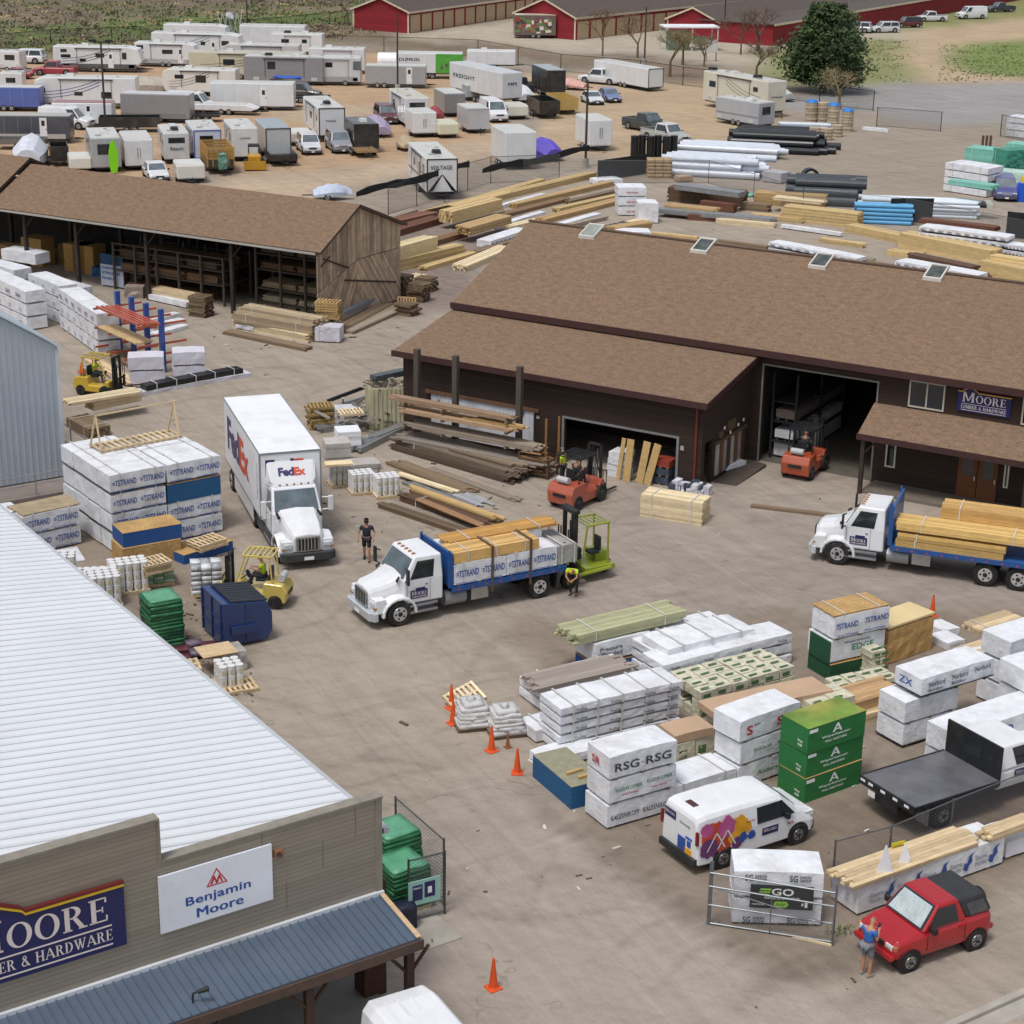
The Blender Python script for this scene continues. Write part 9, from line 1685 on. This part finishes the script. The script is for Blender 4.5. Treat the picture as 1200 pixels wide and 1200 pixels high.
bare(706,66,6.5,7.5,'spreading bare tree left of two before the middle storage doors',seed=2);bare(747,68,6,5.5,'slimmer bare tree beside the thin pole',seed=3);bare(785,90,5.5,8,'olive tinged bare tree at the lot fence',green='77713e',seed=4,dens=1.4);bare(800,76,5,6,'pale bare tree left of the white canopy',seed=5);bare(868,64,6,7,'brown twiggy tree at the start of the red wall',seed=6,col='5d4a3e',dens=1.4);bare(888,60,6,7,'second brown twiggy tree before the red wall',seed=7,col='5d4a3e',dens=1.4);bare(886,92,4.5,6,'low twiggy shrub tree beside the beige camper',seed=8,dens=1.3,col='6a5a48');bare(983,128,4.5,6,'pale twiggy tree in front of the evergreen',seed=9,dens=1.4,col='857657');bare(408,30,6,9,'bare tree on the grassy bank beside the leftmost storage building',seed=10,dens=1.5,col='6b5f50');bare(825,78,4,3.5,'short stumpy tree below the canopy sign',seed=12,dens=1.2)
r_ = random.Random(3);mb = MB()
for i in range(1150):
 x = r_.uniform(-60,440);y = r_.uniform(-6,62-.05*max(0,x-60));
 if y > 50 and x > 250: continue
 c = P(x,y);s = r_.uniform(.25,.9);v = r_.uniform(-.8,.8);m_ = 0 if noise3(c.x*.03,c.y*.02,2) > .08 else 1
 if r_.random() < .15: m_ = 2
 for _ in range(12): leaf(mb,c+Vector((r_.gauss(0,s),r_.gauss(0,s),abs(r_.gauss(.15,.25))*s)),r_.uniform(.12,.3)*s+.08,r_,m_,v)
o = mb.build('bank_scrub',[mat('scrub_green','5b6538',.85,vary=.45),mat('scrub_brown','6e6353',.85,vary=.45),mat('scrub_straw','96835e',.85,vary=.4)]);o['kind'] = 'stuff'
mb = MB()
for i in range(500):
 x = r_.uniform(930,1200);y = r_.uniform(48,96);c = P(x,y)
 if 1058 < x < 1105 or (x > 1080 and y < 52): continue
 for _ in range(5): leaf(mb,c+Vector((r_.gauss(0,.8),r_.gauss(0,.8),.06)),r_.uniform(.08,.22),r_,0,r_.uniform(-.7,.5))
o = mb.build('grass_tufts',mat('scrub_green','55652f'));o['kind'] = 'stuff'
mb = MB()
for i in range(26): c = P(1055,1072)-P(1055,1072)+Vector((0,0,0));leaf(mb,Vector((r_.gauss(0,.2),r_.gauss(0,.12),abs(r_.gauss(0,.1)))),.06,r_)
o = mb.build('weed_clump',mat('scrub_green','55652f'));o.location = P(985,1093);tag(o,'small green weed clump beside the leaning wire gate','plant')
# ================================================================== PEOPLE
def skin(name,pts,edges,m_,par,lv=1):
 """pts: list of (co, radius); one continuous skinned surface"""
 me = bpy.data.meshes.new(name);me.from_pydata([tuple(p) for p,r in pts],edges,[]);o = bpy.data.objects.new(name,me);C.objects.link(o);o.parent = par
 md = o.modifiers.new('skin','SKIN');md.use_smooth_shade = True;md.use_x_symmetry = False
 sv = me.skin_vertices[0].data if me.skin_vertices else None
 if sv is None:
  bm_ = bmesh.new();bm_.from_mesh(me);bm_.verts.layers.skin.verify();bm_.to_mesh(me);bm_.free();sv = me.skin_vertices[0].data
 for i,(p,r) in enumerate(pts): sv[i].radius = (r,r) if not isinstance(r,tuple) else r
 sv[0].use_root = True
 if lv: s_ = o.modifiers.new('sub','SUBSURF');s_.levels = lv;s_.render_levels = lv
 me.materials.append(m_);return o
SKIN_ = mat('skin','b07f63',.55,ns=6,na=.05)
def person(p,yaw,label,J,shirt,trouser,shorts=False,sleeve=.55,hat=None,hair='3a2c22',loc=None,shoe='202022',vest=False,cat='person'):
 """J: joints in the figure's frame (x right, y forward)"""
 t = thing('person',label,cat,loc if loc is not None else P(*p),yaw);V = {k: Vector(v) for k,v in J.items()}
 pel,ch,nk,hd_ = V['pelvis'],V['chest'],V['neck'],V['head']
 pts = [(pel,(.135,.10))];E_ = [];idx = {'pelvis': 0}
 def ad(k,co,r,fr): idx[k] = len(pts);pts.append((co,r));E_.append((idx[fr],idx[k]));return idx[k]
 ad('waist',pel.lerp(ch,.5),(.125,.09),'pelvis');ad('chest',ch,(.16,.11),'waist');ad('neck',nk,.055,'chest');ad('jaw',nk.lerp(hd_,.45),.065,'neck');ad('head',hd_,(.078,.092),'jaw');ad('crown',hd_+(hd_-nk).normalized()*.085,.06,'head')
 for s in 'LR':
  sh,el,wr = V['sh'+s],V['el'+s],V['wr'+s];ad('sh'+s,sh,.06,'chest');ad('ua'+s,sh.lerp(el,.5),.048,'sh'+s);ad('el'+s,el,.04,'ua'+s);ad('fa'+s,el.lerp(wr,.4),.038,'el'+s);ad('wr'+s,wr,.026,'fa'+s)
  d = (wr-el).normalized();side_ = d.orthogonal().normalized();b2 = d.cross(side_);pm = wr+d*.07;ad('pa'+s,pm,(.036,.02),'wr'+s)
  for k in range(4): o_ = side_*(.03*(k-1.5)*.8);l_ = (.075,.085,.08,.062)[k];ad(f'f{k}{s}',pm+o_+d*l_*.5,.009,'pa'+s);ad(f'g{k}{s}',pm+o_+d*l_*.9+b2*.02,.008,f'f{k}{s}')
  ad('th'+s,wr+d*.04+side_*.045,.011,'wr'+s);ad('tt'+s,wr+d*.075+side_*.06+b2*.01,.009,'th'+s)
  hp,kn,an,to = V['hp'+s],V['kn'+s],V['an'+s],V['to'+s];ad('hp'+s,hp,.095,'pelvis');ad('tg'+s,hp.lerp(kn,.5),.08,'hp'+s);ad('kn'+s,kn,.058,'tg'+s);ad('cf'+s,kn.lerp(an,.35),.058,'kn'+s);ad('an'+s,an,.038,'cf'+s);ad('hl'+s,an+Vector((0,0,-.035)),.04,'an'+s);ad('to'+s,to,.034,'hl'+s)
 skin('body',pts,E_,SKIN_,t)
 sp = [(ch.lerp(pel,.02),(.19,.135)),(ch.lerp(pel,.5),(.165,.12)),(pel+Vector((0,0,.02)),(.17,.13)),(nk.lerp(ch,.45),.1)];se = [(0,1),(1,2),(0,3)]
 for s in 'LR':
  sh,el,wr = V['sh'+s],V['el'+s],V['wr'+s];i = len(sp);sp += [(sh,.075),(sh.lerp(el,sleeve),.066)];se += [(0,i),(i,i+1)]
  if sleeve > .9: sp += [(el.lerp(wr,.9),.045)];se += [(i+1,i+2)]
 so_ = skin('shirt',sp,se,shirt,t)
 tp = [(pel+Vector((0,0,.03)),(.16,.125))];te = []
 for s in 'LR':
  hp,kn,an = V['hp'+s],V['kn'+s],V['an'+s];i = len(tp);tp += [(hp,.11),(hp.lerp(kn,.55),.095),(kn.lerp(hp,.12) if shorts else kn,.082 if shorts else .07)];te += [(0,i),(i,i+1),(i+1,i+2)]
  if not shorts: tp += [(kn.lerp(an,.5),.066),(an,.058)];te += [(i+2,i+3),(i+3,i+4)]
 skin('shorts' if shorts else 'trousers',tp,te,trouser,t)
 for s in 'LR':
  an,to = V['an'+s],V['to'+s];b = MB();d = (to-an);d.z = 0;d.normalize();w_ = Vector((-d.y,d.x,0));h_ = an.z-.06;pts_ = []
  b.loft([[(*(an-d*.07+w_*a)[:2],h_+z) for a,z in ((-.045,-.02),(.045,-.02),(.04,.07),(-.04,.07))],[(*(an+d*.06+w_*a)[:2],h_+z) for a,z in ((-.05,-.02),(.05,-.02),(.045,.05),(-.045,.05))],[(*(an+d*.19+w_*a)[:2],h_+z) for a,z in ((-.035,-.02),(.035,-.02),(.03,.02),(-.03,.02))]]);b.build('shoe',dull(shoe),t,bevel=.015)
 up = (hd_-nk).normalized();f_ = V.get('face',Vector((0,1,0))).normalized();rt_ = f_.cross(up)
 b = MB();
 for i in range(7):      # hair cap: rings over the back and top of the head
  pass
 hb = skin('hair' if not hat else 'cap',[(hd_+up*.03-f_*.012,(.088,.1)),(hd_+up*.1-f_*.005,(.06,.07))]+([(hd_+up*.05+f_*.13,(.055,.012))] if hat else []),[(0,1)]+([(0,2)] if hat else []),dull(hat or hair),t)
 b = MB();b.cyl(hd_+f_*.085+up*-.01,hd_+f_*.115-up*.02,.016,.012,6);b.build('nose',SKIN_,t);b = MB();[b.cyl(hd_+f_*.088+rt_*.032*s+up*.015,hd_+f_*.098+rt_*.032*s+up*.015,.01,.008,6) for s in (-1,1)];b.build('eyes',DARK,t);b = MB();b.cyl(hd_+f_*.088-rt_*.022-up*.055,hd_+f_*.088+rt_*.022-up*.055,.006,.006,5);b.build('mouth',dull('7a3f38'),t)
 b = MB();[b.cyl(hd_+rt_*.078*s-up*.01,hd_+rt_*.095*s-up*.01-f_*.01,.022,.016,6) for s in (-1,1)];b.build('ears',SKIN_,t)
 return t
def pose(**k):
 J = dict(pelvis=(0,0,.95),chest=(0,.0,1.32),neck=(0,.01,1.5),head=(0,.03,1.66),face=(0,1,0),shL=(-.19,0,1.43),elL=(-.25,-.03,1.15),wrL=(-.25,.08,.9),shR=(.19,0,1.43),elR=(.25,-.03,1.15),wrR=(.25,.08,.9),hpL=(-.1,0,.92),knL=(-.11,.03,.5),anL=(-.12,0,.09),toL=(-.13,.15,.05),hpR=(.1,0,.92),knR=(.11,.03,.5),anR=(.12,0,.09),toR=(.13,.15,.05));J.update(k);return J
HV = mat('hi_vis_cloth','b9dd1f',.6,ns=3,na=.08,emit=None);NVC = dull('1c2030',.05);
person((430,657),180,'person in dark polo and dark shorts walking towards the camera',pose(knL=(-.1,.14,.5),anL=(-.1,.1,.09),toL=(-.1,.24,.05),knR=(.1,-.02,.5),anR=(.11,-.24,.12),toR=(.12,-.12,.05),elL=(-.31,-.05,1.17),wrL=(-.27,.1,.95),elR=(.31,-.02,1.17),wrR=(.33,.12,.93)),NVC,dull('191b24',.05),shorts=True,hat='17181c',hair='17181c').scale = (1.05,)*3
t = person((1014,1143),-50,'person in blue shirt and grey shorts standing at the red car looking at a phone',pose(chest=(0,.05,1.3),neck=(0,.08,1.47),head=(0,.14,1.62),face=(0,.8,-.5),elL=(-.24,.05,1.15),wrL=(-.1,.3,1.25),elR=(.24,.05,1.15),wrR=(.08,.3,1.28)),mat('blue_cotton','2f62a8',.75,ns=4,na=.1),dull('6f747c',.05),shorts=True,hair='7d7168',shoe='8f8b86')
mb = MB();mb.bx(-.04,.04,-.01,.0,0,.14);o = mb.build('phone',DARK);tag(o,'small dark phone held by the person in the blue shirt','phone');o.location = P(1014,1143)+Matrix.Rotation(R(-50),3,'Z') @ Vector((0,.38,1.3));o.rotation_euler = (R(-30),0,R(-50))
person((672,697),165,'person in lime vest bending forward at the truck tail',pose(pelvis=(0,-.05,.93),chest=(0,.27,1.12),neck=(0,.42,1.2),head=(0,.54,1.22),face=(0,.5,-.85),shL=(-.19,.34,1.18),elL=(-.22,.45,.93),wrL=(-.1,.6,.85),shR=(.19,.34,1.18),elR=(.22,.45,.93),wrR=(.1,.6,.88),hpL=(-.1,-.04,.9),hpR=(.1,-.04,.9),knL=(-.14,.03,.5),knR=(.14,.03,.5)),HV,dull('22252d',.05),hat='b9a52a')
person((659,568),60,'person in lime vest standing beside the orange forklift',pose(wrL=(-.22,.2,1.0)),HV,dull('2a2d35',.05),hat='6f7478')
def driver(fk,label,shirt,hat=None,k=1.0,trouser=None,x=-.28):
 J = pose(pelvis=(0,0,.1),chest=(0,.05,.46),neck=(0,.07,.63),head=(0,.1,.78),shL=(-.19,.03,.56),elL=(-.24,.16,.34),wrL=(-.12,.42,.36),shR=(.19,.03,.56),elR=(.24,.16,.34),wrR=(.12,.42,.36),hpL=(-.1,.04,.08),knL=(-.13,.44,.12),anL=(-.13,.56,-.3),toL=(-.13,.7,-.34),hpR=(.1,.04,.08),knR=(.13,.44,.12),anR=(.13,.56,-.3),toR=(.13,.7,-.34))
 yw = math.degrees(fk.rotation_euler.z);return person(None,yw-90,label,J,shirt,trouser or dull('2d2f35',.05),hat=hat,loc=fk.location+Matrix.Rotation(fk.rotation_euler.z,3,'Z') @ Vector((x,0,1.08*k)))
driver(fy,'seated person in lime shirt driving the yellow forklift by the dumpster',HV,'2a2a2c');driver(fo2,'seated person in orange cap driving the forklift into the big doorway',dull('3a3f48'),'cc5a1e',1.15);driver(ff,'seated person in lime vest on the far left yellow forklift',HV,'9a9c9e');driver(fo1,'seated person in dark clothes under the dark cab of the orange forklift',dull('2b2f38'),None,1.15)
mb = MB();r_ = random.Random(21)
for i in range(700):
 x,y = r_.choice([(r_.uniform(180,300),r_.uniform(755,830)),(r_.uniform(380,640),r_.uniform(470,625)),(r_.uniform(600,1200),r_.uniform(780,1030)),(r_.uniform(240,520),r_.uniform(330,420)),(r_.uniform(450,1200),r_.uniform(235,340)),(r_.uniform(0,1200),r_.uniform(380,1190)),(r_.uniform(180,290),r_.uniform(700,800))]);c = P(x,y)
 s_ = r_.uniform(.015,.05)*(1 if r_.random() < .8 else 2);mb.box((c.x,c.y,s_*.4),(s_*r_.uniform(1,5),s_,s_*.7),r_.uniform(0,3),r_.choice((0,0,0,1,2)),r_.uniform(-.8,.8))
o = mb.build('ground_litter',[dull('5a4d40'),wood('b79a70'),mat('dusty_white_scrap','c4c1bb',.7)]);o['kind'] = 'stuff'
